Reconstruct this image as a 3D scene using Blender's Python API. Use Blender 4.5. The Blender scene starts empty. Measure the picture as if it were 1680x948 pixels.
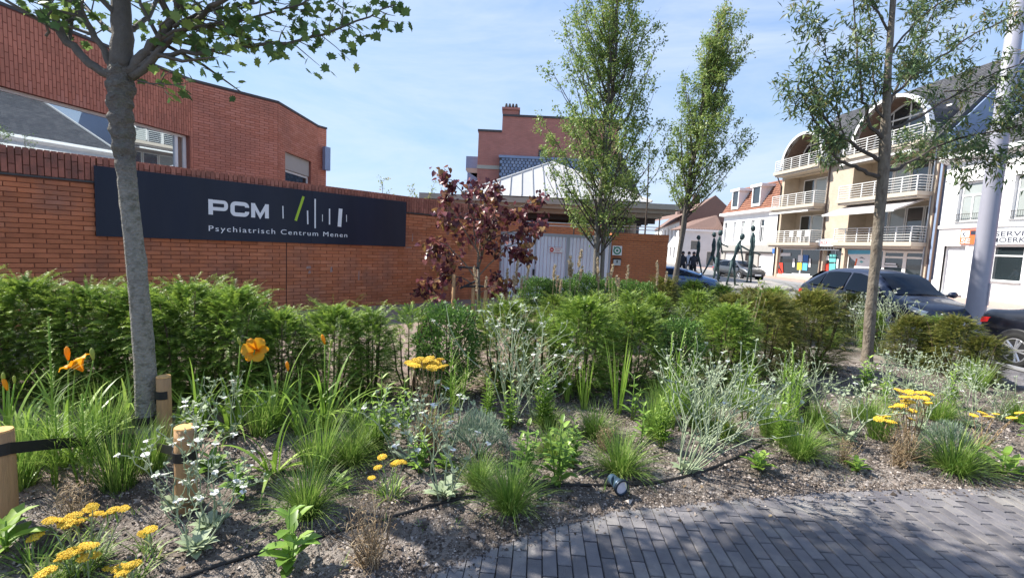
import bpy, math, random
import numpy as np
from mathutils import Vector, Matrix
PI = math.pi
rad = math.radians
S = bpy.context.scene
COL = S.collection
rng = np.random.default_rng(11)
random.seed(5)

# ------------------------------------------------------------------ camera
F = 775.0; PITCH = math.atan(72 / F); ROLL = 0.047; EYE = 1.65
_r0 = Vector((1, 0, 0)); _u0 = Vector((0, math.sin(PITCH), math.cos(PITCH))); FWD = Vector((0, math.cos(PITCH), -math.sin(PITCH)))
RIGHT = _r0 * math.cos(ROLL) + _u0 * math.sin(ROLL)
UP = -_r0 * math.sin(ROLL) + _u0 * math.cos(ROLL)
CAM = Vector((0, 0, EYE))
cd = bpy.data.cameras.new('camera'); cam = bpy.data.objects.new('camera', cd); COL.objects.link(cam)
cd.sensor_width = 36; cd.lens = F / 1680 * 36; cd.clip_start = 0.05; cd.clip_end = 3000
cam.matrix_world = Matrix(((RIGHT.x, UP.x, -FWD.x, CAM.x), (RIGHT.y, UP.y, -FWD.y, CAM.y), (RIGHT.z, UP.z, -FWD.z, CAM.z), (0, 0, 0, 1)))
S.camera = cam

def ray(x, y): return FWD + RIGHT * ((x - 840) / F) - UP * ((y - 474) / F)
def at(x, y, D):
    d = ray(x, y); return CAM + d * (D / d.y)
def gp(x, y, z=0.0):
    d = ray(x, y); return CAM + d * ((z - EYE) / d.z)

# ------------------------------------------------------------------ light
SUN_AZ, SUN_EL = -72.0, 46.0          # azimuth measured clockwise from +Y
S.view_settings.view_transform = 'Standard'; S.view_settings.look = 'None'
S.view_settings.exposure = 1.5; S.view_settings.gamma = 1.0
w = bpy.data.worlds.new('World'); S.world = w; w.use_nodes = True
nt = w.node_tree; nd = nt.nodes; lk = nt.links
bg = nd['Background']; sky = nd.new('ShaderNodeTexSky'); sky.sky_type = 'NISHITA'; sky.sun_disc = False
sky.sun_elevation = rad(SUN_EL); sky.sun_rotation = rad(SUN_AZ); sky.altitude = 0; sky.air_density = 1.0; sky.dust_density = 0.25; sky.ozone_density = 2.6
tc = nd.new('ShaderNodeTexCoord'); mp = nd.new('ShaderNodeMapping'); mp.inputs['Scale'].default_value = (.8, 1.5, 4.2); mp.inputs['Rotation'].default_value = (0.25, 0.12, 0.5)
n1 = nd.new('ShaderNodeTexNoise'); n1.inputs['Scale'].default_value = 1.7; n1.inputs['Detail'].default_value = 7; n1.inputs['Roughness'].default_value = .62; n1.inputs['Distortion'].default_value = .5
cr = nd.new('ShaderNodeValToRGB'); cr.color_ramp.elements[0].position = .36; cr.color_ramp.elements[1].position = .74
cr.color_ramp.elements[1].color = (.68, .68, .68, 1)
mx = nd.new('ShaderNodeMix'); mx.data_type = 'RGBA'; mx.inputs['B'].default_value = (2.95, 3.25, 3.75, 1)
lk.new(tc.outputs['Generated'], mp.inputs['Vector']); lk.new(mp.outputs['Vector'], n1.inputs['Vector']); lk.new(n1.outputs['Fac'], cr.inputs['Fac'])
lk.new(cr.outputs['Color'], mx.inputs['Factor']); lk.new(mx.outputs['Result'], bg.inputs['Color']); # soft shoulder so that the horizon haze stays pale blue
v1 = nd.new('ShaderNodeVectorMath'); v1.operation = 'MULTIPLY_ADD'; v1.inputs[1].default_value = (.36, .37, .50); v1.inputs[2].default_value = (1, 1, 1)
v2 = nd.new('ShaderNodeVectorMath'); v2.operation = 'DIVIDE'; v3 = nd.new('ShaderNodeVectorMath'); v3.operation = 'MULTIPLY'; v3.inputs[1].default_value = (1.22, 1.50, 2.45)
lk.new(sky.outputs['Color'], v1.inputs[0]); lk.new(sky.outputs['Color'], v2.inputs[0]); lk.new(v1.outputs[0], v2.inputs[1]); lk.new(v2.outputs[0], v3.inputs[0]); lk.new(v3.outputs[0], mx.inputs['A'])
bg.inputs['Strength'].default_value = 0.109
sl = bpy.data.lights.new('sun', 'SUN'); so = bpy.data.objects.new('sun', sl); COL.objects.link(so)
sl.energy = 3.5; sl.angle = rad(.53); sl.color = (1.0, .95, .86)
sd = Vector((math.sin(rad(SUN_AZ)) * math.cos(rad(SUN_EL)), math.cos(rad(SUN_AZ)) * math.cos(rad(SUN_EL)), math.sin(rad(SUN_EL))))
so.rotation_euler = sd.to_track_quat('Z', 'Y').to_euler(); so.location = sd * 60

# ------------------------------------------------------------------ materials
def mat(name, col=(.5, .5, .5), rough=.6, metal=0, var=.12, scale=8, bump=0, bscale=60, ramp=None, ov=0, spec=.4, trans=0, coat=0, mottle=None, detail=4, hv=0, stretch=None, world=False):
    m = bpy.data.materials.new(name); m.use_nodes = True
    n = m.node_tree.nodes; l = m.node_tree.links; b = n['Principled BSDF']
    b.inputs['Roughness'].default_value = rough; b.inputs['Metallic'].default_value = metal
    b.inputs['Specular IOR Level'].default_value = spec; b.inputs['Coat Weight'].default_value = coat
    if coat: b.inputs['Coat Roughness'].default_value = .04
    co = n.new('ShaderNodeNewGeometry').outputs['Position'] if world else n.new('ShaderNodeTexCoord').outputs['Object']
    if stretch:
        q = n.new('ShaderNodeMapping'); q.inputs['Scale'].default_value = stretch; l.new(co, q.inputs['Vector']); co = q.outputs['Vector']
    nz = n.new('ShaderNodeTexNoise'); nz.inputs['Scale'].default_value = scale; nz.inputs['Detail'].default_value = detail; l.new(co, nz.inputs['Vector'])
    if ramp:
        a = n.new('ShaderNodeAttribute'); a.attribute_name = 'tint'; c = n.new('ShaderNodeValToRGB')
        e = c.color_ramp.elements
        while len(e) < len(ramp): e.new(.5)
        for i, rc in enumerate(ramp): e[i].position = i / (len(ramp) - 1); e[i].color = (*rc, 1)
        l.new(a.outputs['Fac'], c.inputs['Fac']); cs = c.outputs['Color']
    else:
        c = n.new('ShaderNodeRGB'); c.outputs[0].default_value = (*col, 1); cs = c.outputs[0]
    if mottle:      # second colour in patches: (colour, scale, threshold, softness)
        mz = n.new('ShaderNodeTexNoise'); mz.inputs['Scale'].default_value = mottle[1]; mz.inputs['Detail'].default_value = 6; mz.inputs['Roughness'].default_value = .65; l.new(co, mz.inputs['Vector'])
        mr = n.new('ShaderNodeMapRange'); mr.inputs['From Min'].default_value = mottle[2] - mottle[3]; mr.inputs['From Max'].default_value = mottle[2] + mottle[3]; l.new(mz.outputs['Fac'], mr.inputs['Value'])
        mm = n.new('ShaderNodeMix'); mm.data_type = 'RGBA'; mm.inputs['B'].default_value = (*mottle[0], 1); l.new(mr.outputs['Result'], mm.inputs['Factor']); l.new(cs, mm.inputs['A']); cs = mm.outputs['Result']
    h = n.new('ShaderNodeHueSaturation'); l.new(cs, h.inputs['Color'])
    v = n.new('ShaderNodeMath'); v.operation = 'MULTIPLY_ADD'; v.inputs[1].default_value = 2 * var; v.inputs[2].default_value = 1 - var; l.new(nz.outputs['Fac'], v.inputs[0]); vs = v.outputs[0]
    if ov or hv:
        oi = n.new('ShaderNodeObjectInfo')
        if ov:
            o2 = n.new('ShaderNodeMath'); o2.operation = 'MULTIPLY_ADD'; o2.inputs[1].default_value = 2 * ov; o2.inputs[2].default_value = 1 - ov; l.new(oi.outputs['Random'], o2.inputs[0])
            o3 = n.new('ShaderNodeMath'); o3.operation = 'MULTIPLY'; l.new(vs, o3.inputs[0]); l.new(o2.outputs[0], o3.inputs[1]); vs = o3.outputs[0]
        if hv:
            o4 = n.new('ShaderNodeMath'); o4.operation = 'MULTIPLY_ADD'; o4.inputs[1].default_value = 2 * hv; o4.inputs[2].default_value = .5 - hv; l.new(oi.outputs['Random'], o4.inputs[0]); l.new(o4.outputs[0], h.inputs['Hue'])
    l.new(vs, h.inputs['Value']); l.new(h.outputs['Color'], b.inputs['Base Color'])
    if bump:
        bz = n.new('ShaderNodeTexNoise'); bz.inputs['Scale'].default_value = bscale; bz.inputs['Detail'].default_value = 5; l.new(co, bz.inputs['Vector'])
        bp = n.new('ShaderNodeBump'); bp.inputs['Strength'].default_value = bump; bp.inputs['Distance'].default_value = .02; l.new(bz.outputs['Fac'], bp.inputs['Height']); l.new(bp.outputs['Normal'], b.inputs['Normal'])
    if trans:
        t = n.new('ShaderNodeBsdfTranslucent'); l.new(h.outputs['Color'], t.inputs['Color']); ms = n.new('ShaderNodeMixShader'); ms.inputs['Fac'].default_value = trans
        l.new(b.outputs['BSDF'], ms.inputs[1]); l.new(t.outputs['BSDF'], ms.inputs[2]); l.new(ms.outputs['Shader'], n['Material Output'].inputs['Surface'])
    return m

def brick_mat(name, c1, c2, mortar, bw=.22, bh=.065, rough=.85, msize=.012):
    m = bpy.data.materials.new(name); m.use_nodes = True
    n = m.node_tree.nodes; l = m.node_tree.links; b = n['Principled BSDF']; b.inputs['Roughness'].default_value = rough; b.inputs['Specular IOR Level'].default_value = .25
    co = n.new('ShaderNodeTexCoord'); sp = n.new('ShaderNodeSeparateXYZ'); l.new(co.outputs['Object'], sp.inputs[0])
    ad = n.new('ShaderNodeMath'); l.new(sp.outputs['X'], ad.inputs[0]); l.new(sp.outputs['Y'], ad.inputs[1])
    cb = n.new('ShaderNodeCombineXYZ'); l.new(ad.outputs[0], cb.inputs['X']); l.new(sp.outputs['Z'], cb.inputs['Y'])
    t = n.new('ShaderNodeTexBrick'); t.inputs['Scale'].default_value = 1; t.inputs['Brick Width'].default_value = bw; t.inputs['Row Height'].default_value = bh
    t.inputs['Mortar Size'].default_value = msize; t.inputs['Mortar Smooth'].default_value = .3; t.inputs['Color1'].default_value = (*c1, 1); t.inputs['Color2'].default_value = (*c2, 1); t.inputs['Mortar'].default_value = (*mortar, 1)
    l.new(cb.outputs[0], t.inputs['Vector'])
    nz = n.new('ShaderNodeTexNoise'); nz.inputs['Scale'].default_value = 1.3; nz.inputs['Detail'].default_value = 5; l.new(co.outputs['Object'], nz.inputs['Vector'])
    v = n.new('ShaderNodeMath'); v.operation = 'MULTIPLY_ADD'; v.inputs[1].default_value = .5; v.inputs[2].default_value = .75; l.new(nz.outputs['Fac'], v.inputs[0])
    h = n.new('ShaderNodeHueSaturation'); l.new(t.outputs['Color'], h.inputs['Color']); l.new(v.outputs[0], h.inputs['Value']); l.new(h.outputs['Color'], b.inputs['Base Color'])
    bp = n.new('ShaderNodeBump'); bp.inputs['Strength'].default_value = .5; bp.inputs['Distance'].default_value = .01; bp.invert = True; l.new(t.outputs['Fac'], bp.inputs['Height']); l.new(bp.outputs['Normal'], b.inputs['Normal'])
    return m

def glass_mat(name, col, rough=.03, spec=.9, ior=1.6):
    m = mat(name, col, rough, var=.25, scale=.8, spec=spec); m.node_tree.nodes['Principled BSDF'].inputs['IOR'].default_value = ior
    return m

K = {}
K['brick'] = mat('wall_brick', ramp=[(.45, .15, .07), (.52, .185, .09), (.57, .225, .12)], rough=.9, var=.25, scale=5, bump=.3, bscale=90, ov=.17, spec=.2, world=True, mottle=((.36, .16, .105), 1.5, .58, .12))
K['brick_dark'] = mat('coping_brick', ramp=[(.31, .12, .09), (.38, .15, .11), (.45, .19, .14)], rough=.9, var=.25, scale=4, bump=.3, bscale=80, ov=.13, spec=.2, world=True, mottle=((.20, .10, .08), 2.6, .60, .1))
K['brick_mauve'] = mat('upper_brick', ramp=[(.50, .19, .125), (.56, .225, .15), (.60, .26, .185)], rough=.9, var=.12, scale=4, bump=.2, bscale=80, ov=.12, spec=.2, world=True, mottle=((.44, .19, .135), .9, .60, .12))
K['mortar'] = mat('mortar', (.27, .105, .066), .95, var=.25, scale=14)
K['mortar_up'] = mat('mortar_upper', (.26, .105, .08), .95, var=.2, scale=14)
K['lead'] = mat('lead', (.075, .068, .068), .6, metal=.2, var=.2, scale=10)
K['navy'] = mat('sign_navy', (.011, .017, .038), .42, var=.3, scale=2, spec=.3, mottle=((.022, .027, .042), 1.3, .62, .2), stretch=(1, 1, .25))
K['white_paint'] = mat('white_paint', (.8, .8, .8), .5, var=.06)
K['sign_white'] = mat('sign_white', (.82, .83, .86), .45, var=.03)
K['sign_lime'] = mat('sign_lime', (.40, .58, .04), .45, var=.03)
K['zinc'] = mat('zinc', (.50, .49, .48), .55, metal=.15, var=.08, scale=3, ov=.05)
K['concrete'] = mat('concrete', (.42, .40, .34), .8, var=.18, scale=3, bump=.15, bscale=30)
K['slate_blue'] = mat('slate_blue', ramp=[(.17, .24, .37), (.23, .30, .44), (.30, .37, .50)], rough=.45, var=.15, scale=6, ov=.1)
K['slate'] = mat('slate', ramp=[(.045, .045, .05), (.06, .06, .066), (.085, .083, .088)], rough=.6, var=.2, scale=5)
K['orange_brick'] = brick_mat('orange_brick', (.48, .17, .075), (.53, .20, .09), (.36, .15, .085), .2, .06)
K['apt_brick'] = brick_mat('apartment_brick', (.44, .18, .14), (.50, .21, .165), (.36, .19, .16), .24, .075)
K['beige_brick'] = brick_mat('beige_brick', (.47, .39, .295), (.53, .44, .34), (.47, .41, .34), .2, .06)
K['brown_brick'] = brick_mat('brown_brick', (.075, .045, .04), (.11, .065, .055), (.09, .07, .065), .25, .08)
K['render_white'] = mat('white_render', (.80, .80, .80), .8, var=.09, scale=1.1, mottle=((.66, .65, .62), .8, .66, .12))
K['render_grey'] = mat('grey_render', (.34, .33, .31), .85, var=.12, scale=2)
K['render_pale'] = mat('pale_render', (.62, .62, .62), .85, var=.1, scale=2)
K['stone'] = mat('blue_stone', (.28, .28, .29), .7, var=.15)
K['beige_conc'] = mat('balcony_concrete', (.48, .42, .345), .8, var=.12, scale=3)
K['glass'] = glass_mat('window_glass', (.02, .028, .032))
K['glass_pale'] = glass_mat('curtained_glass', (.33, .36, .35), spec=.5)
K['mirror_glass'] = mat('coated_glass', (.50, .56, .60), .012, metal=.85, var=.05, scale=.6)
K['frame_white'] = mat('frame_white', (.78, .78, .77), .45, var=.04)
K['frame_dark'] = mat('frame_dark', (.035, .03, .028), .5, var=.1)
K['shutter'] = mat('roller_shutter', (.42, .38, .34), .6, var=.08)
K['tile_orange'] = mat('tile_orange', ramp=[(.20, .085, .055), (.26, .11, .07), (.31, .14, .09)], rough=.8, var=.15, scale=4)
K['tile_brown'] = mat('tile_brown', ramp=[(.15, .09, .07), (.20, .125, .10), (.25, .16, .13)], rough=.8, var=.15, scale=4)
K['pipe_brown'] = mat('downpipe_brown', (.12, .08, .065), .5, var=.1)
K['rail'] = mat('rail_white', (.72, .72, .70), .4, var=.05)
K['canvas'] = mat('awning_canvas', (.45, .43, .44), .85, var=.05)
K['gate'] = mat('gate_sheet', (.78, .80, .90), .5, var=.07, scale=3, ov=.05)
K['gate_post'] = mat('gate_frame', (.38, .40, .45), .5, var=.1)
K['steel'] = mat('steel', (.45, .46, .48), .35, metal=.8, var=.1)
K['pole'] = mat('pole_grey', (.33, .33, .39), .45, metal=.1, var=.08, scale=4, bump=.05, bscale=20)
K['bronze'] = mat('bronze', (.03, .055, .058), .6, metal=.35, var=.4, scale=6, bump=.6, bscale=18, mottle=((.07, .125, .115), 4, .60, .1))
K['asphalt'] = mat('asphalt', (.20, .20, .205), .9, var=.15, scale=1.2, bump=.3, bscale=120, mottle=((.15, .15, .155), .7, .6, .1))
K['plaza'] = mat('plaza', (.30, .28, .26), .9, var=.15, scale=2, bump=.2, bscale=60)
K['pink_pave'] = mat('pink_pavement', (.40, .29, .25), .9, var=.15, scale=3, bump=.2, bscale=40)
K['paver'] = mat('paver', ramp=[(.105, .10, .11), (.142, .134, .142), (.19, .175, .175)], rough=.85, var=.22, scale=14, bump=.4, bscale=140, ov=.22, hv=.02, spec=.3, world=True, mottle=((.23, .21, .195), 3.2, .60, .12))
K['joint'] = mat('paver_joint', (.03, .027, .026), .95, var=.3, scale=40, bump=.5, bscale=200)
K['soil'] = mat('soil', (.115, .092, .076), .95, var=.45, scale=22, bump=1.0, bscale=90, detail=9, mottle=((.27, .235, .205), 1.6, .52, .08))
K['chips'] = mat('gravel_chips', ramp=[(.03, .022, .017), (.14, .11, .09), (.31, .265, .235), (.56, .50, .45)], rough=.95, var=.2, scale=60)
K['bark_path'] = mat('bark_mulch', (.27, .20, .165), .95, var=.4, scale=30, bump=1.0, bscale=60)
K['hose'] = mat('drip_hose', (.022, .019, .017), .6, var=.2)
K['rubber'] = mat('black_rubber', (.014, .014, .016), .55, var=.2)
K['stake'] = mat('stake_wood', (.42, .25, .12), .8, var=.25, scale=5, bump=.35, bscale=30, stretch=(6, 6, .6), mottle=((.28, .17, .09), 3, .6, .15))
K['stake_end'] = mat('stake_end_grain', (.62, .36, .14), .8, var=.25, scale=25, bump=.3, bscale=50)
K['bark_limb'] = mat('bark_limb', (.13, .115, .10), .9, var=.35, scale=16, bump=.6, bscale=40)
K['bark_grey'] = mat('bark_grey', ramp=[(.29, .275, .24), (.19, .175, .155), (.11, .095, .085)], rough=.9, var=.42, scale=55, bump=1.0, bscale=70, detail=10, stretch=(.9, .9, 1.1), mottle=((.15, .145, .115), 22, .57, .09))
K['bark_knob'] = mat('bark_knobbly', (.15, .13, .115), .95, var=.4, scale=14, bump=1.0, bscale=25, stretch=(1, 1, 2.5))
K['bark_brown'] = mat('bark_brown', (.19, .16, .125), .9, var=.5, scale=20, bump=1.0, bscale=40, detail=8, stretch=(1, 1, .5), mottle=((.11, .085, .065), 13, .58, .08))
K['bark_dark'] = mat('bark_dark', (.085, .07, .06), .9, var=.3, scale=14, bump=.5, bscale=30)
K['maple_leaf'] = mat('maple_leaf', ramp=[(.09, .17, .055), (.17, .27, .085), (.34, .45, .11)], rough=.5, var=.15, scale=10, trans=.4, ov=.25)
K['horn_leaf'] = mat('columnar_tree_leaf', ramp=[(.12, .20, .055), (.23, .33, .09), (.36, .44, .13), (.46, .34, .16)], rough=.5, var=.12, trans=.35)
K['ash_leaf'] = mat('ash_leaf', ramp=[(.07, .125, .055), (.13, .20, .085), (.23, .30, .12), (.28, .18, .09)], rough=.45, var=.12, trans=.3)
K['red_leaf'] = mat('red_leaf', ramp=[(.06, .02, .03), (.14, .038, .052), (.30, .11, .115), (.32, .20, .07)], rough=.33, var=.15, scale=12, trans=.3, ov=.3)
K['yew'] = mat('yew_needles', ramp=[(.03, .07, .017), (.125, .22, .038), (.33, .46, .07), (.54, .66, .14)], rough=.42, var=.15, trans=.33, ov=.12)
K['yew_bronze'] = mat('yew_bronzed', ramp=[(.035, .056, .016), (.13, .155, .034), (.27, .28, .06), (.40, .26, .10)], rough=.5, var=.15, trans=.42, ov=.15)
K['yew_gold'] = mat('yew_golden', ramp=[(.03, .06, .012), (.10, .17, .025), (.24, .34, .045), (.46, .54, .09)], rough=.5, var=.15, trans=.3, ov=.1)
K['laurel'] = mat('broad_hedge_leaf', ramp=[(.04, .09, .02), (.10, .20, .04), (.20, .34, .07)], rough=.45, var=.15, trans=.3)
K['wood_stem'] = mat('shrub_stem', (.10, .07, .045), .9, var=.3, scale=15)
K['lily_leaf'] = mat('lily_leaf', ramp=[(.15, .25, .035), (.26, .41, .065), (.42, .56, .13)], rough=.4, var=.15, trans=.35, ov=.15)
K['grass'] = mat('tuft_blade', ramp=[(.09, .175, .03), (.17, .29, .05), (.30, .43, .09), (.42, .38, .18)], rough=.5, var=.12, trans=.35, ov=.12)
K['lime_leaf'] = mat('lime_leaf', ramp=[(.13, .24, .035), (.24, .39, .06), (.40, .53, .11)], rough=.45, var=.15, trans=.4, ov=.1)
K['green_leaf'] = mat('perennial_leaf', ramp=[(.11, .20, .035), (.20, .34, .06), (.36, .50, .11)], rough=.4, var=.2, scale=14, trans=.35, ov=.2)
K['silver'] = mat('silver_foliage', ramp=[(.17, .24, .12), (.31, .38, .23), (.47, .52, .37)], rough=.85, var=.15, trans=.2, ov=.08)
K['silver_blue'] = mat('artemisia_leaf', ramp=[(.12, .18, .12), (.24, .32, .22), (.38, .45, .34)], rough=.85, var=.15, trans=.25)
K['dry'] = mat('dry_stem', ramp=[(.14, .09, .05), (.26, .18, .10), (.40, .31, .19)], rough=.9, var=.2)
K['plume'] = mat('plume', ramp=[(.40, .31, .20), (.55, .45, .31), (.66, .58, .44)], rough=.9, var=.15, trans=.3)
K['petal_orange'] = mat('lily_petal', ramp=[(.70, .24, .008), (.82, .36, .012), (.85, .45, .03)], rough=.5, var=.1, trans=.35)
K['petal_white'] = mat('white_petal', (.82, .82, .80), .6, var=.04, trans=.25)
K['yarrow'] = mat('yarrow_floret', ramp=[(.42, .24, .02), (.72, .47, .03), (.80, .60, .10)], rough=.75, var=.15, ov=.12)
K['bud'] = mat('bud', (.30, .34, .06), .5, var=.15)
K['car_blue'] = mat('car_grey_blue', (.014, .022, .05), .4, metal=.05, var=.04, coat=.5)
K['car_black'] = mat('car_black', (.006, .008, .016), .35, metal=.1, var=.04, coat=.6)
K['car_mid'] = mat('car_mid_grey', (.10, .105, .115), .3, metal=.5, var=.04, coat=1.0)
K['car_sky'] = mat('car_bright_blue', (.05, .12, .26), .3, metal=.3, var=.04, coat=1.0)
K['car_glass'] = glass_mat('car_glass', (.006, .010, .018), .05, .25, 1.33)
K['tyre'] = mat('tyre', (.018, .018, .018), .9, var=.2)
K['alloy'] = mat('alloy', (.58, .58, .60), .3, metal=.7, var=.05)
K['trim'] = mat('dark_trim', (.02, .02, .022), .5, var=.1)
K['chrome'] = mat('chrome', (.7, .7, .72), .15, metal=1, var=.02)
K['lamp_red'] = mat('tail_lamp', (.55, .02, .02), .2, var=.05, coat=1)
K['lamp_clear'] = mat('head_lamp', (.55, .58, .60), .1, var=.05, coat=1)
K['spot_blue'] = mat('spot_housing', (.055, .095, .15), .4, metal=.3, var=.12, scale=20)
K['spot_ring'] = mat('spot_bezel', (.025, .04, .06), .35, metal=.4, var=.1)
K['spot_lens'] = mat('spot_lens', (.60, .60, .66), .15, var=.2, scale=25, spec=.7)
K['skin'] = mat('skin', (.42, .25, .18), .6)
K['cloth_dark'] = mat('dark_cloth', (.02, .022, .03), .9)
K['cloth_pale'] = mat('pale_cloth', (.45, .46, .5), .9)
K['red_print'] = mat('red_print', (.62, .05, .03), .6)
K['green_print'] = mat('green_print', (.03, .22, .13), .6)
K['navy_print'] = mat('navy_print', (.03, .035, .06), .6)
K['orange_print'] = mat('orange_print', (.72, .14, .04), .6)
K['yellow_print'] = mat('yellow_print', (.62, .50, .06), .6)
K['blue_print'] = mat('blue_print', (.04, .14, .42), .6)
K['cyan_print'] = mat('cyan_print', (.10, .40, .62), .6)
K['teal_print'] = mat('teal_print', (.12, .42, .42), .6)
K['pale_print'] = mat('pale_print', (.70, .72, .74), .6)
# ------------------------------------------------------------------ helpers
def mesh_np(name, V, Fa, tint=None, smooth=False):
    V = np.asarray(V, np.float32); Fa = np.asarray(Fa, np.int32)
    me = bpy.data.meshes.new(name); M_, k = Fa.shape
    me.vertices.add(len(V)); me.vertices.foreach_set('co', V.ravel())
    me.loops.add(M_ * k); me.loops.foreach_set('vertex_index', Fa.ravel())
    me.polygons.add(M_); me.polygons.foreach_set('loop_start', np.arange(0, M_ * k, k, dtype=np.int32)); me.polygons.foreach_set('loop_total', np.full(M_, k, np.int32))
    if tint is not None:
        a = me.attributes.new('tint', 'FLOAT', 'FACE'); a.data.foreach_set('value', np.asarray(tint, np.float32))
    me.update(calc_edges=True)
    if smooth: me.polygons.foreach_set('use_smooth', np.ones(M_, bool))
    return me

def link(name, me, m=None, parent=None, loc=None, rz=None, kind=None):
    o = bpy.data.objects.new(name, me); COL.objects.link(o)
    if m is not None and me is not None and len(me.materials) == 0: me.materials.append(m)
    if parent is not None: o.parent = parent
    if loc is not None: o.location = loc
    if rz is not None: o.rotation_euler = (0, 0, rz)
    if kind: o['kind'] = kind
    return o

def T(name, label, cat, loc=(0, 0, 0), rz=0, group=None, kind=None):
    o = bpy.data.objects.new(name, None); COL.objects.link(o); o.location = loc; o.rotation_euler = (0, 0, rz); o.empty_display_size = .1
    return tag(o, label, cat, group, kind)
def tag(o, label=None, cat=None, group=None, kind=None):
    if label: o['label'] = label
    if cat: o['category'] = cat
    if group: o['group'] = group
    if kind: o['kind'] = kind
    return o
KIDS = {}
def copy_tree(o, parent=None):
    c = o.copy(); COL.objects.link(c)
    if parent is not None: c.parent = parent
    for ch in list(o.children): copy_tree(ch, c)
    return c

class MB:
    def __init__(s): s.v = []; s.f = []; s.t = []
    def add(s, vs, fs, t=.5):
        b = len(s.v); s.v += [tuple(v) for v in vs]; s.f += [tuple(i + b for i in f) for f in fs]; s.t += [t] * len(fs); return s
    def box(s, x0, x1, y0, y1, z0, z1, t=.5, m=None):
        vs = [Vector((x, y, z)) for z in (z0, z1) for y in (y0, y1) for x in (x0, x1)]
        if m is not None: vs = [m @ v for v in vs]
        return s.add(vs, [(0, 2, 3, 1), (4, 5, 7, 6), (0, 1, 5, 4), (2, 6, 7, 3), (0, 4, 6, 2), (1, 3, 7, 5)], t)
    def tube(s, pts, rs, n=8, cap=True, t=.5, squash=None):
        pts = [Vector(p) for p in pts]
        if not hasattr(rs, '__len__'): rs = [rs] * len(pts)
        vs = []; ref = None
        for i, p in enumerate(pts):
            d = (pts[min(i + 1, len(pts) - 1)] - pts[max(i - 1, 0)])
            d = d.normalized() if d.length > 1e-9 else Vector((0, 0, 1))
            if ref is None: ref = Vector((1, 0, 0)) if abs(d.x) < .8 else Vector((0, 1, 0))
            a = (ref - d * ref.dot(d)).normalized(); b = d.cross(a); ref = a
            for k in range(n):
                q = 2 * PI * k / n; vs.append(p + (a * math.cos(q) + b * math.sin(q) * (squash or 1)) * rs[i])
        fs = [(i * n + k, i * n + (k + 1) % n, (i + 1) * n + (k + 1) % n, (i + 1) * n + k) for i in range(len(pts) - 1) for k in range(n)]
        if cap: fs += [tuple(range(n - 1, -1, -1)), tuple(range((len(pts) - 1) * n, len(pts) * n))]
        return s.add(vs, fs, t)
    def bar(s, a, b, r, n=6, t=.5): return s.tube([a, b], r, n, True, t)
    def lathe(s, prof, n=16, m=None, t=.5):
        vs = []
        for (r, z) in prof:
            for k in range(n):
                q = 2 * PI * k / n; v = Vector((r * math.cos(q), r * math.sin(q), z)); vs.append(m @ v if m is not None else v)
        fs = [(i * n + k, i * n + (k + 1) % n, (i + 1) * n + (k + 1) % n, (i + 1) * n + k) for i in range(len(prof) - 1) for k in range(n)]
        fs += [tuple(range(n - 1, -1, -1)), tuple(range((len(prof) - 1) * n, len(prof) * n))]
        return s.add(vs, fs, t)
    def prism(s, poly, y0, y1, m=None, t=.5, axis='y'):
        """polygon (a, b) extruded: axis y -> (a, y, b), axis z -> (a, b, y), axis x -> (y, a, b)"""
        n = len(poly)
        mk = {'y': lambda a, b, d: (a, d, b), 'z': lambda a, b, d: (a, b, d), 'x': lambda a, b, d: (d, a, b)}[axis]
        vs = [Vector(mk(a, b, y0)) for a, b in poly] + [Vector(mk(a, b, y1)) for a, b in poly]
        if m is not None: vs = [m @ v for v in vs]
        fs = [tuple(range(n)), tuple(range(2 * n - 1, n - 1, -1))] + [(i, i + n, (i + 1) % n + n, (i + 1) % n) for i in range(n)]
        return s.add(vs, fs, t)
    def build(s, name, m, parent=None, loc=None, rz=None, smooth=False, kind=None):
        me = bpy.data.meshes.new(name); me.from_pydata(s.v, [], s.f)
        a = me.attributes.new('tint', 'FLOAT', 'FACE'); a.data.foreach_set('value', np.asarray(s.t, np.float32))
        if smooth: me.polygons.foreach_set('use_smooth', np.ones(len(s.f), bool))
        me.update()
        return link(name, me, K[m] if isinstance(m, str) else m, parent, loc, rz, kind)

def facing(p, az):
    """location and z-rotation of a facade frame: local x runs along azimuth az, local -y faces the viewer's side"""
    return Vector((p[0], p[1], p[2] if len(p) > 2 else 0)), PI / 2 - rad(az)

def holed(mb, x0, x1, z0, z1, holes, y0=0, y1=.25):
    """wall slab with rectangular openings, split in boxes"""
    xs = sorted({x0, x1, *[h[0] for h in holes], *[h[1] for h in holes]}); xs = [x for x in xs if x0 <= x <= x1]
    for a, b in zip(xs, xs[1:]):
        if b - a < 1e-6: continue
        cut = sorted([(h[2], h[3]) for h in holes if h[0] < (a + b) / 2 < h[1]]); z = z0
        for c, d in cut:
            if c > z + 1e-6: mb.box(a, b, y0, y1, z, c)
            z = max(z, d)
        if z < z1 - 1e-6: mb.box(a, b, y0, y1, z, z1)
    return mb

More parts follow.
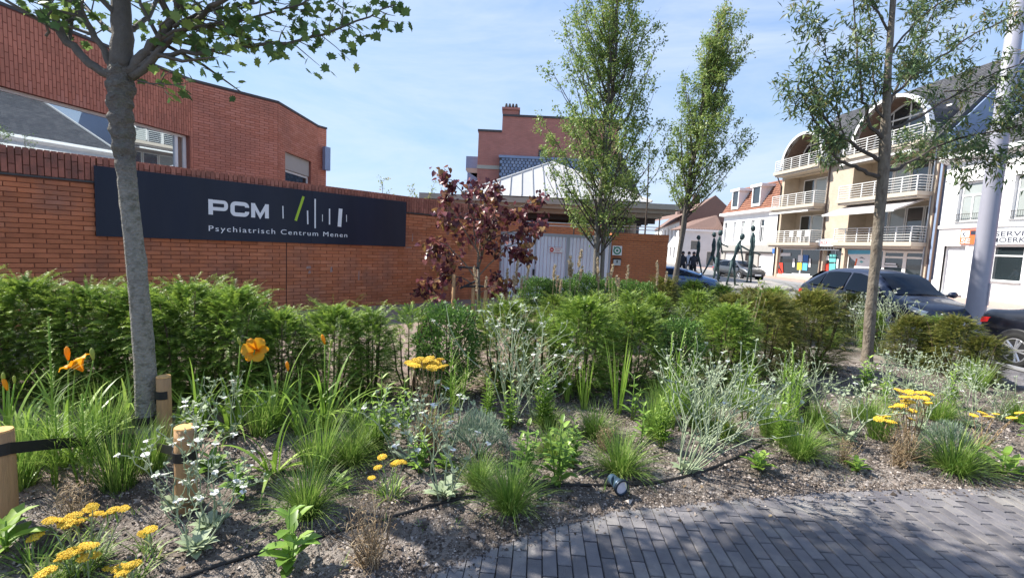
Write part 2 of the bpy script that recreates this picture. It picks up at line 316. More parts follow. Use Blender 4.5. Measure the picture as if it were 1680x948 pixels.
def window(root, x0, x1, z0, z1, y=.1, fr=.05, mull=1, bars=0, frame='frame_white', glass='glass', loc=None, rz=None, sill=None, transom=None):
    """window part (frame) with its pane as sub-part"""
    mb = MB(); d = .05
    mb.box(x0, x0 + fr, y, y + d, z0, z1); mb.box(x1 - fr, x1, y, y + d, z0, z1)
    mb.box(x0 + fr, x1 - fr, y, y + d, z0, z0 + fr); mb.box(x0 + fr, x1 - fr, y, y + d, z1 - fr, z1)
    top = z1 - fr
    if transom: mb.box(x0 + fr, x1 - fr, y - .003, y + d, transom - fr / 2, transom + fr / 2); top = transom - fr / 2
    for i in range(1, mull):
        c = x0 + (x1 - x0) * i / mull; mb.box(c - fr / 2, c + fr / 2, y - .002, y + d - .002, z0 + fr, top)
    for i in range(1, bars + 1):
        c = z0 + (z1 - z0) * i / (bars + 1); mb.box(x0 + fr, x1 - fr, y + .004, y + d - .006, c - .018, c + .018)
    o = mb.build('window', frame, root, loc, rz)
    g = MB(); g.add([(x0 + fr, y + .03, z0 + fr), (x1 - fr, y + .03, z0 + fr), (x1 - fr, y + .03, z1 - fr), (x0 + fr, y + .03, z1 - fr)], [(0, 1, 2, 3)])
    g.build('pane', glass, o)
    if sill: MB().box(x0 - .06, x1 + .06, -sill, y, z0 - .06, z0 - .002).build('sill', 'stone', o)
    return o

def clip_poly(poly, a, b, c):
    """keep the side a*x+b*y<=c"""
    out = []
    for i in range(len(poly)):
        p, q = poly[i], poly[(i + 1) % len(poly)]; dp = a * p[0] + b * p[1] - c; dq = a * q[0] + b * q[1] - c
        if dp <= 0: out.append(p)
        if dp * dq < 0:
            t = dp / (dp - dq); out.append((p[0] + (q[0] - p[0]) * t, p[1] + (q[1] - p[1]) * t))
    return out

def brick_mesh(name, L, H, dep=.02, ch=.004):
    """brick face standing proud at y<0, chamfered front, centred on its own origin"""
    a, b = L / 2, H / 2; vs = []
    for (x, z, y) in [(a, b, 0), (a, b, -dep + ch), (a - ch, b - ch, -dep)]:
        vs += [(-x, y, -z), (x, y, -z), (x, y, z), (-x, y, z)]
    fs = [(8, 9, 10, 11)]
    for r in (0, 4):
        for k in range(4): fs.append((r + k, r + (k + 1) % 4, r + 4 + (k + 1) % 4, r + 4 + k))
    me = bpy.data.meshes.new(name); me.from_pydata(vs, [], fs)
    at_ = me.attributes.new('tint', 'FLOAT', 'FACE'); at_.data.foreach_set('value', np.full(len(fs), .5, np.float32)); me.update(); return me

def lay_bricks(wall, x0, x1, z0, z1, L, H, m, holes=(), clips=(), vert=False, gap=.009, singles=0, world=None, phase=0.0, dep=.014, name='brick'):
    """bricks on the y=0 face of a wall object; whole ones nearest the camera become parts, the rest one joined part"""
    cand = []; rest = MB(); bl, bh = (H, L) if vert else (L, H)
    if vert:
        cols = int((x1 - x0) / bl) + 2; rows = int((z1 - z0) / bh) + 3
    else:
        cols = int((x1 - x0) / bl) + 3; rows = int((z1 - z0) / bh) + 2
    for i in range(rows if not vert else cols):
        for j in range(cols if not vert else rows):
            if vert: a = x0 + i * bl; b = z0 + (j - 1) * bh + ((i * .5 + phase) % 1) * bh
            else: a = x0 + (j - 1) * bl + ((i * .5 + phase) % 1) * bl; b = z0 + i * bh
            r = [a + gap / 2, b + gap / 2, a + bl - gap / 2, b + bh - gap / 2]
            polys = [[(r[0], r[1]), (r[2], r[1]), (r[2], r[3]), (r[0], r[3])]]
            whole = True
            for cl in [(-1, 0, -x0 - .002), (1, 0, x1 - .002), (0, -1, -z0), (0, 1, z1)] + list(clips):
                new = []
                for p in polys:
                    q = clip_poly(p, *cl)
                    if len(q) >= 3:
                        if len(q) != 4 or any(abs(u[0] - v[0]) + abs(u[1] - v[1]) > 1e-6 for u, v in zip(p, q)): whole = False
                        new.append(q)
                    else: whole = False
                polys = new
            for h in holes:
                if r[2] <= h[0] or r[0] >= h[1] or r[3] <= h[2] or r[1] >= h[3]: continue
                whole = False; new = []
                for p in polys:
                    for cl in ((1, 0, h[0]), (-1, 0, -h[1])):
                        q = clip_poly(p, *cl)
                        if len(q) >= 3: new.append(q)
                    mid = clip_poly(clip_poly(p, -1, 0, -h[0]) or [(0, 0)], 1, 0, h[1])
                    for cl in ((0, 1, h[2]), (0, -1, -h[3])):
                        q = clip_poly(mid, *cl) if len(mid) >= 3 else []
                        if len(q) >= 3: new.append(q)
                polys = new
            if not polys: continue
            c = ((r[0] + r[2]) / 2, (r[1] + r[3]) / 2)
            if whole: cand.append(c)
            else:
                for p in polys:
                    if max(q[0] for q in p) - min(q[0] for q in p) > .012 and max(q[1] for q in p) - min(q[1] for q in p) > .012:
                        rest.prism(p, -dep, 0, t=random.random())
    if world is not None and singles:
        def key(c):
            p = world @ Vector((c[0], 0, c[1])) - CAM; d = p.dot(FWD); u = p.dot(RIGHT) / d * F; v = p.dot(UP) / d * F
            return d + (100 if d < 0 or abs(u) > 845 or v < -90 or v > 480 else 0)
        cand.sort(key=key)
    me = brick_mesh(name, bl - gap, bh - gap, dep)
    me.materials.append(K[m])
    for c in cand[:singles]:
        o = link(name, me, None, wall, (c[0], random.uniform(-.0025, .0015), c[1]))
    for c in cand[singles:]:
        hl, hh = (bl - gap) / 2, (bh - gap) / 2
        rest.box(c[0] - hl, c[0] + hl, -dep + random.uniform(-.002, .001), 0, c[1] - hh, c[1] + hh, t=random.random())
    if rest.f: rest.build(name, m, wall, kind='stuff')

# ---- foliage helpers
def unit(a): return a / np.maximum(np.linalg.norm(a, axis=-1, keepdims=True), 1e-9)
def scatter(tv, tf, pos, d, nrm, size, tint=None):
    """place template (x along, y across, z normal) at pos with direction d and normal nrm"""
    tv = np.asarray(tv, float); tf = np.asarray(tf); pos = np.asarray(pos, float); N = len(pos)
    d = unit(np.asarray(d, float)); b = unit(np.cross(np.asarray(nrm, float), d)); nn = np.cross(d, b)
    size = np.broadcast_to(np.asarray(size, float), (N,))[:, None, None]
    V = pos[:, None, :] + size * (tv[None, :, 0:1] * d[:, None, :] + tv[None, :, 1:2] * b[:, None, :] + tv[None, :, 2:3] * nn[:, None, :])
    Fa = (tf[None] + (np.arange(N) * len(tv))[:, None, None]).reshape(-1, tf.shape[1])
    tt = None if tint is None else np.repeat(np.asarray(tint, float), len(tf))
    return V.reshape(-1, 3), Fa, tt
def join(parts):
    V = []; Fa = []; tt = []; o = 0
    for v, f, t in parts: V.append(v); Fa.append(f + o); tt.append(t); o += len(v)
    return np.concatenate(V), np.concatenate(Fa), np.concatenate(tt)
LEAF = (np.array([(0, 0, 0), (.5, .26, .05), (1, 0, -.06), (.5, -.26, .05)]), np.array([(0, 1, 2, 3)]))
LEAF6 = (np.array([(0, 0, 0), (.3, .22, .06), (.7, .2, .04), (1, 0, -.12), (.7, -.2, .04), (.3, -.22, .06), (.35, 0, 0), (.7, 0, -.02)]), np.array([(0, 1, 6, 6), (1, 2, 7, 6), (2, 3, 7, 7), (3, 4, 7, 7), (4, 5, 6, 7), (5, 0, 6, 6)]))
LEAF6 = (LEAF6[0], np.array([(0, 1, 6), (1, 2, 7), (1, 7, 6), (2, 3, 7), (3, 4, 7), (4, 5, 6), (4, 6, 7), (5, 0, 6)]))
NARROW = (np.array([(0, 0, 0), (.45, .12, .03), (1, 0, -.08), (.45, -.12, .03)]), np.array([(0, 1, 2, 3)]))

def blades(n, base_r, L, lean, width, droop=.5, seg=4, tint=(0, 1), seed=0, taper=1.5, cup=.0, az=None, base=None, z0=-.01):
    """arched grass blades as quads; L, lean, width are (lo, hi)"""
    g = np.random.default_rng(seed)
    a = g.uniform(0, 2 * PI, n) if az is None else np.asarray(az)
    l = g.uniform(*L, n); le = g.uniform(*lean, n); w_ = g.uniform(*width, n); br = base_r * np.sqrt(g.uniform(0, 1, n)); ba = a + g.normal(0, .6, n)
    if base is None: bx = br * np.cos(ba); by = br * np.sin(ba); bz = np.full(n, z0)
    else: bx, by, bz = base
    t = np.linspace(0, 1, seg + 1)[None]
    th = le[:, None] + droop * t ** 1.6 * (0.6 + le[:, None])        # angle from vertical grows along the blade
    dt = l[:, None] / seg
    hx = np.concatenate([np.zeros((n, 1)), np.cumsum(np.sin(th[:, :-1]) * dt, 1)], 1); hz = np.concatenate([np.zeros((n, 1)), np.cumsum(np.cos(th[:, :-1]) * dt, 1)], 1)
    cx, cy = np.cos(a)[:, None], np.sin(a)[:, None]
    P_ = np.stack([bx[:, None] + hx * cx, by[:, None] + hx * cy, bz[:, None] + hz], -1)
    prof = np.minimum(1, 1.05 - t ** taper) * (0.6 + .4 * np.minimum(1, t * 4))
    sd_ = np.stack([-cy + 0 * t, cx + 0 * t, 0 * t + cup * (0 * cx)], -1) * (w_[:, None] * prof / 2)[..., None]
    V = np.stack([P_ - sd_, P_ + sd_], 2).reshape(-1, 3)
    k = 2 * (seg + 1); q = np.array([(2 * i, 2 * i + 1, 2 * i + 3, 2 * i + 2) for i in range(seg)])
    Fa = (q[None] + (np.arange(n) * k)[:, None, None]).reshape(-1, 4)
    return V, Fa, np.repeat(g.uniform(*tint, n), seg)

def grow(mb, p, d, L, r0, r1, n=5, wob=.12, up=0.0, sides=6, seed=None, t=.5):
    """a wandering tapered limb; returns its points"""
    g = random.Random(seed) if seed is not None else random
    pts = [Vector(p)]; d = Vector(d).normalized()
    for i in range(n):
        d = (d + Vector((g.gauss(0, wob), g.gauss(0, wob), g.gauss(0, wob) + up))).normalized(); pts.append(pts[-1] + d * (L / n))
    rs = [r0 + (r1 - r0) * i / n for i in range(n + 1)]
    mb.tube(pts, rs, sides, True, t); return pts

def text_mesh(txt, size, spacing=1.0, extrude=.004, bold=0.0):
    cu = bpy.data.curves.new('lettering', 'FONT'); cu.body = txt; cu.size = size; cu.extrude = extrude; cu.space_character = spacing; cu.offset = bold; cu.resolution_u = 3
    o = bpy.data.objects.new('lettering', cu); COL.objects.link(o); dg = bpy.context.evaluated_depsgraph_get()
    me = bpy.data.meshes.new_from_object(o.evaluated_get(dg)); bpy.data.objects.remove(o); bpy.data.curves.remove(cu); return me
def text_on(root, txt, x, z, width, height, y, m, spacing=1.0, bold=0.0, name='lettering'):
    """text lying in the local xz plane facing -y, scaled to width x height of its capitals"""
    me = text_mesh(txt, 1, spacing, .004, bold)
    co = np.empty(len(me.vertices) * 3, np.float32); me.vertices.foreach_get('co', co); co = co.reshape(-1, 3)
    x0, x1 = co[:, 0].min(), co[:, 0].max(); hgt = .70
    n = np.stack([x + (co[:, 0] - x0) / (x1 - x0) * width, y - co[:, 2] * .5, z + co[:, 1] / hgt * height], 1).astype(np.float32)
    me.vertices.foreach_set('co', n.ravel()); me.update()
    return letters(me, root, m)
def letters(me, root, m):
    """one object for each letter of a text mesh"""
    par = list(range(len(me.vertices)))
    def find(i):
        while par[i] != i: par[i] = par[par[i]]; i = par[i]
        return i
    for p in me.polygons:
        for v in p.vertices[1:]: par[find(v)] = find(p.vertices[0])
    isl = {}
    for p in me.polygons: isl.setdefault(find(p.vertices[0]), []).append(p)
    rs = []
    for ps in isl.values(): xs = [me.vertices[v].co.x for p in ps for v in p.vertices]; rs.append([min(xs), max(xs), ps])
    rs.sort(key=lambda r: r[0]); grp = []
    for r in rs:
        if grp and r[0] < grp[-1][1] - .25 * min(r[1] - r[0], grp[-1][1] - grp[-1][0]): grp[-1][1] = max(grp[-1][1], r[1]); grp[-1][2] += r[2]
        else: grp.append([r[0], r[1], list(r[2])])
    for g_ in grp:
        ids = sorted({v for p in g_[2] for v in p.vertices}); mp = {v: i for i, v in enumerate(ids)}; q = bpy.data.meshes.new('letter'); q.from_pydata([me.vertices[v].co[:] for v in ids], [], [[mp[v] for v in p.vertices] for p in g_[2]]); q.update(); link('letter', q, K[m], root)
# ------------------------------------------------------------------ ground, bed, paving
EDGE = [(-9, -6.5), (-5, -2.6), (-3, -.6), (-2, .45), (-1.2, 1.35), (-.38, 2.19), (.136, 2.575), (.685, 2.86), (1.461, 3.06), (2.297, 3.25), (3.05, 3.37), (3.975, 3.46), (5.3, 3.52), (6.2, 3.55), (7, 3.58), (9, 3.6)]
_ex = [p[0] for p in EDGE]; _ey = [p[1] for p in EDGE]
def edge_y(x): return np.interp(x, _ex, _ey)
BR = [(3.5, 6.15), (5.0, 6.35), (6.4, 7.0), (8.0, 8.0), (14.0, 8.05)]      # right rim of the bed: (y, x)
def bed_right(y): return np.interp(y, [p[0] for p in BR], [p[1] for p in BR])
def soil_z(x, y):
    s = np.maximum(np.asarray(y, float) - edge_y(x), 0)
    q = np.clip(s / 8, 0, 1); q2 = np.clip(s / .5, 0, 1)
    z = -.012 + .035 * q2 + .20 * q * q * (3 - 2 * q) + .014 * np.sin(x * 3.1 + 1.3 * np.sin(y * 2.2)) * np.sin(y * 2.7 + x) * q2 + .008 * np.sin(x * 9.3 + y * 4.1) * np.sin(y * 8.1 - x * 3) * q2
    return z
def gs(x, y):
    """pixel ray down to the soil surface"""
    p = gp(x, y, 0)
    for _ in range(6): p = gp(x, y, float(soil_z(p.x, p.y)))
    return p

MB().add([(-700, -300, -.12), (700, -300, -.12), (700, 1500, -.12), (-700, 1500, -.12)], [(0, 1, 2, 3)]).build('ground', 'asphalt', kind='structure')
SIDE = [(-30, -14), (8.45, -14), (8.45, 15), (9.6, 22), (8, 26), (4, 40), (-30, 40)]
pav = MB(); pav.prism(SIDE, -.12, -.022, axis='z')
pave = pav.build('pavement', 'joint', kind='structure')
kb = MB()
def kerb_run(mb, pts, w=.14, z0=-.12, z1=.012, seg=1.0):
    for (a, b) in zip(pts, pts[1:]):
        a = Vector((*a, 0)); b = Vector((*b, 0)); d = (b - a); L = d.length; d.normalize(); n = int(L / seg) + 1
        for i in range(n):
            p = a + d * (L * i / n + .004); q = a + d * (L * (i + 1) / n - .004); s = Vector((-d.y, d.x, 0)) * w
            vs = [p, q, q - s, p - s]; mb.add([(v.x, v.y, z) for z in (z0, z1) for v in vs], [(3, 2, 1, 0), (4, 5, 6, 7), (0, 1, 5, 4), (1, 2, 6, 5), (2, 3, 7, 6), (3, 0, 4, 7)], random.random())
kerb_run(kb, [(8.45, -6), (8.45, 15), (9.6, 22), (8, 26), (4, 40)]); kb.build('kerb', 'stone', kind='structure')
# traffic island with the sculptures and the far pavement
MB().prism([(10.5, 24), (13, 23.2), (15.5, 26), (18, 33), (15, 41), (11, 38), (10, 30)], -.12, .02, axis='z').build('plaza', 'plaza', kind='structure')
far = MB().prism([(19.6, 4), (60, 4), (60, 90), (24, 90), (20.3, 41), (19.6, 27)], -.12, .02, axis='z').build('sidewalk', 'pink_pave', kind='structure')
fk = MB(); kerb_run(fk, [(19.5, 4), (19.5, 27), (20.2, 41), (23.9, 90)]); fk.build('kerb', 'stone', kind='structure')

# soil
sv = np.concatenate([np.arange(0, 3.4, .045), np.arange(3.4, 14, .16)]); sx = np.arange(-9, 8.2, .055)
def sheet(name, m, s0, s1, xa=-9, xb=8.2):
    ss = sv[(sv >= s0 - 1e-6) & (sv <= s1 + 1e-6)]; X, Sg = np.meshgrid(sx[(sx >= xa - 1e-6) & (sx <= xb + 1e-6)], ss); nx = X.shape[1]
    Y = edge_y(X) + Sg; Y = np.minimum(Y, 13.6); lim = bed_right(Y); X = np.minimum(X, lim); Z = soil_z(X, Y) + rng.normal(0, .0045, X.shape) * (Sg > 0)
    Z = np.where(X >= lim - 1e-4, -.02, Z)
    V = np.stack([X, Y, Z], -1).reshape(-1, 3); i, j = np.meshgrid(np.arange(nx - 1), np.arange(len(ss) - 1)); b = (j * nx + i).ravel()
    Fa = np.stack([b, b + 1, b + nx + 1, b + nx], 1)
    A = V[Fa]; ok = np.linalg.norm(np.cross(A[:, 1] - A[:, 0], A[:, 3] - A[:, 0]), axis=1) > 1e-6
    # keep clear of the building line behind the sign wall
    cx, cy = A[:, :, 0].mean(1), A[:, :, 1].mean(1); ok &= ((cx + 5.92) * .737 - (cy - 6.7) * .675) > -.3
    return link(name, mesh_np(name, V, Fa[ok], smooth=True), K[m], kind='structure')
mid = float(sv[np.searchsorted(sv, 2.75)])
xm = float(sx[np.searchsorted(sx, 2.2)])
sheet('soil', 'soil', 0, mid); sheet('soil', 'soil', mid, 14, xm, 8.2); sheet('bark_mulch', 'bark_path', mid, 14, -9, xm)
# chips of gravel and bark lying on the soil
N = 180000
cx_ = rng.uniform(-4.6, 6.3, N); cs_ = 3.6 * rng.uniform(0, 1, N) ** 1.3 - .02; cs_ = np.where(rng.uniform(0, 1, N) < .011, -np.abs(rng.normal(0, .09, N)), cs_); cy_ = edge_y(cx_) + cs_
keep = (cx_ < bed_right(cy_) - .03) & (np.abs(cx_) < 1.12 * cy_ + .25) & (cy_ > 1.7); cx_, cy_, cs_ = cx_[keep], cy_[keep], cs_[keep]
N = len(cx_); pos = np.stack([cx_, cy_, np.where(cs_ < 0, .002, soil_z(cx_, cy_) + .003)], -1)
ct = (np.array([(-.5, -.28, 0), (.5, -.2, .05), (.1, .45, .02), (.05, 0, .42)]), np.array([(0, 1, 3), (1, 2, 3), (2, 0, 3)]))
sz = np.exp(rng.normal(math.log(.0105), .5, N)); V, Fa, tt = scatter(*ct, pos, np.stack([rng.normal(0, 1, N), rng.normal(0, 1, N), rng.normal(0, .25, N)], -1), np.stack([rng.normal(0, .3, N), rng.normal(0, .3, N), np.ones(N)], -1), sz, np.clip(rng.beta(1.3, 2.2, N), 0, 1))
g_ = link('gravel', mesh_np('gravel', V, Fa, tt), K['chips'], kind='stuff'); tag(g_, 'loose grey-brown gravel and bark chips covering the planting bed', 'gravel')

# pavers
PA = rad(3.0); pd = Vector((math.sin(PA), math.cos(PA), 0)); pn = Vector((math.cos(PA), -math.sin(PA), 0)); PW, PL, PH = .079, .205, .05
pm = MB(); a, b = PW / 2 - .0024, PL / 2 - .0036
vs = [(x, y, z) for (ax, by, z) in ((a, b, -PH), (a, b, -.005), (a - .004, b - .004, 0)) for x, y in ((-ax, -by), (ax, -by), (ax, by), (-ax, by))]
fs = [(8, 9, 10, 11)] + [(r + k, r + (k + 1) % 4, r + 4 + (k + 1) % 4, r + 4 + k) for r in (0, 4) for k in range(4)]
pm.add(vs, fs); pme = bpy.data.meshes.new('paver'); pme.from_pydata(pm.v, [], pm.f); _a = pme.attributes.new('tint', 'FLOAT', 'FACE'); _a.data.foreach_set('value', np.full(len(pm.f), .5, np.float32)); pme.materials.append(K['paver'])
cand = []; cut = MB()
for i in range(-70, 110):
    off = (i % 2) * .5 * PL + random.uniform(-.03, .03)
    for j in range(-2, 60):
        c = pn * (i * PW) + pd * (j * PL + off) + Vector((0, .3, 0))
        if c.y < .2 or c.y > 11.5 or c.x > 8.25 or abs(c.x) > 1.16 * c.y + 3.5: continue
        inside_bed = c.y > edge_y(c.x) and c.x < bed_right(c.y)
        near = abs(c.y - edge_y(c.x)) < .22 and c.x < 6.6 or (c.y > 3.3 and abs(c.x - bed_right(c.y)) < .18)
        if near:
            poly = [(c + pn * sx_ * a + pd * sy_ * b) for sx_, sy_ in ((-1, -1), (1, -1), (1, 1), (-1, 1))]; poly = [(p.x, p.y) for p in poly]
            if c.y < 3.75 and c.x < 6.5:
                k = max(1, min(len(EDGE) - 1, int(np.searchsorted(_ex, c.x)))); p, q = EDGE[k - 1], EDGE[k]; ux, uy = q[0] - p[0], q[1] - p[1]
                poly = clip_poly(poly, -uy, ux, -uy * p[0] + ux * p[1])
            else:
                k = max(1, min(len(BR) - 1, int(np.searchsorted([r[0] for r in BR], c.y)))); p = (BR[k - 1][1], BR[k - 1][0]); q = (BR[k][1], BR[k][0]); ux, uy = q[0] - p[0], q[1] - p[1]
                poly = clip_poly(poly, -uy, ux, -uy * p[0] + ux * p[1])
            if len(poly) >= 3 and (max(p[0] for p in poly) - min(p[0] for p in poly)) > .02: cut.prism(poly, -PH, random.uniform(-.002, .002), axis='z', t=random.random())
        elif not inside_bed: cand.append(c)
def pk(c):
    p = c - CAM; d = p.dot(FWD); u = p.dot(RIGHT) / d * F; v = -p.dot(UP) / d * F
    return d + (50 if abs(u) > 870 or v > 500 else 0)
cand.sort(key=pk)
for c in cand[:300]:
    o = link('paver', pme, None, pave, (c.x, c.y, random.uniform(-.003, .002)), PI / 2 - PI / 2 - PA); o.rotation_euler = (random.gauss(0, .006), random.gauss(0, .01), -PA + random.gauss(0, .004))
for c in cand[300:]:
    m_ = Matrix.Translation((c.x, c.y, random.uniform(-.003, .002))) @ Matrix.Rotation(-PA, 4, 'Z')
    cut.add([m_ @ Vector(v) for v in vs], fs, random.random())
cut.build('paver', 'paver', pave, kind='stuff')

# dry leaves and bits of litter on soil and paving
N = 260; lx = rng.uniform(-3.5, 5.5, N); ls_ = rng.uniform(-.7, 2.4, N); ly = edge_y(lx) + ls_; ok = (np.abs(lx) < 1.1 * ly) & ((ls_ > 0) | (rng.uniform(0, 1, N) < .25)); lx, ly, ls_ = lx[ok], ly[ok], ls_[ok]; N = len(lx)
V, Fa, tt = scatter(LEAF[0], LEAF[1], np.stack([lx, ly, np.where(ls_ < 0, .004, soil_z(lx, ly) + .012)], -1), np.stack([rng.normal(0, 1, N), rng.normal(0, 1, N), rng.normal(0, .2, N)], -1), np.stack([rng.normal(0, .3, N), rng.normal(0, .3, N), np.ones(N)], -1), rng.uniform(.015, .05, N), rng.uniform(0, 1, N))
o = link('leaf_litter', mesh_np('leaf_litter', V, Fa, tt), K['dry'], kind='stuff'); tag(o, 'dry brown leaves and bits of litter scattered on soil and paving', 'leaf litter')
# ------------------------------------------------------------------ left: sign wall
WAZ = 42.5; wd = Vector((math.sin(rad(WAZ)), math.cos(rad(WAZ)), 0))
P1 = Vector((-5.92, 6.7, 0)); W0 = P1 - wd * 3.0; WL = 11.2            # local x = s + 3
loc, rz = facing(W0, WAZ)
sw = T('brick_wall', 'long orange brick garden wall carrying the dark signboard, with upright bricks on top', 'wall', loc, rz)
Mw = Matrix.Translation(loc) @ Matrix.Rotation(rz, 4, 'Z')
core = MB().box(0, WL, .0, .3, -.1, 2.235).build('wall_core', 'mortar', sw)
JX = 5.62                                                              # movement joint
SX0, SX1, SZ0, SZ1 = 3.0, 3.0 + 5.15, 1.50, 2.475
lay_bricks(core, 0, WL, .205 - .065 * 2, 2.235, .25, .065, 'brick', holes=[(JX - .008, JX + .008, 0, 3), (SX0 + .03, SX1 - .03, SZ0 + .03, 3)], singles=300, world=Mw)
MB().box(0, WL, -.014, 0, -.1, .07).build('plinth', 'mortar', sw)
MB().box(JX - .007, JX + .007, -.004, 0, -.1, 2.23).build('movement_joint', 'trim', sw)
cop = MB().box(0, WL, .012, .3, 2.262, 2.585).build('coping', 'mortar', sw)
lay_bricks(cop, 0, WL, 2.265, 2.59, .235, .066, 'brick_dark', vert=True, singles=130, world=Mw, dep=.02, holes=[(SX0 + .02, SX1 - .02, 2.2, SZ1 - .02)])
cc = bpy.data.objects[cop.name]
MB().box(0, WL, -.035, .3, 2.237, 2.262).build('lead_strip', 'lead', sw)
tb = MB()
for i in range(int(WL / .066)): tb.box(i * .066 + .004, i * .066 + .062, -.008, .31, 2.592, 2.606, random.random())
tb.build('coping_top', 'brick_dark', sw, kind='stuff')
# pale lime runs on the wall are wear with a shape of their own
st = MB()
for (px_, pz_, w_, h_) in [(5.98, 1.02, .10, .06), (6.02, .93, .05, .07), (6.45, .95, .05, .12), (7.05, .78, .03, .22), (8.35, 1.62, .03, .2), (8.2, 1.47, .16, .03)]:
    st.add([(px_, -.0165, pz_), (px_ + w_, -.0165, pz_ + .01), (px_ + w_ * .8, -.0165, pz_ + h_), (px_ + .01, -.0165, pz_ + h_ * .8)], [(0, 1, 2, 3)])
st.build('lime_stain', mat('lime_stain', (.36, .25, .22), .9, var=.4, scale=30), sw)

# signboard
loc2 = Mw @ Vector((SX0, -.02, 0)); sb = T('signboard', 'long dark navy signboard with white lettering fixed to the brick wall', 'sign', loc2, rz)
SL = SX1 - SX0; SJ = 3.06
MB().box(0, SJ - .002, -.045, 0, SZ0, SZ1).build('panel', 'navy', sb); MB().box(SJ + .002, SL, -.0445, 0, SZ0, SZ1 + .001).build('panel', 'navy', sb)
def sgn(px_, py_):
    """pixel on the photograph to the sign's own x, z"""
    d = ray(px_, py_); inv = (Matrix.Translation(loc2) @ Matrix.Rotation(rz, 4, 'Z')).inverted(); o = inv @ CAM; e = inv.to_3x3() @ d; t = (-.045 - o.y) / e.y; return o.x + e.x * t, o.z + e.z * t
def stroke(mb, pts, w, y=-.047, dep=.006):
    pts = [Vector((p[0], 0, p[1])) for p in pts]; L_, R_ = [], []
    for i, p in enumerate(pts):
        a_ = (p - pts[i - 1]).normalized() if i else None; b_ = (pts[i + 1] - p).normalized() if i < len(pts) - 1 else None
        t_ = ((a_ or b_) + (b_ or a_)).normalized(); n_ = Vector((-t_.z, 0, t_.x)); k_ = 1 / max(.5, abs(n_.dot(Vector((-(b_ or a_).z, 0, (b_ or a_).x)))))
        L_.append(p + n_ * w / 2 * k_); R_.append(p - n_ * w / 2 * k_)
    n = len(pts); vs = [(v.x, y, v.z) for v in L_ + R_] + [(v.x, y + dep, v.z) for v in L_ + R_]
    fs = []
    for i in range(n - 1): fs += [(i, i + n, i + n + 1, i + 1), (i, i + 1, i + 1 + 2 * n, i + 2 * n), (i + n, i + 3 * n, i + 3 * n + 1, i + n + 1)]
    fs += [(0, 2 * n, 3 * n, n), (n - 1, 2 * n - 1, 4 * n - 1, 3 * n - 1)]
    mb.add(vs, fs)
def arc(cx, cz, r, a0, a1, n=4): return [(cx + r * math.cos(rad(a0 + (a1 - a0) * i / n)), cz + r * math.sin(rad(a0 + (a1 - a0) * i / n))) for i in range(n + 1)]
(x0, z0), (x1, z1) = sgn(342, 352), sgn(441, 357.5); zb = (z0 + z1) / 2 - .005; H_ = sgn(343, 327)[1] - z0; wl = (x1 - x0); lw = .26 * H_
def letter(i, kind):
    a_ = x0 + wl * (i * .345); W_ = wl * .31; h = lw / 2; zt = zb + H_; zm = zb + H_ * .40; mb = MB(); r_ = .2 * H_
    if kind == 'P':
        stroke(mb, [(a_ + h, zb), (a_ + h, zt)], lw); stroke(mb, [(a_ + lw, zt - h)] + arc(a_ + W_ - h - r_ * .8, zt - h - r_ * .8, r_ * .8, 90, 0) + arc(a_ + W_ - h - r_ * .8, zm + r_ * .8, r_ * .8, 0, -90) + [(a_ + lw, zm)], lw * .88)
    if kind == 'C':
        stroke(mb, [(a_ + W_ - h, zt - H_ * .36), (a_ + W_ - h, zt - h - r_ * .9)] + arc(a_ + W_ - h - r_, zt - h - r_, r_, 20, 90) + arc(a_ + h + r_, zt - h - r_, r_, 90, 180) + arc(a_ + h + r_, zb + h + r_, r_, 180, 270) + arc(a_ + W_ - h - r_, zb + h + r_, r_, 270, 340) + [(a_ + W_ - h, zb + h + r_ * .9), (a_ + W_ - h, zb + H_ * .36)], lw)
    if kind == 'M':
        stroke(mb, [(a_ + h, zb), (a_ + h, zt)], lw); stroke(mb, [(a_ + W_ - h, zb), (a_ + W_ - h, zt)], lw)
        stroke(mb, [(a_ + h * 1.2, zt - h * .6), (a_ + W_ / 2, zb + h * .9), (a_ + W_ - h * 1.2, zt - h * .6)], lw * .8, y=-.0485)
    mb.build('letter', 'sign_white', sb)
for i, k_ in enumerate('PCM'): letter(i, k_)
(tx0, tz0), (tx1, tz1) = sgn(342.5, 377.5), sgn(569.5, 390.5)
text_on(sb, 'Psychiatrisch Centrum Menen', tx0, (tz0 + tz1) / 2, tx1 - tx0, sgn(343, 368.5)[1] - tz0, -.0465, 'sign_white', 1.22, .0)
for (xa, ya, xb, yb, w_, k_) in [(464, 338, 464.5, 358.5, .018, 'sign_white'), (498, 322.5, 485, 362, .045, 'sign_lime'), (504.5, 345.5, 505, 368, .024, 'sign_white'), (517, 326.5, 517, 374.5, .026, 'sign_white'), (529, 352, 529, 363.5, .012, 'sign_white'), (540.6, 342.5, 540.6, 368.5, .026, 'sign_white'), (558.8, 342.5, 556.8, 372, .075, 'sign_white'), (568.5, 352.5, 568.5, 364, .012, 'sign_white')]:
    mb = MB(); stroke(mb, [sgn(xa, ya), sgn(xb, yb)], w_); mb.build('bar', k_, sb)

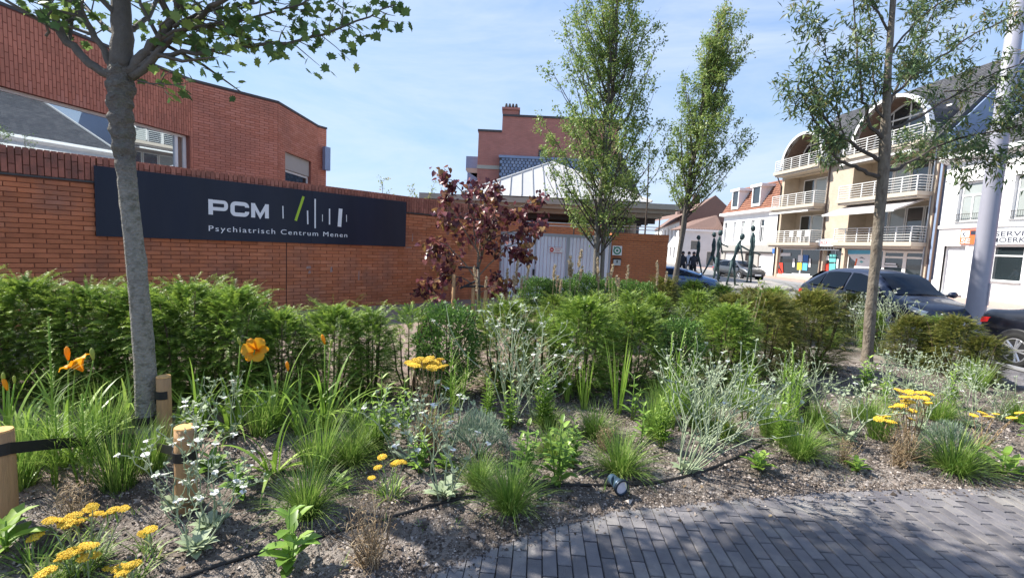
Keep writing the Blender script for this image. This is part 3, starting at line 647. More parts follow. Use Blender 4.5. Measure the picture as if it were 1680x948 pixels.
# ------------------------------------------------------------------ left: clinic building behind the wall
FA = 12.0; fd = Vector((math.sin(rad(FA)), math.cos(rad(FA)), 0)); F0 = Vector((-9.2, 8.5, 0)) - fd * 4.0
loc, rz = facing(F0, FA)
pc = T('clinic_building', 'red brick clinic building with angled facades and a long strip window above the garden wall', 'building', loc, rz)
inv = (Matrix.Translation(loc) @ Matrix.Rotation(rz, 4, 'Z')).inverted()
L1 = 8.0; ZT = 5.40; zt_w, zb_w = 4.02, 2.2
w1 = MB(); holed(w1, 0, L1, 0, ZT, [(.0, L1 - .12, zb_w, zt_w)], 0, .3); w1 = w1.build('wall', 'mortar_up', pc)
lay_bricks(w1, 0, L1, 2.0, ZT - .03, .25, .066, 'brick_mauve', vert=True, holes=[(0, L1 - .10, 0, zt_w)], singles=300, world=Matrix.Translation(loc) @ Matrix.Rotation(rz, 4, 'Z'), gap=.010)
MB().box(0, L1, -.02, .3, ZT - .0, ZT + .06).build('parapet_cap', 'lead', pc)
# strip window: dark head, white mullions, big panes
wf = MB(); wf.box(0, L1 - .12, .10, .16, zt_w - .06, zt_w); wf.box(0, L1 - .12, .10, .16, zb_w, zb_w + .06)
mux = [0.2, 2.1, 5.75, 7.38, 7.80]
def f1x(px_):
    q = inv @ CAM; e = inv.to_3x3() @ ray(px_, 230); t = (.12 - q.y) / e.y; return q.x + e.x * t
m1, m2 = f1x(206), f1x(288)
for c in (m1, m2, L1 - .16): wf.box(c - .04, c + .04, .095, .165, zb_w + .06, zt_w - .06)
wfo = wf.build('window', 'frame_white', pc); MB().box(0, L1 - .12, .02, .10, zt_w + .002, zt_w + .05).build('soffit', 'frame_dark', pc)
for (a_, b_, g) in [(.0, m1 - .04, 'mirror_glass'), (m1 + .04, m2 - .04, 'mirror_glass')]:
    MB().add([(a_, .13, zb_w + .06), (b_, .13, zb_w + .06), (b_, .13, zt_w - .06), (a_, .13, zt_w - .06)], [(0, 1, 2, 3)]).build('pane', g, wfo)
cu = MB(); n_ = 14
for i in range(n_): cu.box(m2 + .04 + (L1 - .2 - m2 - .04) * i / n_, m2 + .04 + (L1 - .2 - m2 - .04) * (i + .8) / n_, .14, .17, zb_w + .06, zt_w - .06)
cu.build('curtain', mat('curtain_brown', (.26, .18, .14), .9), wfo)
def facet(p, az, L, holes=(), singles=0):
    q = inv @ Vector((p[0], p[1], 0)); r_ = (PI / 2 - rad(az)) - rz
    mb = MB(); holed(mb, 0, L, 0, ZT, list(holes), 0, .3); o = mb.build('wall', 'mortar_up', pc, q, r_)
    lay_bricks(o, 0, L, 2.2, ZT - .03, .25, .065, 'brick_mauve', holes=holes, gap=.010)
    MB().box(-.02, L + .02, -.025, .3, ZT, ZT + .06).build('parapet_cap', 'lead', pc, q, r_)
    return q, r_
facet((-8.37, 12.4), 40, 2.13)
q3, r3 = facet((-7.0, 14.03), 0.5, 2.75, [(.42, 2.2, 2.2, 4.12)])
o = MB().box(.42, 2.2, .06, .14, 3.62, 4.12).build('roller_shutter', 'shutter', pc, q3, r3)
window(pc, .42, 2.2, 2.2, 3.61, .1, .06, 1, glass='glass', loc=q3, rz=r3)
facet((-6.98, 16.78), 30, .35)
MB().box(0, .22, -.16, -.02, 3.95, 4.75).build('lamp_box', 'slate_blue', pc, inv @ Vector((-6.85, 16.85, 0)), -rz + rad(60))
rp = [inv @ Vector(p) for p in [(F0.x - .2, F0.y, 0), (-8.65, 12.5, 0), (-7.25, 14.15, 0), (-7.2, 16.7, 0), (-6.9, 17.1, 0), (-9, 22, 0), (-22, 22, 0), (-22, 4, 0)]]
MB().prism([(p.x, p.y) for p in rp], 4.9, 5.2, axis='z').build('roof', 'lead', pc)
bw_ = MB(); pts = rp[4:] + [rp[0]]
for a_, b_ in zip(pts, pts[1:]):
    d = Vector((b_.x - a_.x, b_.y - a_.y, 0)); q = math.atan2(d.y, d.x); m_ = Matrix.Translation((a_.x, a_.y, 0)) @ Matrix.Rotation(q, 4, 'Z'); bw_.box(0, d.length, 0, .3, 0, ZT, m=m_)
bw_.build('rear_wall', 'apt_brick', pc)

# ------------------------------------------------------------------ centre: apartment block, pavilion, gates
AY = 32.0
def axz(px_, py_, D=AY): p = at(px_, py_, D); return p.x, p.z
ab = T('apartment_block', 'flat roofed red brick apartment block with stepped top behind the pavilion', 'building', (-2.68, AY, 0), 0)
def ax(px_): return at(px_, 400, AY).x + 2.68
zl, zh, zs = at(775, 215, AY).z, at(860, 192.5, AY).z, at(840, 262, AY).z
xs, xe = ax(815.5), ax(1003)
a1 = MB(); a1.box(0, xs - .002, 0, 9, 0, zl); a1.box(xs, xe, .003, 9, 0, zh); a1.build('wall', 'apt_brick', ab)
cp_ = MB(); cp_.box(-.06, xs - .01, -.06, 9, zl, zl + .13); cp_.box(xs - .0, xe + .06, -.06, 9, zh, zh + .13); cp_.build('parapet_cap', 'lead', ab)
bd = MB(); bd.box(-.03, xs - .05, -.05, 0, at(790, 277, AY).z, at(790, 271, AY).z); bd.box(-.03, xs - .05, -.05, 0, at(790, 313, AY).z, at(790, 308, AY).z); bd.build('concrete_band', 'concrete', ab)
ch = MB(); cx0, cx1 = ax(816), ax(841); ch.box(cx0, cx1, .1, 1.1, zh + .131, zh + .45); ch.box(cx0 - .08, cx1 + .08, 0, 1.2, zh + .45, zh + .6); cho = ch.build('chimney', 'apt_brick', ab)
for i in range(4):
    c = cx0 + .18 + i * (cx1 - cx0 - .36) / 3; MB().lathe([(.13, zh + .6), (.1, zh + .8), (.06, zh + .98), (.02, zh + 1.0)], 8, Matrix.Translation((c, .6, 0))).build('chimney_pot', 'frame_dark', cho)
# slate clad bay, hexagonal slates
xb0, xb1 = ax(814), ax(1004); MB().box(xb0, xb1, -.5, 0, 0, zs).build('slate_bay', 'slate', ab)
MB().box(xb0 - .05, xb1 + .05, -.6, 0, zs, zs + .16).build('bay_cap', 'slate_blue', ab)
hx = MB(); hw = .245
zz = 4.2; r_ = 0
while zz < zs - .05:
    x_ = xb0 + (hw / 2 if r_ % 2 else 0)
    while x_ < xb1 - hw / 2:
        c = x_ + hw / 2; p = [(c - hw * .5, zz), (c - hw * .27, zz - .1), (c + hw * .27, zz - .1), (c + hw * .5, zz), (c + hw * .27, zz + .13), (c - hw * .27, zz + .13)]
        hx.prism([(q[0] * .88 + c * .12, min(zz + .015 + (q[1] - zz - .015) * .86, zs - .01)) for q in p], -.535 - .012 * random.random(), -.5, t=random.random()); x_ += hw
    zz += .2; r_ += 1
hx.build('slate', 'slate_blue', ab, kind='stuff')
# right slate slope and small dark window
xr0, xr1 = ax(1003), ax(1048); MB().prism([(xr0, 0), (xr1, 0), (xr1, at(1048, 322, AY).z), (xr0, at(990, 235, AY).z)], .2, 8.5).build('slate_slope', 'slate', ab)
window(ab, ax(876), ax(890), at(880, 258, AY).z, at(880, 246, AY).z, -.04, .05, 1, frame='frame_dark')
for i, (ya, yb, xa) in enumerate([(283, 258, 757), (318, 286, 760)]):
    x0b = ax(xa); zf = at(765, ya, AY).z; zt_ = at(765, yb, AY).z
    MB().prism([(x0b, zf + .3), (0, zf - .25), (-.003, zf + .45), (x0b, zf + .45)], 1, 3.5).build('balcony_slab', 'beige_conc', ab)
    q = MB(); q.box(x0b, x0b + .04, 1.003, 3.5, zf + .455, zt_ + .25); q.box(x0b + .042, -.01, 1.0, 1.04, zf + .455, zt_ + .25); q.build('balcony_screen', 'slate_blue', ab)

# pavilion with zinc pyramid roof
PY = 16.0
pv = T('pavilion', 'open entrance pavilion with pale zinc pyramid roof and concrete canopy', 'pavilion', (1.35, PY, 0), 0)
er, ez, apz = 3.15, 3.28, 4.97
np_ = 16; fm = []
rfm = MB().add([(-er, 0, ez), (er, 0, ez), (er, 2 * er, ez), (-er, 2 * er, ez), (0, er, apz - .02)], [(0, 1, 4), (1, 2, 4), (2, 3, 4), (3, 0, 4), (3, 2, 1, 0)]); rf = rfm.build('roof', 'zinc', pv)
sl_ = (apz - ez) / er
for side in range(4):
    rm = Matrix.Translation((0, er, 0)) @ Matrix.Rotation(side * PI / 2, 4, 'Z') @ Matrix.Translation((0, -er, 0))
    for i in range(np_):
        xa = -er + 2 * er * i / np_ + .012; xb = -er + 2 * er * (i + 1) / np_ - .012
        da, db = er - abs(xa), er - abs(xb); p3 = lambda x, d, h=.018: Vector((x, d, ez + d * sl_ + h))
        vs = [p3(xa, -.03), p3(xb, -.03), p3(xb, db), p3(xa, da)]; vs = [rm @ v for v in vs]
        MB().add(vs, [(0, 1, 2, 3)]).build('zinc_panel', 'zinc', rf)
        if i and side in (0, 3, 1): MB().add([rm @ p3(xa - .018, 0, .02), rm @ p3(xa - .006, 0, .02), rm @ p3(xa - .006, da, .02), rm @ p3(xa - .018, da, .02), rm @ p3(xa - .018, 0, .06), rm @ p3(xa - .006, 0, .06), rm @ p3(xa - .006, da, .06), rm @ p3(xa - .018, da, .06)], [(4, 5, 6, 7), (0, 1, 5, 4), (1, 2, 6, 5), (3, 0, 4, 7)]).build('seam', 'zinc', rf)
hp = MB()
for (cx, cy) in ((-er, 0), (er, 0), (er, 2 * er), (-er, 2 * er)): hp.tube([(cx * 1.01, cy, ez + .03), (0, er, apz + .02)], .045, 6)
hp.build('hip_cap', 'zinc', rf)
zc0 = 2.80
cn = MB(); cn.box(-4.6, 4.25, 0, 6.6, 3.07, 3.25); cn.box(-4.5, 4.05, .18, 6.5, 2.94, 3.07); cn.box(-4.4, 3.7, .5, 6.4, zc0, 2.94); cn.build('canopy', 'concrete', pv)
for x_ in (2.95, -3.9): MB().lathe([(.2, 0), (.2, zc0)], 14, Matrix.Translation((x_, 1.7, 0))).build('column', 'concrete', pv)
MB().box(-4.4, 2.3, 5.2, 5.4, 0, zc0).build('rear_wall', 'frame_dark', pv)
MB().box(-3.6, 1.6, -.9, -.65, 0, 2.40).build('inner_wall', 'orange_brick', pv)
MB().box(1.62, 2.5, 4.2, 4.4, 0, 2.3).build('inner_wall', 'orange_brick', pv)
bm_ = MB()
for i in range(5): bm_.box(-4.3, 3.6, .9 + i * .9, 1.05 + i * .9, 2.62, zc0 - .001)
bm_.build('beam', 'frame_dark', pv)

# gates
GY = 13.0; gx0, gx1 = at(822, 400, GY).x, at(999, 400, GY).x; gz = at(900, 385.5, GY).z
ga = T('corrugated_gate', 'pair of white ribbed metal gates in a grey frame below the zinc roof', 'gate', (gx0, GY, 0), 0)
GL = gx1 - gx0; fr_ = MB(); fr_.box(-.06, 0, -.04, .04, 0, gz + .04); fr_.box(GL, GL + .06, -.04, .04, 0, gz + .04); fr_.box(.0, GL, -.035, .035, gz - .04, gz + .04); fr_.box(0, GL, -.035, .035, .12, .18)
gm = GL * .62; fr_.box(gm - .04, gm + .04, -.042, .042, .18, gz - .04); gm2 = GL * .32; fr_.box(gm2 - .02, gm2 + .02, -.038, .038, .18, gz - .04); fr_.build('gate_frame', 'gate_post', ga)
npn = 30; pw_ = GL / npn
pnl = MB().prism([(-pw_ * .5, 0), (-pw_ * .36, -.028), (pw_ * .30, -.028), (pw_ * .44, 0), (pw_ * .44, .01), (-pw_ * .5, .01)], .18, gz - .04, axis='z')
pme_ = bpy.data.meshes.new('gate_slat'); pme_.from_pydata(pnl.v, [], pnl.f); pme_.materials.append(K['gate'])
for i in range(npn): link('gate_slat', pme_, None, ga, (pw_ * (i + .5), 0, 0))
MB().box(gm2 - .05, gm2 + .01, -.07, -.043, .85, 1.02).build('lock', 'trim', ga)
# prohibition sign on the gate
sp0, sp1 = at(900, 414, GY - .06), at(923, 406, GY - .06)
ns = T('notice_sign', 'small white notice with a red no entry roundel on the white gates', 'sign', (sp0.x, GY - .06, sp0.z), 0); nw, nh = sp1.x - sp0.x, sp1.z - sp0.z
MB().box(0, nw, -.006, .006, 0, nh).build('plate', 'sign_white', ns)
MB().lathe([(nh * .38, 0), (nh * .38, .004)], 20, Matrix.Translation((nh * .55, -.006, nh / 2)) @ Matrix.Rotation(PI / 2, 4, 'X')).build('roundel', 'red_print', ns)
MB().box(nh * .35, nh * .75, -.013, -.0105, nh * .44, nh * .56).build('white_bar', 'sign_white', ns)
fr2 = MB(); fr2.box(0, nw, -.009, -.0065, 0, nh * .06); fr2.box(0, nw, -.009, -.0065, nh * .94, nh); fr2.box(nh * 1.15, nw * .9, -.009, -.0065, nh * .6, nh * .68); fr2.box(nh * 1.15, nw * .8, -.009, -.0065, nh * .34, nh * .42); fr2.build('printed_line', 'red_print', ns)
# low orange wall right of the gates
gw0, gw1 = at(1003, 400, GY).x, at(1096, 400, GY).x; gwz = at(1040, 383, GY).z
gw = T('low_brick_wall', 'smooth orange brick wall right of the white gates with a green round sign', 'wall', (gw0, GY, 0), 0)
MB().box(0, gw1 - gw0, 0, .3, 0, gwz - .2).build('wall', 'orange_brick', gw); MB().box(-.01, gw1 - gw0 + .01, -.015, .315, gwz - .195, gwz).build('coping', 'orange_brick', gw)
MB().box(-.02, gw1 - gw0 + .02, -.004, .33, gwz - .2, gwz - .196).build('lead_strip', 'lead', gw)
q0, q1 = at(1004.5, 418.5, GY - .05), at(1021, 403, GY - .05)
gs_ = T('round_sign', 'square white plate with a green ring emblem on the orange brick wall', 'sign', (q0.x, GY - .03, q0.z), 0); s_ = q1.x - q0.x
MB().box(0, s_, -.01, 0, 0, s_).build('plate', 'sign_white', gs_)
rg = lambda r0, r1, y: MB().add([(s_ * .5 + r * s_ * math.cos(2 * PI * k / 28), y, s_ * .5 + r * s_ * math.sin(2 * PI * k / 28)) for r in (r0, r1) for k in range(28)], [(k, (k + 1) % 28, 28 + (k + 1) % 28, 28 + k) for k in range(28)])
rg(.27, .42, -.0125).build('ring', 'green_print', gs_); rg(.001, .14, -.0125).build('ring', 'green_print', gs_)
MB().box(s_ * .12, s_ * .26, -.0125, -.0105, s_ * .78, s_ * .9).build('printed_mark', 'green_print', gs_)
q0, q1 = at(1005.5, 435, GY - .05), at(1018, 424, GY - .05)
lb = T('letterbox', 'small grey letterbox below the green ring sign on the orange wall', 'letterbox', (q0.x, GY - .1, q0.z), 0); lw_, lh_ = q1.x - q0.x, q1.z - q0.z
MB().box(0, lw_, 0, .098, 0, lh_ * .8).build('box', 'steel', lb); MB().prism([(-.01, lh_ * .8 + .001), (lw_ + .01, lh_ * .8 + .001), (lw_ + .01, lh_), (-.01, lh_)], -.02, .098).build('lid', 'trim', lb); MB().box(lw_ * .42, lw_ * .58, -.006, -.001, lh_ * .35, lh_ * .7).build('slot', 'trim', lb)
# thin pipe rails above the gates
RY = 13.6
pr = T('pipe_rail', 'thin steel pipe rails on slim posts above the white gates', 'railing', (at(895, 370, RY).x, RY, 0), 0); bx_ = at(895, 370, RY).x
for y_ in (366.5, 373): 
    a_, b_ = at(860, y_ - 2, RY), at(1086, y_ + 6 if y_ < 370 else y_ + 3, RY); z_ = (a_.z + b_.z) / 2; MB().bar((a_.x - bx_, 0, z_), (b_.x - bx_, 0, z_), .012).build('rail', 'steel', pr)
for x_ in (943, 998, 1083): a_ = at(x_, 358, RY); MB().bar((a_.x - bx_, .03, 0), (a_.x - bx_, .03, a_.z), .018).build('post', 'frame_dark', pr)
# ------------------------------------------------------------------ right: beige apartment building
BA = 175.0; B0 = Vector((22.5, 40.9, 0)); loc, rz = facing(B0, BA); BL = 13.95
bb = T('apartment_building', 'beige brick apartment building with white railed balconies and arched dormers above shops', 'building', loc, rz)
def fac(p0, az, D=None):
    l_, r_ = facing(p0, az); m_ = (Matrix.Translation(l_) @ Matrix.Rotation(r_, 4, 'Z')).inverted()
    def f(px_, py_, y=0.0):
        q = m_ @ CAM; e = m_.to_3x3() @ ray(px_, py_); t = (y - q.y) / e.y; return q.x + e.x * t, q.z + e.z * t
    return f
bf = fac(B0, BA)
ZE = 9.0; SLAB = [2.88, 5.78, 8.68]
# recessed bays: left u .35-5.3, right u 7.6-13.5
bayL, bayR = (.35, 5.25), (7.65, 13.45)
holes = []
for (a_, b_) in (bayL, bayR):
    for z in SLAB: holes.append((a_, b_, z, z + 2.45 if z < 8 else ZE))
    holes.append((a_, b_, .0, 2.6))
holes += [(5.65, 7.35, 0, 2.6)]
wl_ = MB(); holed(wl_, 0, BL, 0, ZE, holes, 0, .3); wl_.build('wall', 'beige_brick', bb)
bk = MB()
for (a_, b_) in (bayL, bayR):
    bk.box(a_ - .1, b_ + .1, 1.3, 1.5, 2.6, 8.9); bk.box(a_ - .1, a_, .3, 1.3, 2.7, ZE); bk.box(b_, b_ + .1, .3, 1.3, 2.7, ZE)
    for z in SLAB: bk.box(a_, b_, .3, 1.3, z - .3, z)
bk.build('recess_wall', 'beige_brick', bb)
MB().box(.0, BL, 8.8, 9.0, 0, ZE).build('rear_wall', 'beige_brick', bb)
MB().box(-.01, .2, .3, 9, 0, ZE).build('side_wall', 'beige_brick', bb)
# balconies
def balcony(a_, b_, z):
    s = MB(); out = 1.0
    s.box(a_ - .15, b_ + .15, -out, .0, z - .22, z + .02); s.box(a_ - .05, b_ + .05, -out + .12, .0, z - .36, z - .22); so_ = s.build('balcony_slab', 'beige_conc', bb)
    n = max(4, int((b_ - a_) / .95))
    for i in range(6):
        zz = z + .14 + i * .155; MB().tube([(a_ - .1, -.05, zz), (a_ - .1, -out + .2, zz), (a_, -out + .08, zz), (b_, -out + .08, zz), (b_ + .1, -out + .2, zz), (b_ + .1, -.05, zz)], .018 if i < 5 else .028, 5).build('rail', 'rail', so_)
    for i in range(n + 1):
        x = a_ + (b_ - a_) * i / n; MB().box(x - .025, x + .025, -out + .055, -out + .105, z + .02, z + .93).build('baluster', 'rail', so_)
for (a_, b_) in (bayL, bayR):
    for z in SLAB:
        balcony(a_, b_, z)
        if z < 8: 
            n = 3 if b_ < 6 else 4
            for i in range(n): xa = a_ + .7 + (b_ - a_ - .9) * i / n; window(bb, xa, xa + (b_ - a_ - .9) / n - .06, z + .05, z + 2.3, 1.22, .07, 1, glass='glass' if (i + int(z)) % 3 else 'glass_pale')
# barrel dormers over the top balconies
def dormer(a_, b_):
    c = (a_ + b_) / 2; r = (b_ - a_) / 2 - .1; zc = 9.15
    ar = lambda R_, n=18: [(c + R_ * math.cos(PI - PI * i / n), zc + R_ * .98 * math.sin(PI - PI * i / n)) for i in range(n + 1)]
    o_ = ar(r + .06); i_ = ar(r - .13); n = len(o_); mb = MB()
    for k in range(n - 1): mb.prism([o_[k], o_[k + 1], i_[k + 1], i_[k]], -.55, -.2)
    d = mb.build('dormer_arch', 'render_white', bb)
    mb = MB()
    for k in range(n - 1): mb.add([(o_[k][0], -.2, o_[k][1]), (o_[k + 1][0], -.2, o_[k + 1][1]), (o_[k + 1][0], 5.2, o_[k + 1][1]), (o_[k][0], 5.2, o_[k][1])], [(0, 1, 2, 3)])
    mb.build('dormer_roof', 'slate', bb)
    mb = MB()
    for k in range(n - 1): mb.add([(i_[k][0], -.54, i_[k][1]), (i_[k + 1][0], -.54, i_[k + 1][1]), (i_[k + 1][0], 1.3, i_[k + 1][1]), (i_[k][0], 1.3, i_[k][1])], [(0, 3, 2, 1)])
    mb.build('dormer_soffit', 'pipe_brown', bb)
    mb = MB().prism([(p[0], p[1]) for p in i_], .95, 1.0); w_ = mb.build('window', 'frame_white', bb)
    xs = [a_ + .45 + (b_ - a_ - .9) * i / 4 for i in range(5)]
    for xa, xb in zip(xs, xs[1:]):
        h_ = lambda x: zc + math.sqrt(max(.01, (r - .28) ** 2 - (x - c) ** 2)) * .98
        MB().prism([(xa + .05, 8.8), (xb - .05, 8.8), (xb - .05, h_(xb - .05)), ((xa + xb) / 2, h_((xa + xb) / 2)), (xa + .05, h_(xa + .05))], .93, .948).build('pane', 'glass_pale' if xa > c else 'glass', w_)
    tr_ = MB().box(a_ + .3, b_ - .3, .90, .96, 10.75, 10.84); tr_.box(c - .05, c + .05, .91, .955, 8.8, zc + r - .2); tr_.build('transom', 'frame_white', w_)
dormer(*bayL); dormer(*bayR)
# roof
rz0, rzr = ZE - .12, 13.9
rm_ = MB(); sl0 = (rzr - rz0 + .08) / 5.05
for (xa, xb, full) in ((-.12, bayL[0] - .02, 1), (bayL[0] - .02, bayL[1] + .02, 0), (bayL[1] + .02, bayR[0] - .02, 1), (bayR[0] - .02, bayR[1] + .02, 0), (bayR[1] + .02, BL - .02, 1)):
    if full: rm_.prism([(-.45, rz0 - .08), (4.6, rzr), (9.4, rz0 - .08), (9.4, rz0 - .35), (-.45, rz0 - .35)], xa, xb, axis='x')
    else: rm_.prism([(1.6, rz0 - .08 + 2.05 * sl0), (4.6, rzr), (9.4, rz0 - .08), (9.4, rz0 - .35), (1.6, rz0 - .35)], xa, xb, axis='x')
rfo = rm_.build('roof', 'slate', bb)
# dark eaves cut-out keeps the roof behind the dormers: shingle courses
sc = MB(); nrow = 34
for i in range(nrow):
    t0, t1 = i / nrow, (i + 1) / nrow; y0, y1 = -.45 + 5.05 * t0, -.45 + 5.05 * t1; za, zb2 = rz0 - .08 + (rzr - rz0 + .08) * t0, rz0 - .08 + (rzr - rz0 + .08) * t1
    x = -.12 + (i % 2) * .15
    while x < BL - .3:
        if y0 < 1.6 and (bayL[0] - .3 < x < bayL[1] or bayR[0] - .3 < x < bayR[1]): x += .3; continue
        sc.add([(x, y0, za + .025 + random.uniform(0, .01)), (x + .29, y0, za + .025 + random.uniform(0, .01)), (x + .29, y1, zb2 + .004), (x, y1, zb2 + .004)], [(0, 1, 2, 3)], random.random()); x += .3
sc.build('shingle', 'slate', rfo, kind='stuff')
gq = MB().prism([(-.1, 0), (9, 0), (9, rz0), (4.6, rzr - .15), (-.1, rz0 - .1)], BL - .02, BL + .12, axis='x'); gq.build('gable', 'slate_blue', bb)
MB().tube([(5.45, -.06, .1), (5.45, -.06, ZE)], .05, 8).build('downpipe', 'pipe_brown', bb)
MB().tube([(BL - .12, -.06, .1), (BL - .12, -.06, ZE)], .055, 8).build('downpipe', 'pipe_brown', bb)
MB().tube([(BL - .42, -.06, .1), (BL - .42, -.06, ZE)], .045, 8).build('downpipe', 'steel', bb)
MB().tube([(-.3, -.3, rz0 - .3), (-.25, -.1, rz0 - .8), (.05, -.06, rz0 - 1.2), (.05, -.06, .1)], .05, 8).build('downpipe', 'frame_dark', bb)
# shop fronts
fas = MB(); fas.box(bayL[0], bayL[1], .02, .3, 2.42, 2.6); fas.box(bayR[0], bayR[1], .02, .3, 2.42, 2.6); fas.build('fascia', 'stone', bb)
wL1 = window(bb, bayL[0], 3.0, .28, 2.42, .2, .06); wL2 = window(bb, 3.0, bayL[1], .28, 2.42, .2, .06); wD = window(bb, 5.65, 7.35, .02, 2.6, .25, .09, 2, frame='steel')
wR1 = window(bb, bayR[0] + .1, 10.6, .28, 2.42, .2, .06); wR2 = window(bb, 10.6, 12.1, .02, 2.4, .2, .12, 1, frame='rail', transom=2.0); wR3 = window(bb, 12.1, bayR[1], .02, 2.4, .2, .12, 1, frame='rail', transom=2.0)
MB().box(bayL[0], bayL[1], .05, .3, 0, .28).build('stall_riser', 'beige_conc', bb); MB().box(bayR[0], 10.6, .05, .3, 0, .28).build('stall_riser', 'beige_conc', bb)
bkk = MB(); bkk.box(bayL[0], bayR[1], 1.6, 1.7, 0, 2.6); bkk.build('shop_interior', 'frame_dark', bb)
def poster(pts, m, y=.195, parent=None, name='poster'):
    q = [bf(*p, y) for p in pts]; return MB().prism(q, y - .006, y).build(name, m, parent or bb)
# window stickers, flat print on the shop windows
def bezel(pl): return pl
poster([(1267, 408), (1281, 408), (1280, 415), (1267, 416)], 'blue_print', parent=wL1)
poster([(1269, 416), (1279, 417), (1277, 432), (1268, 431)], 'pale_print', parent=wL1)
poster([(1269, 420), (1275, 421), (1278, 419), (1278.5, 422), (1271, 424)], 'navy_print', .187, parent=wL1)
poster([(1264, 433), (1272, 434), (1279, 444), (1280, 452.5), (1263.5, 451.5)], 'pale_print', parent=wL1)
poster([(1268, 441), (1277, 438.5), (1283, 448), (1285, 452.5), (1279.5, 452), (1276, 445)], 'red_print', .187, parent=wL1)
poster([(1278, 431), (1284, 431), (1285, 449), (1281, 441)], 'red_print', .19, parent=wL1)
poster([(1281, 415), (1297, 415), (1297, 420), (1281, 420)], 'pale_print', parent=wL1)
poster([(1309.5, 418.5), (1317, 418.5), (1316.5, 429.5), (1309, 429.5)], 'pale_print', parent=wL2); poster([(1318, 418), (1326.5, 418.5), (1325.5, 430), (1317.5, 429.5)], 'blue_print', parent=wL2)
poster([(1308, 431), (1315.5, 431), (1315, 443), (1307.5, 442.5)], 'yellow_print', parent=wL2); poster([(1317, 431), (1325, 431.5), (1324, 444), (1316, 443)], 'cyan_print', parent=wL2)
poster([(1301, 424), (1304, 424), (1303.5, 438), (1300, 438)], 'pale_print', parent=wL2); poster([(1327.5, 424), (1330.5, 424), (1329.5, 438.5), (1326.5, 438)], 'pale_print', parent=wL2)
poster([(1299, 448), (1329, 449.5), (1328.5, 456.5), (1298.5, 454)], 'pale_print', parent=wL2)
poster([(1353, 420), (1360, 420), (1360, 427), (1352.5, 427)], 'pale_print', .24, wD); poster([(1361, 417), (1372, 417), (1371, 430), (1360.5, 430)], 'teal_print', .24, wD)
poster([(1350.5, 432), (1359.5, 432), (1359, 446), (1350, 446)], 'red_print', .24, wD); poster([(1360.5, 432.5), (1371, 432.5), (1370, 447), (1360, 447)], 'teal_print', .24, wD)
poster([(1344.5, 424), (1347.5, 424), (1347, 440), (1344, 440)], 'pale_print', .24, wD); poster([(1373, 425), (1376, 425), (1375, 440), (1372, 440)], 'pale_print', .24, wD)
poster([(1391, 408), (1431, 408), (1431, 417), (1391, 417)], 'cyan_print', parent=wR1); poster([(1391, 417), (1431, 417), (1430, 446), (1399, 446), (1404, 430), (1397, 424)], 'pale_print', parent=wR1)
poster([(1409, 423), (1414, 421.5), (1420, 425.5), (1414, 423.5)], 'navy_print', .187, parent=wR1); poster([(1410, 429), (1413, 427.5), (1417, 430), (1413, 431.5)], 'teal_print', .187, parent=wR1)
poster([(1407, 425), (1404, 436), (1402, 436), (1404.5, 424)], 'orange_print', .187, parent=wR1)
poster([(1419, 440), (1422, 441.5), (1425, 440.5), (1422, 442.5)], 'navy_print', .187, parent=wR1)
for (xa, xb, ya) in [(1452, 1470, 431.5), (1450, 1472, 435.5)]: poster([(xa, ya), (xb, ya + .6), (xb, ya + 3), (xa, ya + 2.2)], 'pale_print', .185, wR2)
# shop sign above the door
ss = T('shop_sign', 'small pale oval shop sign with a red middle above the shop door', 'sign', (0, 0, 0)); ss.location = loc; ss.rotation_euler = (0, 0, rz)
sx0, szz0 = bf(1338, 403, -.25); sx1, szz1 = bf(1375, 394, -.25); n = 24
ov = [((sx0 + sx1) / 2 + (sx1 - sx0) / 2 * math.copysign(abs(math.cos(2 * PI * k / n)) ** .6, math.cos(2 * PI * k / n)), (szz0 + szz1) / 2 + .02 + .26 * math.copysign(abs(math.sin(2 * PI * k / n)) ** .7, math.sin(2 * PI * k / n))) for k in range(n)]
MB().prism(ov, -.28, -.2).build('plate', 'pale_print', ss)
text_on(ss, 'FDX', sx0 + (sx1 - sx0) * .26, (szz0 + szz1) / 2 - .12, (sx1 - sx0) * .32, .27, -.283, 'red_print', 1, .02)
br_ = MB()
for k in range(7): x_ = sx0 + (sx1 - sx0) * (.06 + .13 * k); br_.box(x_, x_ + .03, -.26, .02, szz0 - .28, szz0 - .1)
br_.box(sx0, sx1 + .2, -.27, -.21, szz0 - .33, szz0 - .28); br_.build('bracket', 'steel', ss)
# awnings
def awning(label, a_, b_, z, out, drop):
    t = T('awning', label, 'awning', loc, rz); MB().prism([(.0, z), (-out, z - drop), (-out, z - drop - .03), (0, z - .04)], a_, b_, axis='x').build('canvas', 'canvas', t)
    MB().prism([(-out, z - drop + .005), (-out - .06, z - drop + .005), (-out - .06, z - drop - .12), (-out, z - drop - .12)], a_, b_, axis='x').build('front_bar', 'rail', t)
    for x_ in (a_ + .15, b_ - .15): MB().tube([(x_, .02, z - .12), (x_, -out * .95, z - drop - .05)], .025, 6).build('arm', 'rail', t)
awning('pale grey awning let out over the first floor balcony of the beige building', 7.6, 13.2, SLAB[1] - .3, 1.9, .75)
awning('folded white awning above the left first floor balcony', .5, 5.1, SLAB[1] - .32, 1.15, .15)
awning('folded white awning above the second floor right balcony', 7.8, 13.2, SLAB[2] - .36, 1.15, .15)
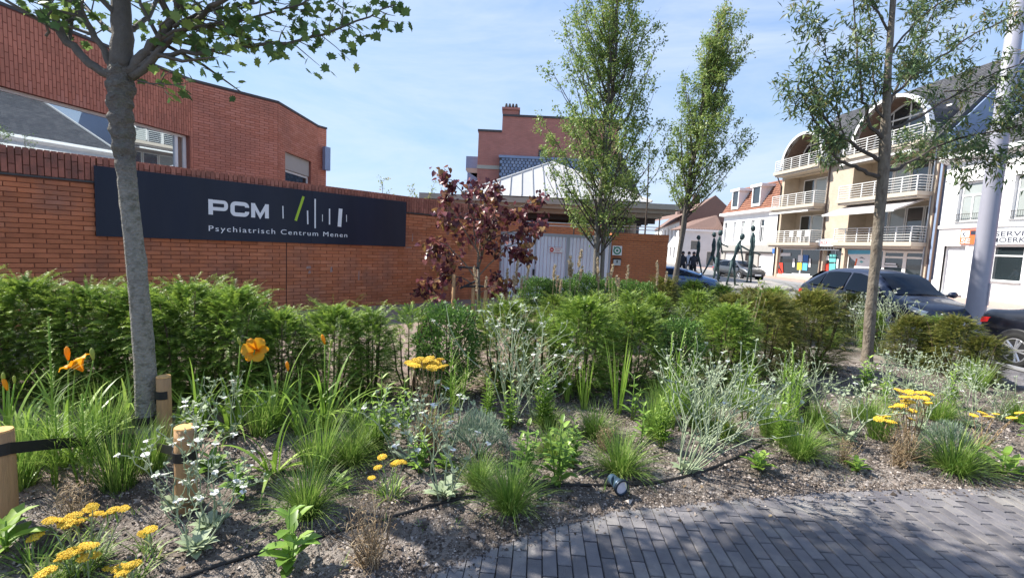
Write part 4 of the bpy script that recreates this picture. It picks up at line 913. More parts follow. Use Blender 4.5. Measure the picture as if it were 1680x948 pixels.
# balcony chairs and table on the left
for k, (x_, z) in enumerate([(2.2, SLAB[0]), (3.1, SLAB[0]), (4.0, SLAB[0])]):
    t = T('balcony_chair', ['white plastic chair at the left end of the lowest balcony', 'white plastic chair in the middle of the lowest balcony', 'white plastic chair at the right end of the lowest balcony'][k], 'chair', Matrix.Translation(loc) @ Matrix.Rotation(rz, 4, 'Z') @ Vector((x_, -.45, z + .02)), rz, 'chairs on the balcony')
    MB().box(-.22, .22, -.2, .2, .42, .46).build('seat', 'white_paint', t); MB().box(-.22, .22, .2, .24, .46, .9).build('backrest', 'white_paint', t)
    for sx_ in (-.2, .18):
        for sy_ in (-.2, .18): MB().box(sx_, sx_ + .03, sy_, sy_ + .03, 0, .42).build('leg', 'white_paint', t)

# ------------------------------------------------------------------ right: white house with the service sign
H0 = Vector((23.75, 26.78, 0)); loc, rz = facing(H0, 180); hf = fac(H0, 180)
wh = T('white_house', 'white rendered terraced house with a red and white sign board beside its door', 'house', loc, rz)
HL, HZ = 13.5, 7.35
def hr(xa, xb, ya, yb):
    (a_, z1_), (b_, _) = hf(xa, ya), hf(xb, ya); z0_ = hf((xa + xb) / 2, yb)[1]; z1_ = hf((xa + xb) / 2, ya)[1]; return a_, b_, z0_, z1_
ops = [(.93, 2.25, 3.98, 6.1), (3.75, 5.0, 3.98, 6.1), (.5, 1.75, .12, 2.72), (3.05, 4.6, 1.0, 2.75), (6.8, 8.1, 3.98, 6.1), (6.8, 8.4, 1.0, 2.75)]
wm = MB(); holed(wm, 0, HL, 0, HZ, ops, 0, .3); wm.build('wall', 'render_white', wh)
for (a_, b_, z0_, z1_) in (ops[0], ops[1], ops[4]):
    w_ = window(wh, a_ + .02, b_ - .02, z0_ + .02, z1_ - .02, .16, .09, 2, glass='glass_pale', sill=.08, transom=z0_ + 1.4)
    g = MB()
    for z in (z0_ + .1, z0_ + .42): g.bar((a_ - .02, -.03, z), (b_ + .02, -.03, z), .014)
    for k in range(12): x_ = a_ + (b_ - a_) * (k + .5) / 12; g.bar((x_, -.03, z0_ + .1), (x_, -.03, z0_ + .42), .008)
    g.build('window_guard', 'frame_dark', wh)
for o_ in (ops[3], ops[5]): window(wh, o_[0], o_[1], o_[2], o_[3], .16, .07, 1, glass='glass', sill=.1, transom=o_[2] + 1.25)
d_ = MB(); a_, b_, z0_, z1_ = ops[2]
d_.box(a_, b_, .2, .26, z0_, z1_ - .5); do = d_.build('door', 'frame_white', wh)
MB().box(a_ + .32, b_ - .08, .185, .199, .35, 2.05).build('door_panel', mat('door_cream', (.72, .74, .66), .5, var=.03), do); MB().box(b_ - .16, b_ - .11, .12, .199, 1.05, 1.15).build('handle', 'steel', do); MB().box(a_, b_, .18, .22, z1_ - .5, z1_).build('fanlight', 'pale_print', wh)
fr_ = MB(); fr_.box(a_ - .14, a_, -.03, .1, .12, z1_ + .12); fr_.box(b_, b_ + .14, -.03, .1, .12, z1_ + .12); fr_.box(a_, b_, -.03, .1, z1_, z1_ + .12); fr_.build('door_surround', 'render_white', wh)
MB().box(a_ - .1, b_ + .1, -.25, .3, 0, .119).build('doorstep', 'stone', wh)
pl_ = MB(); pl_.box(-.02, a_ - .16, -.06, 0, 0, .82); pl_.box(b_ + .16, HL, -.06, 0, 0, .82); pl_.build('plinth', 'render_white', wh)
MB().box(0, HL, -.09, 0, 3.66, 3.82).build('string_course', 'render_white', wh)
MB().prism([(0, HZ - .2), (-.12, HZ - .15), (-.42, HZ + .02), (-.42, HZ + .22), (0, HZ + .22)], -.1, HL, axis='x').build('cornice', 'render_white', wh)
MB().add([(.3, -.3, HZ + .225), (HL, -.3, HZ + .225), (HL, 3.6, HZ + 3.7), (3.4, 3.6, HZ + 3.7), (HL, 8.8, HZ + .225), (.3, 8.8, HZ + .225)], [(0, 1, 2, 3), (0, 3, 5), (3, 2, 4, 5), (0, 5, 4, 1), (1, 4, 2)]).build('roof', 'slate', wh)
sc = MB(); nrow = 24
for i in range(nrow):
    t0, t1 = i / nrow, (i + 1) / nrow; y0, y1 = -.3 + 3.9 * t0, -.3 + 3.9 * t1; za, zb2 = HZ + .225 + 3.475 * t0, HZ + .225 + 3.475 * t1; x = .35 + 3.1 * t1 + (i % 2) * .16
    while x < HL - .35: sc.add([(x, y0, za + .03 + random.uniform(0, .012)), (x + .31, y0, za + .03 + random.uniform(0, .012)), (x + .31, y1, zb2 + .006), (x, y1, zb2 + .006)], [(0, 1, 2, 3)], random.random()); x += .32
sc.build('shingle', 'slate', wh, kind='stuff')
MB().tube([(.28, -.32, HZ + .3), (3.4, 3.6, HZ + 3.76)], .09, 6).build('hip_cap', 'zinc', wh)
MB().prism([(0, 0), (8.8, 0), (8.8, HZ), (0, HZ)], HL - .3, HL, axis='x').build('side_wall', 'render_white', wh)
MB().tube([(-.04, -.12, .1), (-.04, -.12, HZ)], .05, 8).build('downpipe', 'pipe_brown', wh)
# signs on the white house
a_, z0_ = hf(1622, 400, -.08); sgz0, sgz1 = 2.82, 3.50
t = T('service_sign', 'white sign board with dark capital letters on the white house', 'sign', loc, rz)
xs0 = 3.28; MB().box(xs0, xs0 + 4.6, -.1, -.03, sgz0, sgz1).build('board', 'pale_print', t)
bq0 = hf(1632, 388, -.1)[0]
text_on(t, 'SERVICE', bq0, sgz1 - .31, 2.02, .235, -.103, 'navy_print', 1.0, .012); text_on(t, 'MOERKERKE', hf(1627, 395, -.1)[0], sgz0 + .07, 2.62, .235, -.103, 'navy_print', 1.0, .012)
t = T('garage_sign', 'square red and white sign with an arrow emblem beside the lamp column', 'sign', loc, rz)
r0x, r1x = hf(1575, 390, -.1)[0], hf(1604, 390, -.1)[0]; MB().box(r0x, r1x, -.1, -.03, sgz0 - .02, sgz1 + .05).build('board', 'orange_print', t)
mb = MB().box(r0x + .06, r0x + .50, -.106, -.1005, sgz0 + .33, sgz1 + .01); mb.build('white_field', 'sign_white', t)
mb = MB(); c = (r0x + .27, sgz0 + .52)
for s_ in (1, -1): mb.prism([(c[0] - .16, c[1]), (c[0] - .02, c[1] + .15 * s_), (c[0] + .05, c[1] + .15 * s_), (c[0] - .08, c[1])], -.109, -.1062)
mb.build('emblem', 'navy_print', t); MB().box(r0x + .56, r1x - .02, -.106, -.1005, sgz0 + .46, sgz1).build('dark_field', 'navy_print', t)
text_on(t, 'SE', r0x + .08, sgz0 + .03, .5, .24, -.104, 'pale_print', 1, .02)

# neighbours down the road on the right, outside the frame but mirrored in the strip window
loc, rz = facing((23.75, 13.2, 0), 180)
nb = T('brown_house', 'red brick house with a brown tiled roof and a brick chimney', 'house', loc, rz)
MB().box(0, 8, 0, 8, 0, 6).build('wall', 'apt_brick', nb); r1 = MB().prism([(-.3, 5.95), (4, 9.3), (8.3, 5.95)], -.1, 8.1, axis='x').build('roof', 'tile_brown', nb); MB().box(3, 3.9, 2.6, 3.4, 7.2, 10.4).build('chimney', 'orange_brick', r1)
for x_ in (1, 3.4, 5.8): window(nb, x_, x_ + 1.2, 3.6, 5.3, -.03, .07, 2)
# ------------------------------------------------------------------ houses down the street
M0 = Vector((23.15, 53.0, 0)); loc, rz = facing(M0, 183 - 6.0); mf = fac(M0, 177)
mh = T('mansard_house', 'white and grey house with an orange tiled mansard roof and two dormers', 'house', loc, rz); ML = 11.9
e0, e1 = 6.0, 8.9
cols = [mf(x_, 400)[0] for x_ in (1186, 1190.5, 1201, 1205, 1213.5, 1219.5, 1229, 1235, 1243.5, 1251)]
ops = [(cols[i], cols[i + 1], 3.0, 5.2) for i in range(0, 10, 2)]
wu = MB(); holed(wu, 0, ML, 2.75, e0, ops, 0, .3); wu.build('wall', 'render_white', mh)
for o_ in ops: window(mh, o_[0], o_[1], o_[2], o_[3], .12, .08, 2, glass='glass_pale' if random.random() < .5 else 'glass', transom=o_[2] + 1.55)
lops = [(.8, 3.6, 0, 1.95), (5.0, 6.6, 0, 1.95), (7.3, 10.6, 0, 1.95)]
wlw = MB(); holed(wlw, 0, ML, 0, 2.745, lops, 0.003, .3); wlw.build('ground_floor_wall', 'render_grey', mh)
for i, o_ in enumerate(lops): MB().box(o_[0], o_[1], .14, .2, 0, 1.95).build('door' if i == 1 else 'garage_door', 'frame_dark' if i == 1 else 'frame_white', mh)
MB().box(0, ML, -.1, .003, 1.98, 2.12).build('fascia', 'frame_dark', mh)
MB().prism([(.0, e0 - .2), (-.5, e0 - .1), (-.5, e0 + .15), (0, e0 + .15)], -.15, ML + .15, axis='x').build('cornice', 'render_white', mh)
mr_ = MB().prism([(-.3, e0 + .152), (1.3, e1), (5.5, e1 + .8), (9, e0 + .152)], 0, ML, axis='x').build('roof', 'tile_orange', mh)
tl = MB(); nr = 12
for i in range(nr):
    t0, t1 = i / nr, (i + 1) / nr; y0, y1 = -.3 + 1.6 * t0, -.3 + 1.6 * t1; za, zb2 = e0 + .152 + (e1 - e0 - .152) * t0, e0 + .152 + (e1 - e0 - .152) * t1; x = 0
    while x < ML - .22: tl.add([(x, y0 - .02, za + .05), (x + .12, y0 - .045, za + .08), (x + .24, y0 - .02, za + .05), (x + .24, y1, zb2 + .02), (x, y1, zb2 + .02)], [(0, 1, 2, 3, 4)], random.random()); x += .25
tl.build('roof_tile', 'tile_orange', mr_, kind='stuff')
for (xa, xb) in ((mf(1203, 345)[0], mf(1214, 345)[0]), (mf(1237, 330)[0], mf(1251, 330)[0])):
    dd = MB(); dd.box(xa - .25, xb + .25, -.35, 1.2, e0 + 2.35, e0 + 2.6); dd.box(xa, xa + .14, -.25, 1.0, e0 + .5, e0 + 2.35); dd.box(xb - .14, xb, -.25, 1.0, e0 + .5, e0 + 2.35); dd.box(xa + .14, xb - .14, -.25, -.1, e0 + .5, e0 + .75); do = dd.build('dormer', 'render_white', mh)
    MB().box(xa + .14, xb - .14, -.17, -.12, e0 + .75, e0 + 2.35).build('pane', 'glass', do)
MB().box(0, .3, .3, 9, 0, e0).build('side_wall', 'render_white', mh)
# low grey house in front of the brown gable
G0 = Vector((at(1117, 420, 60).x, 60, 0)); loc, rz = facing(G0, 92)
gh = T('grey_house', 'low grey and white house with a brown pantiled roof at the street corner', 'house', loc, rz); GLn = at(1181, 420, 60).x - G0.x
gops = [(1.1, 2.3, 2.1, 3.3), (3.2, 4.2, .2, 2.0), (4.0 + .4, 5.0, .2, 2.0)]
gm_ = MB(); holed(gm_, 0, GLn, 0, 4.45, gops, 0, .3); gm_.build('wall', 'render_pale', gh)
for o_ in gops: window(gh, *o_, .1, .06, 1)
MB().box(-.1, GLn + .1, -.3, 0, 4.45, 4.7).build('gutter', 'render_white', gh)
gr = MB().add([(-.1, -.3, 4.7), (GLn + .1, -.3, 4.7), (GLn + .1, 2.6, 6.75), (1.9, 2.6, 5.9), (GLn + .1, 5.5, 4.7), (-.1, 5.5, 4.7)], [(0, 1, 2, 3), (0, 3, 5), (2, 4, 5, 3), (0, 5, 4, 1), (1, 4, 2)]).build('roof', 'tile_brown', gh)
pt = MB()
for i in range(24):
    x_ = .15 + i * (GLn - .1) / 24; top = min(1, max(.12, (x_ + .1) / 2.3)); pt.tube([(x_, -.32, 4.72), (x_, -.3 + 2.9 * top, 4.72 + (1.2 + .85 * min(1, max(0, (x_ - 1.9) / (GLn - 1.8)))) * top)], .055, 5)
pt.build('pantile', 'tile_brown', gr, kind='stuff')
# brown brick gable house and the white row behind
N0 = Vector((at(1186, 420, 66).x, 66, 0)); loc, rz = facing((at(1116, 420, 66).x, 66, 0), 90)
gb = T('gable_house', 'tall dark brown brick gable house with a red tiled roof and chimneys', 'house', loc, rz); gw_ = N0.x - at(1116, 420, 66).x; px0 = at(1116, 420, 66).x
gpt = lambda x_, y_: (at(x_, y_, 66).x - px0, at(x_, y_, 66).z)
MB().prism([(0, 0), (gw_, 0), gpt(1185, 342), gpt(1168, 331), gpt(1116, 357)], 0, .3).build('wall', 'brown_brick', gb)
A_, B_ = gpt(1168, 329.5), gpt(1114, 357)
MB().add([(B_[0] - .3, -.1, B_[1]), (A_[0], -.1, A_[1]), (A_[0], 22, A_[1]), (B_[0] - .3, 22, B_[1])], [(0, 1, 2, 3)]).build('roof', 'tile_brown', gb)
for (xa, xb, ya, yb) in [(1126, 1135, 323, 345), (1139, 1148, 327, 340)]:
    p, q = gpt(xa, yb), gpt(xb, ya); MB().box(p[0], q[0], 2.5, 3.6, p[1] - 1, q[1]).build('chimney', 'brown_brick', gb)
R0 = Vector((at(1072, 420, 100).x, 100, 0)); R1 = Vector((at(1115.5, 420, 66).x, 66, 0)); az_ = math.degrees(math.atan2(R1.x - R0.x, R1.y - R0.y)); loc, rz = facing(R0, az_); RL = (R1 - R0).length
hz_ = at(1114, 362, 66).z
for k, (fa, fb, mtl, lab, lab2) in enumerate([(0, .55, 'render_white', 'white terraced house with dark windows at the far end of the street', 0), (.55, 1, 'render_pale', 'pale grey terraced house next to the dark brown gable', 0)]):
    l_ = R0.lerp(R1, fa); rr = T('terraced_house', lab, 'house', l_, rz, 'far row of houses'); L_ = RL * (fb - fa) - .01
    ops = [(L_ * (i + .3) / 4, L_ * (i + .7) / 4, z, z + 1.7) for i in range(4) for z in (.6 + .2, 3.9)]
    m_ = MB(); holed(m_, 0, L_, 0, hz_, ops, 0, .3); m_.build('wall', mtl, rr)
    for o_ in ops: window(rr, *o_, .12, .07, 2)
    MB().prism([(-.4, hz_), (4, hz_ + 3.6), (8, hz_)], 0, L_, axis='x').build('roof', 'tile_brown', rr); MB().box(L_ * .4, L_ * .4 + 1, 2.6, 3.6, hz_ + 1.5, hz_ + 4.6).build('chimney', 'brown_brick', rr)

# ------------------------------------------------------------------ lamp column
pb = gp(1594, 556); q = at(1601, 500, pb.y)
lp = T('lamp_column', 'tall tapering pale grey lamp column between the parked cars and the shrubs', 'lamp column', (pb.x, pb.y, 0), 0)
MB().lathe([(.22, -.05), (.22, .03), (.185, .05), (.18, .6), (.172, 2.6), (.16, 4.5), (.12, 9)], 28).build('shaft', 'pole', lp, smooth=True)
MB().lathe([(.205, .035), (.205, .09), (.19, .1)], 24).build('base_collar', 'pole', lp, smooth=True)
MB().box(-.19, -.165, -.07, .07, .8, 1.3, m=Matrix.Rotation(2.2, 4, 'Z')).build('service_door', 'pole', lp)
hd = MB().tube([(0, 0, 9), (.05, 0, 9.5), (.5, 0, 9.9), (1.4, 0, 10)], .06, 8).build('arm', 'pole', lp); MB().box(1.3, 1.9, -.14, .14, 9.94, 10.08).build('lamp_head', 'pole', lp)

# ------------------------------------------------------------------ sculptures
def figure(px_, feet_y, D, head_y, face=1, arm=None, bend=0.0, leg=.25, label='', body=.125):
    base = at(px_, feet_y, D); top = at(px_ + 4, head_y, D); h = top.z - .0
    t = T('sculpture', label, 'sculpture', (base.x, D, .02), 0, 'tall thin bronze figures on the square')
    b = MB(); hip = Vector((0, 0, h * .47)); sh = Vector((bend * h * .16, 0, h * .80)); hc = Vector((bend * h * .22 + .04 * face, 0, h * .93))
    bz = MB()
    bz.tube([Vector((leg * h * .22, .05, 0)), Vector((leg * h * .13, .03, h * .25)), hip + Vector((.05, .02, 0))], [.05, .06, .1], 8)
    bz.tube([Vector((-leg * h * .25, -.06, 0)), Vector((-leg * h * .12, -.03, h * .24)), hip + Vector((-.05, -.02, 0))], [.05, .06, .1], 8)
    for s_ in (1, -1): bz.tube([Vector((leg * h * .22 * s_, .05 * s_, .03)), Vector((leg * h * .22 * s_ + .2 * face, .05 * s_, .02))], [.06, .035], 6)
    bz.tube([hip - Vector((0, 0, .12)), hip, hip.lerp(sh, .35), hip.lerp(sh, .75), sh, sh.lerp(hc, .5)], [.06, body * .95, body * .62, body * 1.15, body * .85, .055], 10, squash=.7)
    bz.build('body', 'bronze', t, smooth=True)
    hm = MB(); hm.lathe([(.01, -.17), (.09, -.13), (.125, -.03), (.13, .06), (.10, .15), (.03, .19)], 12, Matrix.Translation(hc) @ Matrix.Rotation(.15 * face, 4, 'Y')); hm.tube([hc + Vector((.1 * face, 0, 0)), hc + Vector((.19 * face, 0, -.03))], [.03, .012], 5); hm.build('head', 'bronze', t, smooth=True)
    if arm: 
        for s_, (dx, dz) in zip((1, -1), arm): MB().tube([sh + Vector((0, .12 * s_, -.02)), sh + Vector((dx * .5, .13 * s_, dz * .45 - .08)), sh + Vector((dx, .1 * s_, dz)), sh + Vector((dx * 1.1, .1 * s_, dz * 1.08))], [.055, .045, .038, .05], 6).build('arm', 'bronze', t, smooth=True)
    else:
        for s_ in (1, -1): MB().tube([sh + Vector((0, .16 * s_, -.02)), sh + Vector((.02, .2 * s_, -h * .17)), sh + Vector((.06 * face, .19 * s_, -h * .32))], [.055, .045, .035], 6).build('arm', 'bronze', t, smooth=True)
    return t
figure(1142, 453, 34, 386, -1, None, 0, .7, 'tall thin bronze figure striding, leftmost of the group')
figure(1166, 455, 32, 380.5, -1, None, .05, .9, 'thin bronze figure mid stride, back to back with its neighbour')
figure(1174, 463, 28.4, 377, 1, [(.55, -.35), (.2, -.75)], 0, .25, 'upright bronze figure with one forearm held out, in the middle of the group')
figure(1199, 468, 26, 383, 1, [(1.15, -.5), (.25, -.95)], .55, .4, 'leaning bronze figure reaching its arm out to another figure')
figure(1229, 460, 29, 369, -1, None, 0, .18, 'tallest bronze figure, upright, touched by the outstretched arm', .15)

# ------------------------------------------------------------------ cars
def car(label, loc, az, paint, L=4.3, Wd=1.8, H=1.46, plate=True, kind='hatch', cat='car'):
    """nose along local +x"""
    t = T('parked_car', label, cat, loc, PI / 2 - rad(az)); h = L / 2; hw = Wd / 2
    belt = [(-h + .02, .98), (-1.2, 1.0), (0, .98), (.95, .93)]
    # side profile stations: x, sill z, belt z, roof z, roof half width, belt half width
    st = [(-h, .45, .80, .80, hw * .72, hw * .80), (-h + .06, .32, .95, .97, hw * .74, hw * .90), (-h + .22, .26, 1.0, 1.14 if kind == 'hatch' else 1.0, hw * .70, hw * .96), (-h + .62, .22, 1.0, 1.38 if kind == 'hatch' else 1.03, hw * .68, hw), (-h + 1.05, .2, .99, H - .03 if kind == 'hatch' else 1.3, hw * .68, hw), (-h + 1.7, .2, .97, H, hw * .69, hw), (.05, .2, .95, H - .01, hw * .69, hw), (.45, .2, .93, H - .09, hw * .69, hw), (.95, .2, .91, 1.12, hw * .74, hw), (1.28, .2, .89, .93, hw * .80, hw * .99), (1.75, .24, .80, .86, hw * .76, hw * .95), (h - .12, .3, .68, .74, hw * .62, hw * .86), (h, .38, .55, .58, hw * .5, hw * .72)]
    rings = []
    for (x, zs_, zb_, zr, rw, bw2) in st:
        rings.append([(x, -bw2 * .92, zs_), (x, -bw2 * .99, (zs_ + zb_) * .52), (x, -bw2 * .96, zb_), (x, -rw, zr - (zr - zb_) * .12), (x, -rw * .8, zr), (x, 0, zr + .025), (x, rw * .8, zr), (x, rw, zr - (zr - zb_) * .12), (x, bw2 * .96, zb_), (x, bw2 * .99, (zs_ + zb_) * .52), (x, bw2 * .92, zs_)])
    k = 11; vs = [p for r in rings for p in r]; fs = []
    for i in range(len(rings) - 1):
        for j in range(k - 1): fs.append((i * k + j, (i + 1) * k + j, (i + 1) * k + j + 1, i * k + j + 1))
        fs.append((i * k + k - 1, (i + 1) * k + k - 1, (i + 1) * k, i * k))
    fs += [tuple(range(k)), tuple(reversed(range((len(rings) - 1) * k, len(rings) * k)))]
    body = MB().add(vs, fs).build('body', paint, t, smooth=True)
    bm2 = body.modifiers.new('soft', 'SUBSURF'); bm2.levels = 1; bm2.render_levels = 2
    # glazing panels laid just proud of the cabin
    def lerp3(a_, b_, u): return tuple(a_[i] + (b_[i] - a_[i]) * u for i in range(3))
    def cabin(x, s_):
        for i in range(len(st) - 1):
            if st[i][0] <= x <= st[i + 1][0]:
                u = (x - st[i][0]) / (st[i + 1][0] - st[i][0]); v = [st[i][q] + (st[i + 1][q] - st[i][q]) * u for q in range(6)]; return v
    def side_pane(xs_, ztops, s_):
        lo, hi = [], []
        for x, ft in zip(xs_, ztops):
            v = cabin(x, s_); zt_ = v[3] - (v[3] - v[2]) * .12; b_ = Vector((x, s_ * (v[5] * .955 + .006), v[2] + .02)); t_ = Vector((x, s_ * (v[4] + .012), zt_ - .03)); lo.append(b_ + Vector((0, s_ * .008, 0))); hi.append(b_.lerp(t_, ft) + Vector((0, s_ * .008, 0)))
        n = len(lo); MB().add(lo + hi, [(i, i + 1, i + 1 + n, i + n) for i in range(n - 1)]).build('side_window', 'car_glass', t, smooth=True)
    for s_ in (1, -1):
        if kind == 'hatch': side_pane([-h + .55, -h + .85, -h + 1.0], [.25, .85, .92], s_); side_pane([-h + 1.06, -h + 1.4, -h + 1.9], [.93, .97, .97], s_); side_pane([-h + 1.98, 0.05, .45, .95, 1.15], [.97, .97, .93, .55, .05], s_)
        else: side_pane([-h + .95, -h + 1.2, -h + 1.75], [.4, .9, .95], s_); side_pane([-h + 1.83, 0.05, .45, .95, 1.15], [.97, .97, .93, .55, .05], s_)
    wsx = [(.47, H - .105), (.72, H - .22), (.97, 1.115), (1.2, .985)]; v = []; n = len(wsx)
    for x, z in wsx:
        c_ = cabin(x, 1); v += [(x + .02, -c_[4] * .9, z + .012), (x + .045, 0, z + .045), (x + .02, c_[4] * .9, z + .012)]
    MB().add(v, [f for i in range(n - 1) for f in ((i * 3, i * 3 + 1, i * 3 + 4, i * 3 + 3), (i * 3 + 1, i * 3 + 2, i * 3 + 5, i * 3 + 4))]).build('windscreen', 'car_glass', t, smooth=True)
    rw_ = [(-h + .12, 1.06), (-h + .3, 1.22), (-h + .62, 1.395)] if kind == 'hatch' else [(-h + .72, 1.1), (-h + .9, 1.22), (-h + 1.05, 1.32)]; v = []
    for x, z in rw_: c_ = cabin(x, 1); v += [(x - .02, -c_[4] * .88, z + .02), (x - .045, 0, z + .04), (x - .02, c_[4] * .88, z + .02)]
    MB().add(v, [f for i in range(2) for f in ((i * 3, i * 3 + 1, i * 3 + 4, i * 3 + 3), (i * 3 + 1, i * 3 + 2, i * 3 + 5, i * 3 + 4))]).build('rear_window', 'car_glass', t, smooth=True)
    ax0, ax1 = -h + .82, h - .86
    for s_ in (1, -1):
        for x in (ax0, ax1):
            m_ = Matrix.Translation((x, s_ * (hw - .1), .32)) @ Matrix.Rotation(-s_ * PI / 2, 4, 'X')
            MB().lathe([(.35, -.02), (.385, .0), (.385, .085), (.36, .09)], 28, m_ @ Matrix.Translation((0, 0, .012))).build('wheel_arch', 'trim', t, smooth=True)
            wh_ = MB().lathe([(.22, -.1), (.30, -.1), (.32, -.07), (.32, .09), (.30, .115), (.225, .118), (.21, .09)], 28, m_).build('wheel', 'tyre', t, smooth=True)
            rm = MB().lathe([(.215, .085), (.22, .11), (.20, .113), (.195, .09)], 24, m_)
            rm.lathe([(.06, .05), (.06, .112), (.03, .118)], 12, m_)
            for q in range(5):
                for dq in (-.16, .16):
                    an = q * 2 * PI / 5 + dq; a_ = m_ @ Vector((.05 * math.cos(an), .05 * math.sin(an), .10)); b_ = m_ @ Vector((.205 * math.cos(an * 1 + dq * .1), .205 * math.sin(an + dq * .1), .105)); rm.tube([a_, b_], [.02, .018], 5)
            rm.build('rim', 'alloy', wh_)
            MB().lathe([(.2, .03), (.2, .05)], 20, m_).build('brake_disc', 'trim', wh_)
        MB().tube([(.98, s_ * (hw * .93), .98), (1.0, s_ * (hw + .06), 1.0)], [.03, .03], 6).build('mirror_arm', 'trim', t)
        MB().lathe([(.02, -.06), (.075, -.04), (.085, .03), (.05, .07)], 10, Matrix.Translation((1.0, s_ * (hw + .12), 1.02)) @ Matrix.Rotation(PI / 2, 4, 'Y') @ Matrix.Scale(1.35, 4, (0, 1, 0))).build('wing_mirror', paint, t, smooth=True)
        MB().prism([(h - .44, .70), (h - .10, .60), (h - .13, .69), (h - .46, .79)], s_ * hw * .60, s_ * hw * .90).build('headlight', 'lamp_clear', t)
        MB().prism([(-h + .09, .72), (-h + .30, .76), (-h + .29, .84), (-h + .11, .83)], s_ * hw * .60, s_ * hw * .925).build('tail_light', 'lamp_red', t)
        MB().box(-h + 2.2, -h + 2.4, s_ * (hw * .985), s_ * (hw + .012), .78, .81).build('door_handle', paint, t)
        MB().box(ax0 + .42, ax1 - .42, s_ * hw * .93, s_ * (hw * .985), .18, .27).build('sill_trim', 'trim', t)
    MB().box(h - .06, h + .012, -hw * .5, hw * .5, .36, .5).build('grille', 'trim', t); MB().box(h + .006, h + .022, -.26, .26, .40, .50).build('number_plate', 'sign_white', t)
    MB().box(-h - .03, -h + .02, -.26, .26, .62, .73).build('number_plate', 'sign_white', t)
    return t
car('dark blue grey hatchback parked behind the shrubs, seen from its nose side', (9.95, 12.75, -.10), 176, 'car_blue', 4.35, 1.82, 1.56)
car('black saloon car cut off by the picture edge, showing its rear wheel', (10.0, 6.85, -.12), 178, 'car_black', 4.7, 1.84, 1.46, kind='saloon')
car('mid grey car parked on the street behind the bronze figures', (16.9, 35.5, -.12), 168, 'car_mid', 4.2, 1.75, 1.45)
car('bright blue car half hidden at the end of the orange wall', (7.4, 21.8, -.28), 100, 'car_sky', 4.0, 1.7, 1.30)

# ------------------------------------------------------------------ cyclists waiting across the square
def cyclist(px_, D, top, bottom, label, py_=450):
    p = at(px_, py_, D); t = T('bicycle', 'black bicycle ' + bottom, 'bicycle', (p.x, D, 0 if D < 31 else -.12), rad(70), 'bicycles across the square')
    for x in (-.52, .52):
        r = MB(); n = 22; pts = [(x + .34 * math.cos(2 * PI * k / n), 0, .35 + .34 * math.sin(2 * PI * k / n)) for k in range(n + 1)]; wv = r.tube(pts, .02, 5, False).build('wheel', 'tyre', t)
    f = MB(); f.tube([(-.52, 0, .35), (-.1, 0, .32), (.42, 0, .78), (-.22, 0, .8), (-.1, 0, .32)], .02, 5); f.tube([(-.52, 0, .35), (-.22, 0, .8), (-.25, 0, .95)], .018, 5); f.tube([(.52, 0, .35), (.4, 0, .85), (.36, 0, 1.02)], .018, 5); f.build('frame', 'trim', t)
    MB().tube([(.3, -.28, 1.0), (.38, 0, 1.03), (.3, .28, 1.0)], .015, 5).build('handlebar', 'trim', t); MB().box(-.36, -.14, -.07, .07, .94, 1.0).build('saddle', 'trim', t)
    o = t.location
    pr_ = T('person', label, 'person', t.location, rad(70), 'cyclists across the square')
    vs = [(-.22, 0, 1.05), (-.12, 0, 1.3), (0, 0, 1.52), (.02, 0, 1.6), (-.2, .1, 1.02), (.12, .14, .78), (.02, .15, .35), (.14, .15, .32), (-.2, -.1, 1.02), (.08, -.14, .66), (-.12, -.15, .2), (.0, -.15, .17), (0, .2, 1.47), (.14, .24, 1.22), (.3, .26, 1.06), (0, -.2, 1.47), (.14, -.24, 1.22), (.3, -.26, 1.06), (.05, 0, 1.72)]
    es = [(0, 1), (1, 2), (2, 3), (0, 4), (4, 5), (5, 6), (6, 7), (0, 8), (8, 9), (9, 10), (10, 11), (2, 12), (12, 13), (13, 14), (2, 15), (15, 16), (16, 17), (3, 18)]
    me = bpy.data.meshes.new('body'); me.from_pydata(vs, es, []); b = link('body', me, K[top], pr_); md = b.modifiers.new('skin', 'SKIN'); rad_ = [.15, .15, .14, .06, .11, .08, .05, .05, .11, .08, .05, .05, .07, .05, .04, .07, .05, .04, .105]
    for v, r in zip(me.skin_vertices[0].data, rad_): v.radius = (r, r)
    me.skin_vertices[0].data[0].use_root = True; b.modifiers.new('sub', 'SUBSURF').render_levels = 1
    MB().lathe([(.02, -.12), (.09, -.08), (.1, .03), (.07, .1), (.02, .12)], 10, Matrix.Translation((.07, 0, 1.74))).build('head', 'skin', pr_, smooth=True)
    MB().lathe([(.112, -.02), (.115, .04), (.085, .11), (.02, .145)], 10, Matrix.Translation((.05, 0, 1.76))).build('hair', 'cloth_dark', pr_, smooth=True)
cyclist(1118, 32, 'cloth_dark', 'under the leftmost dark clad cyclist', 'cyclist in dark clothes, leftmost of the three waiting')
cyclist(1128, 33.5, 'cloth_pale', 'under the cyclist in a pale top', 'cyclist in a pale grey top between two dark clad ones')
cyclist(1136, 31.5, 'cloth_dark', 'under the dark clad cyclist beside the bronze figure', 'cyclist in dark clothes beside the striding bronze figure')
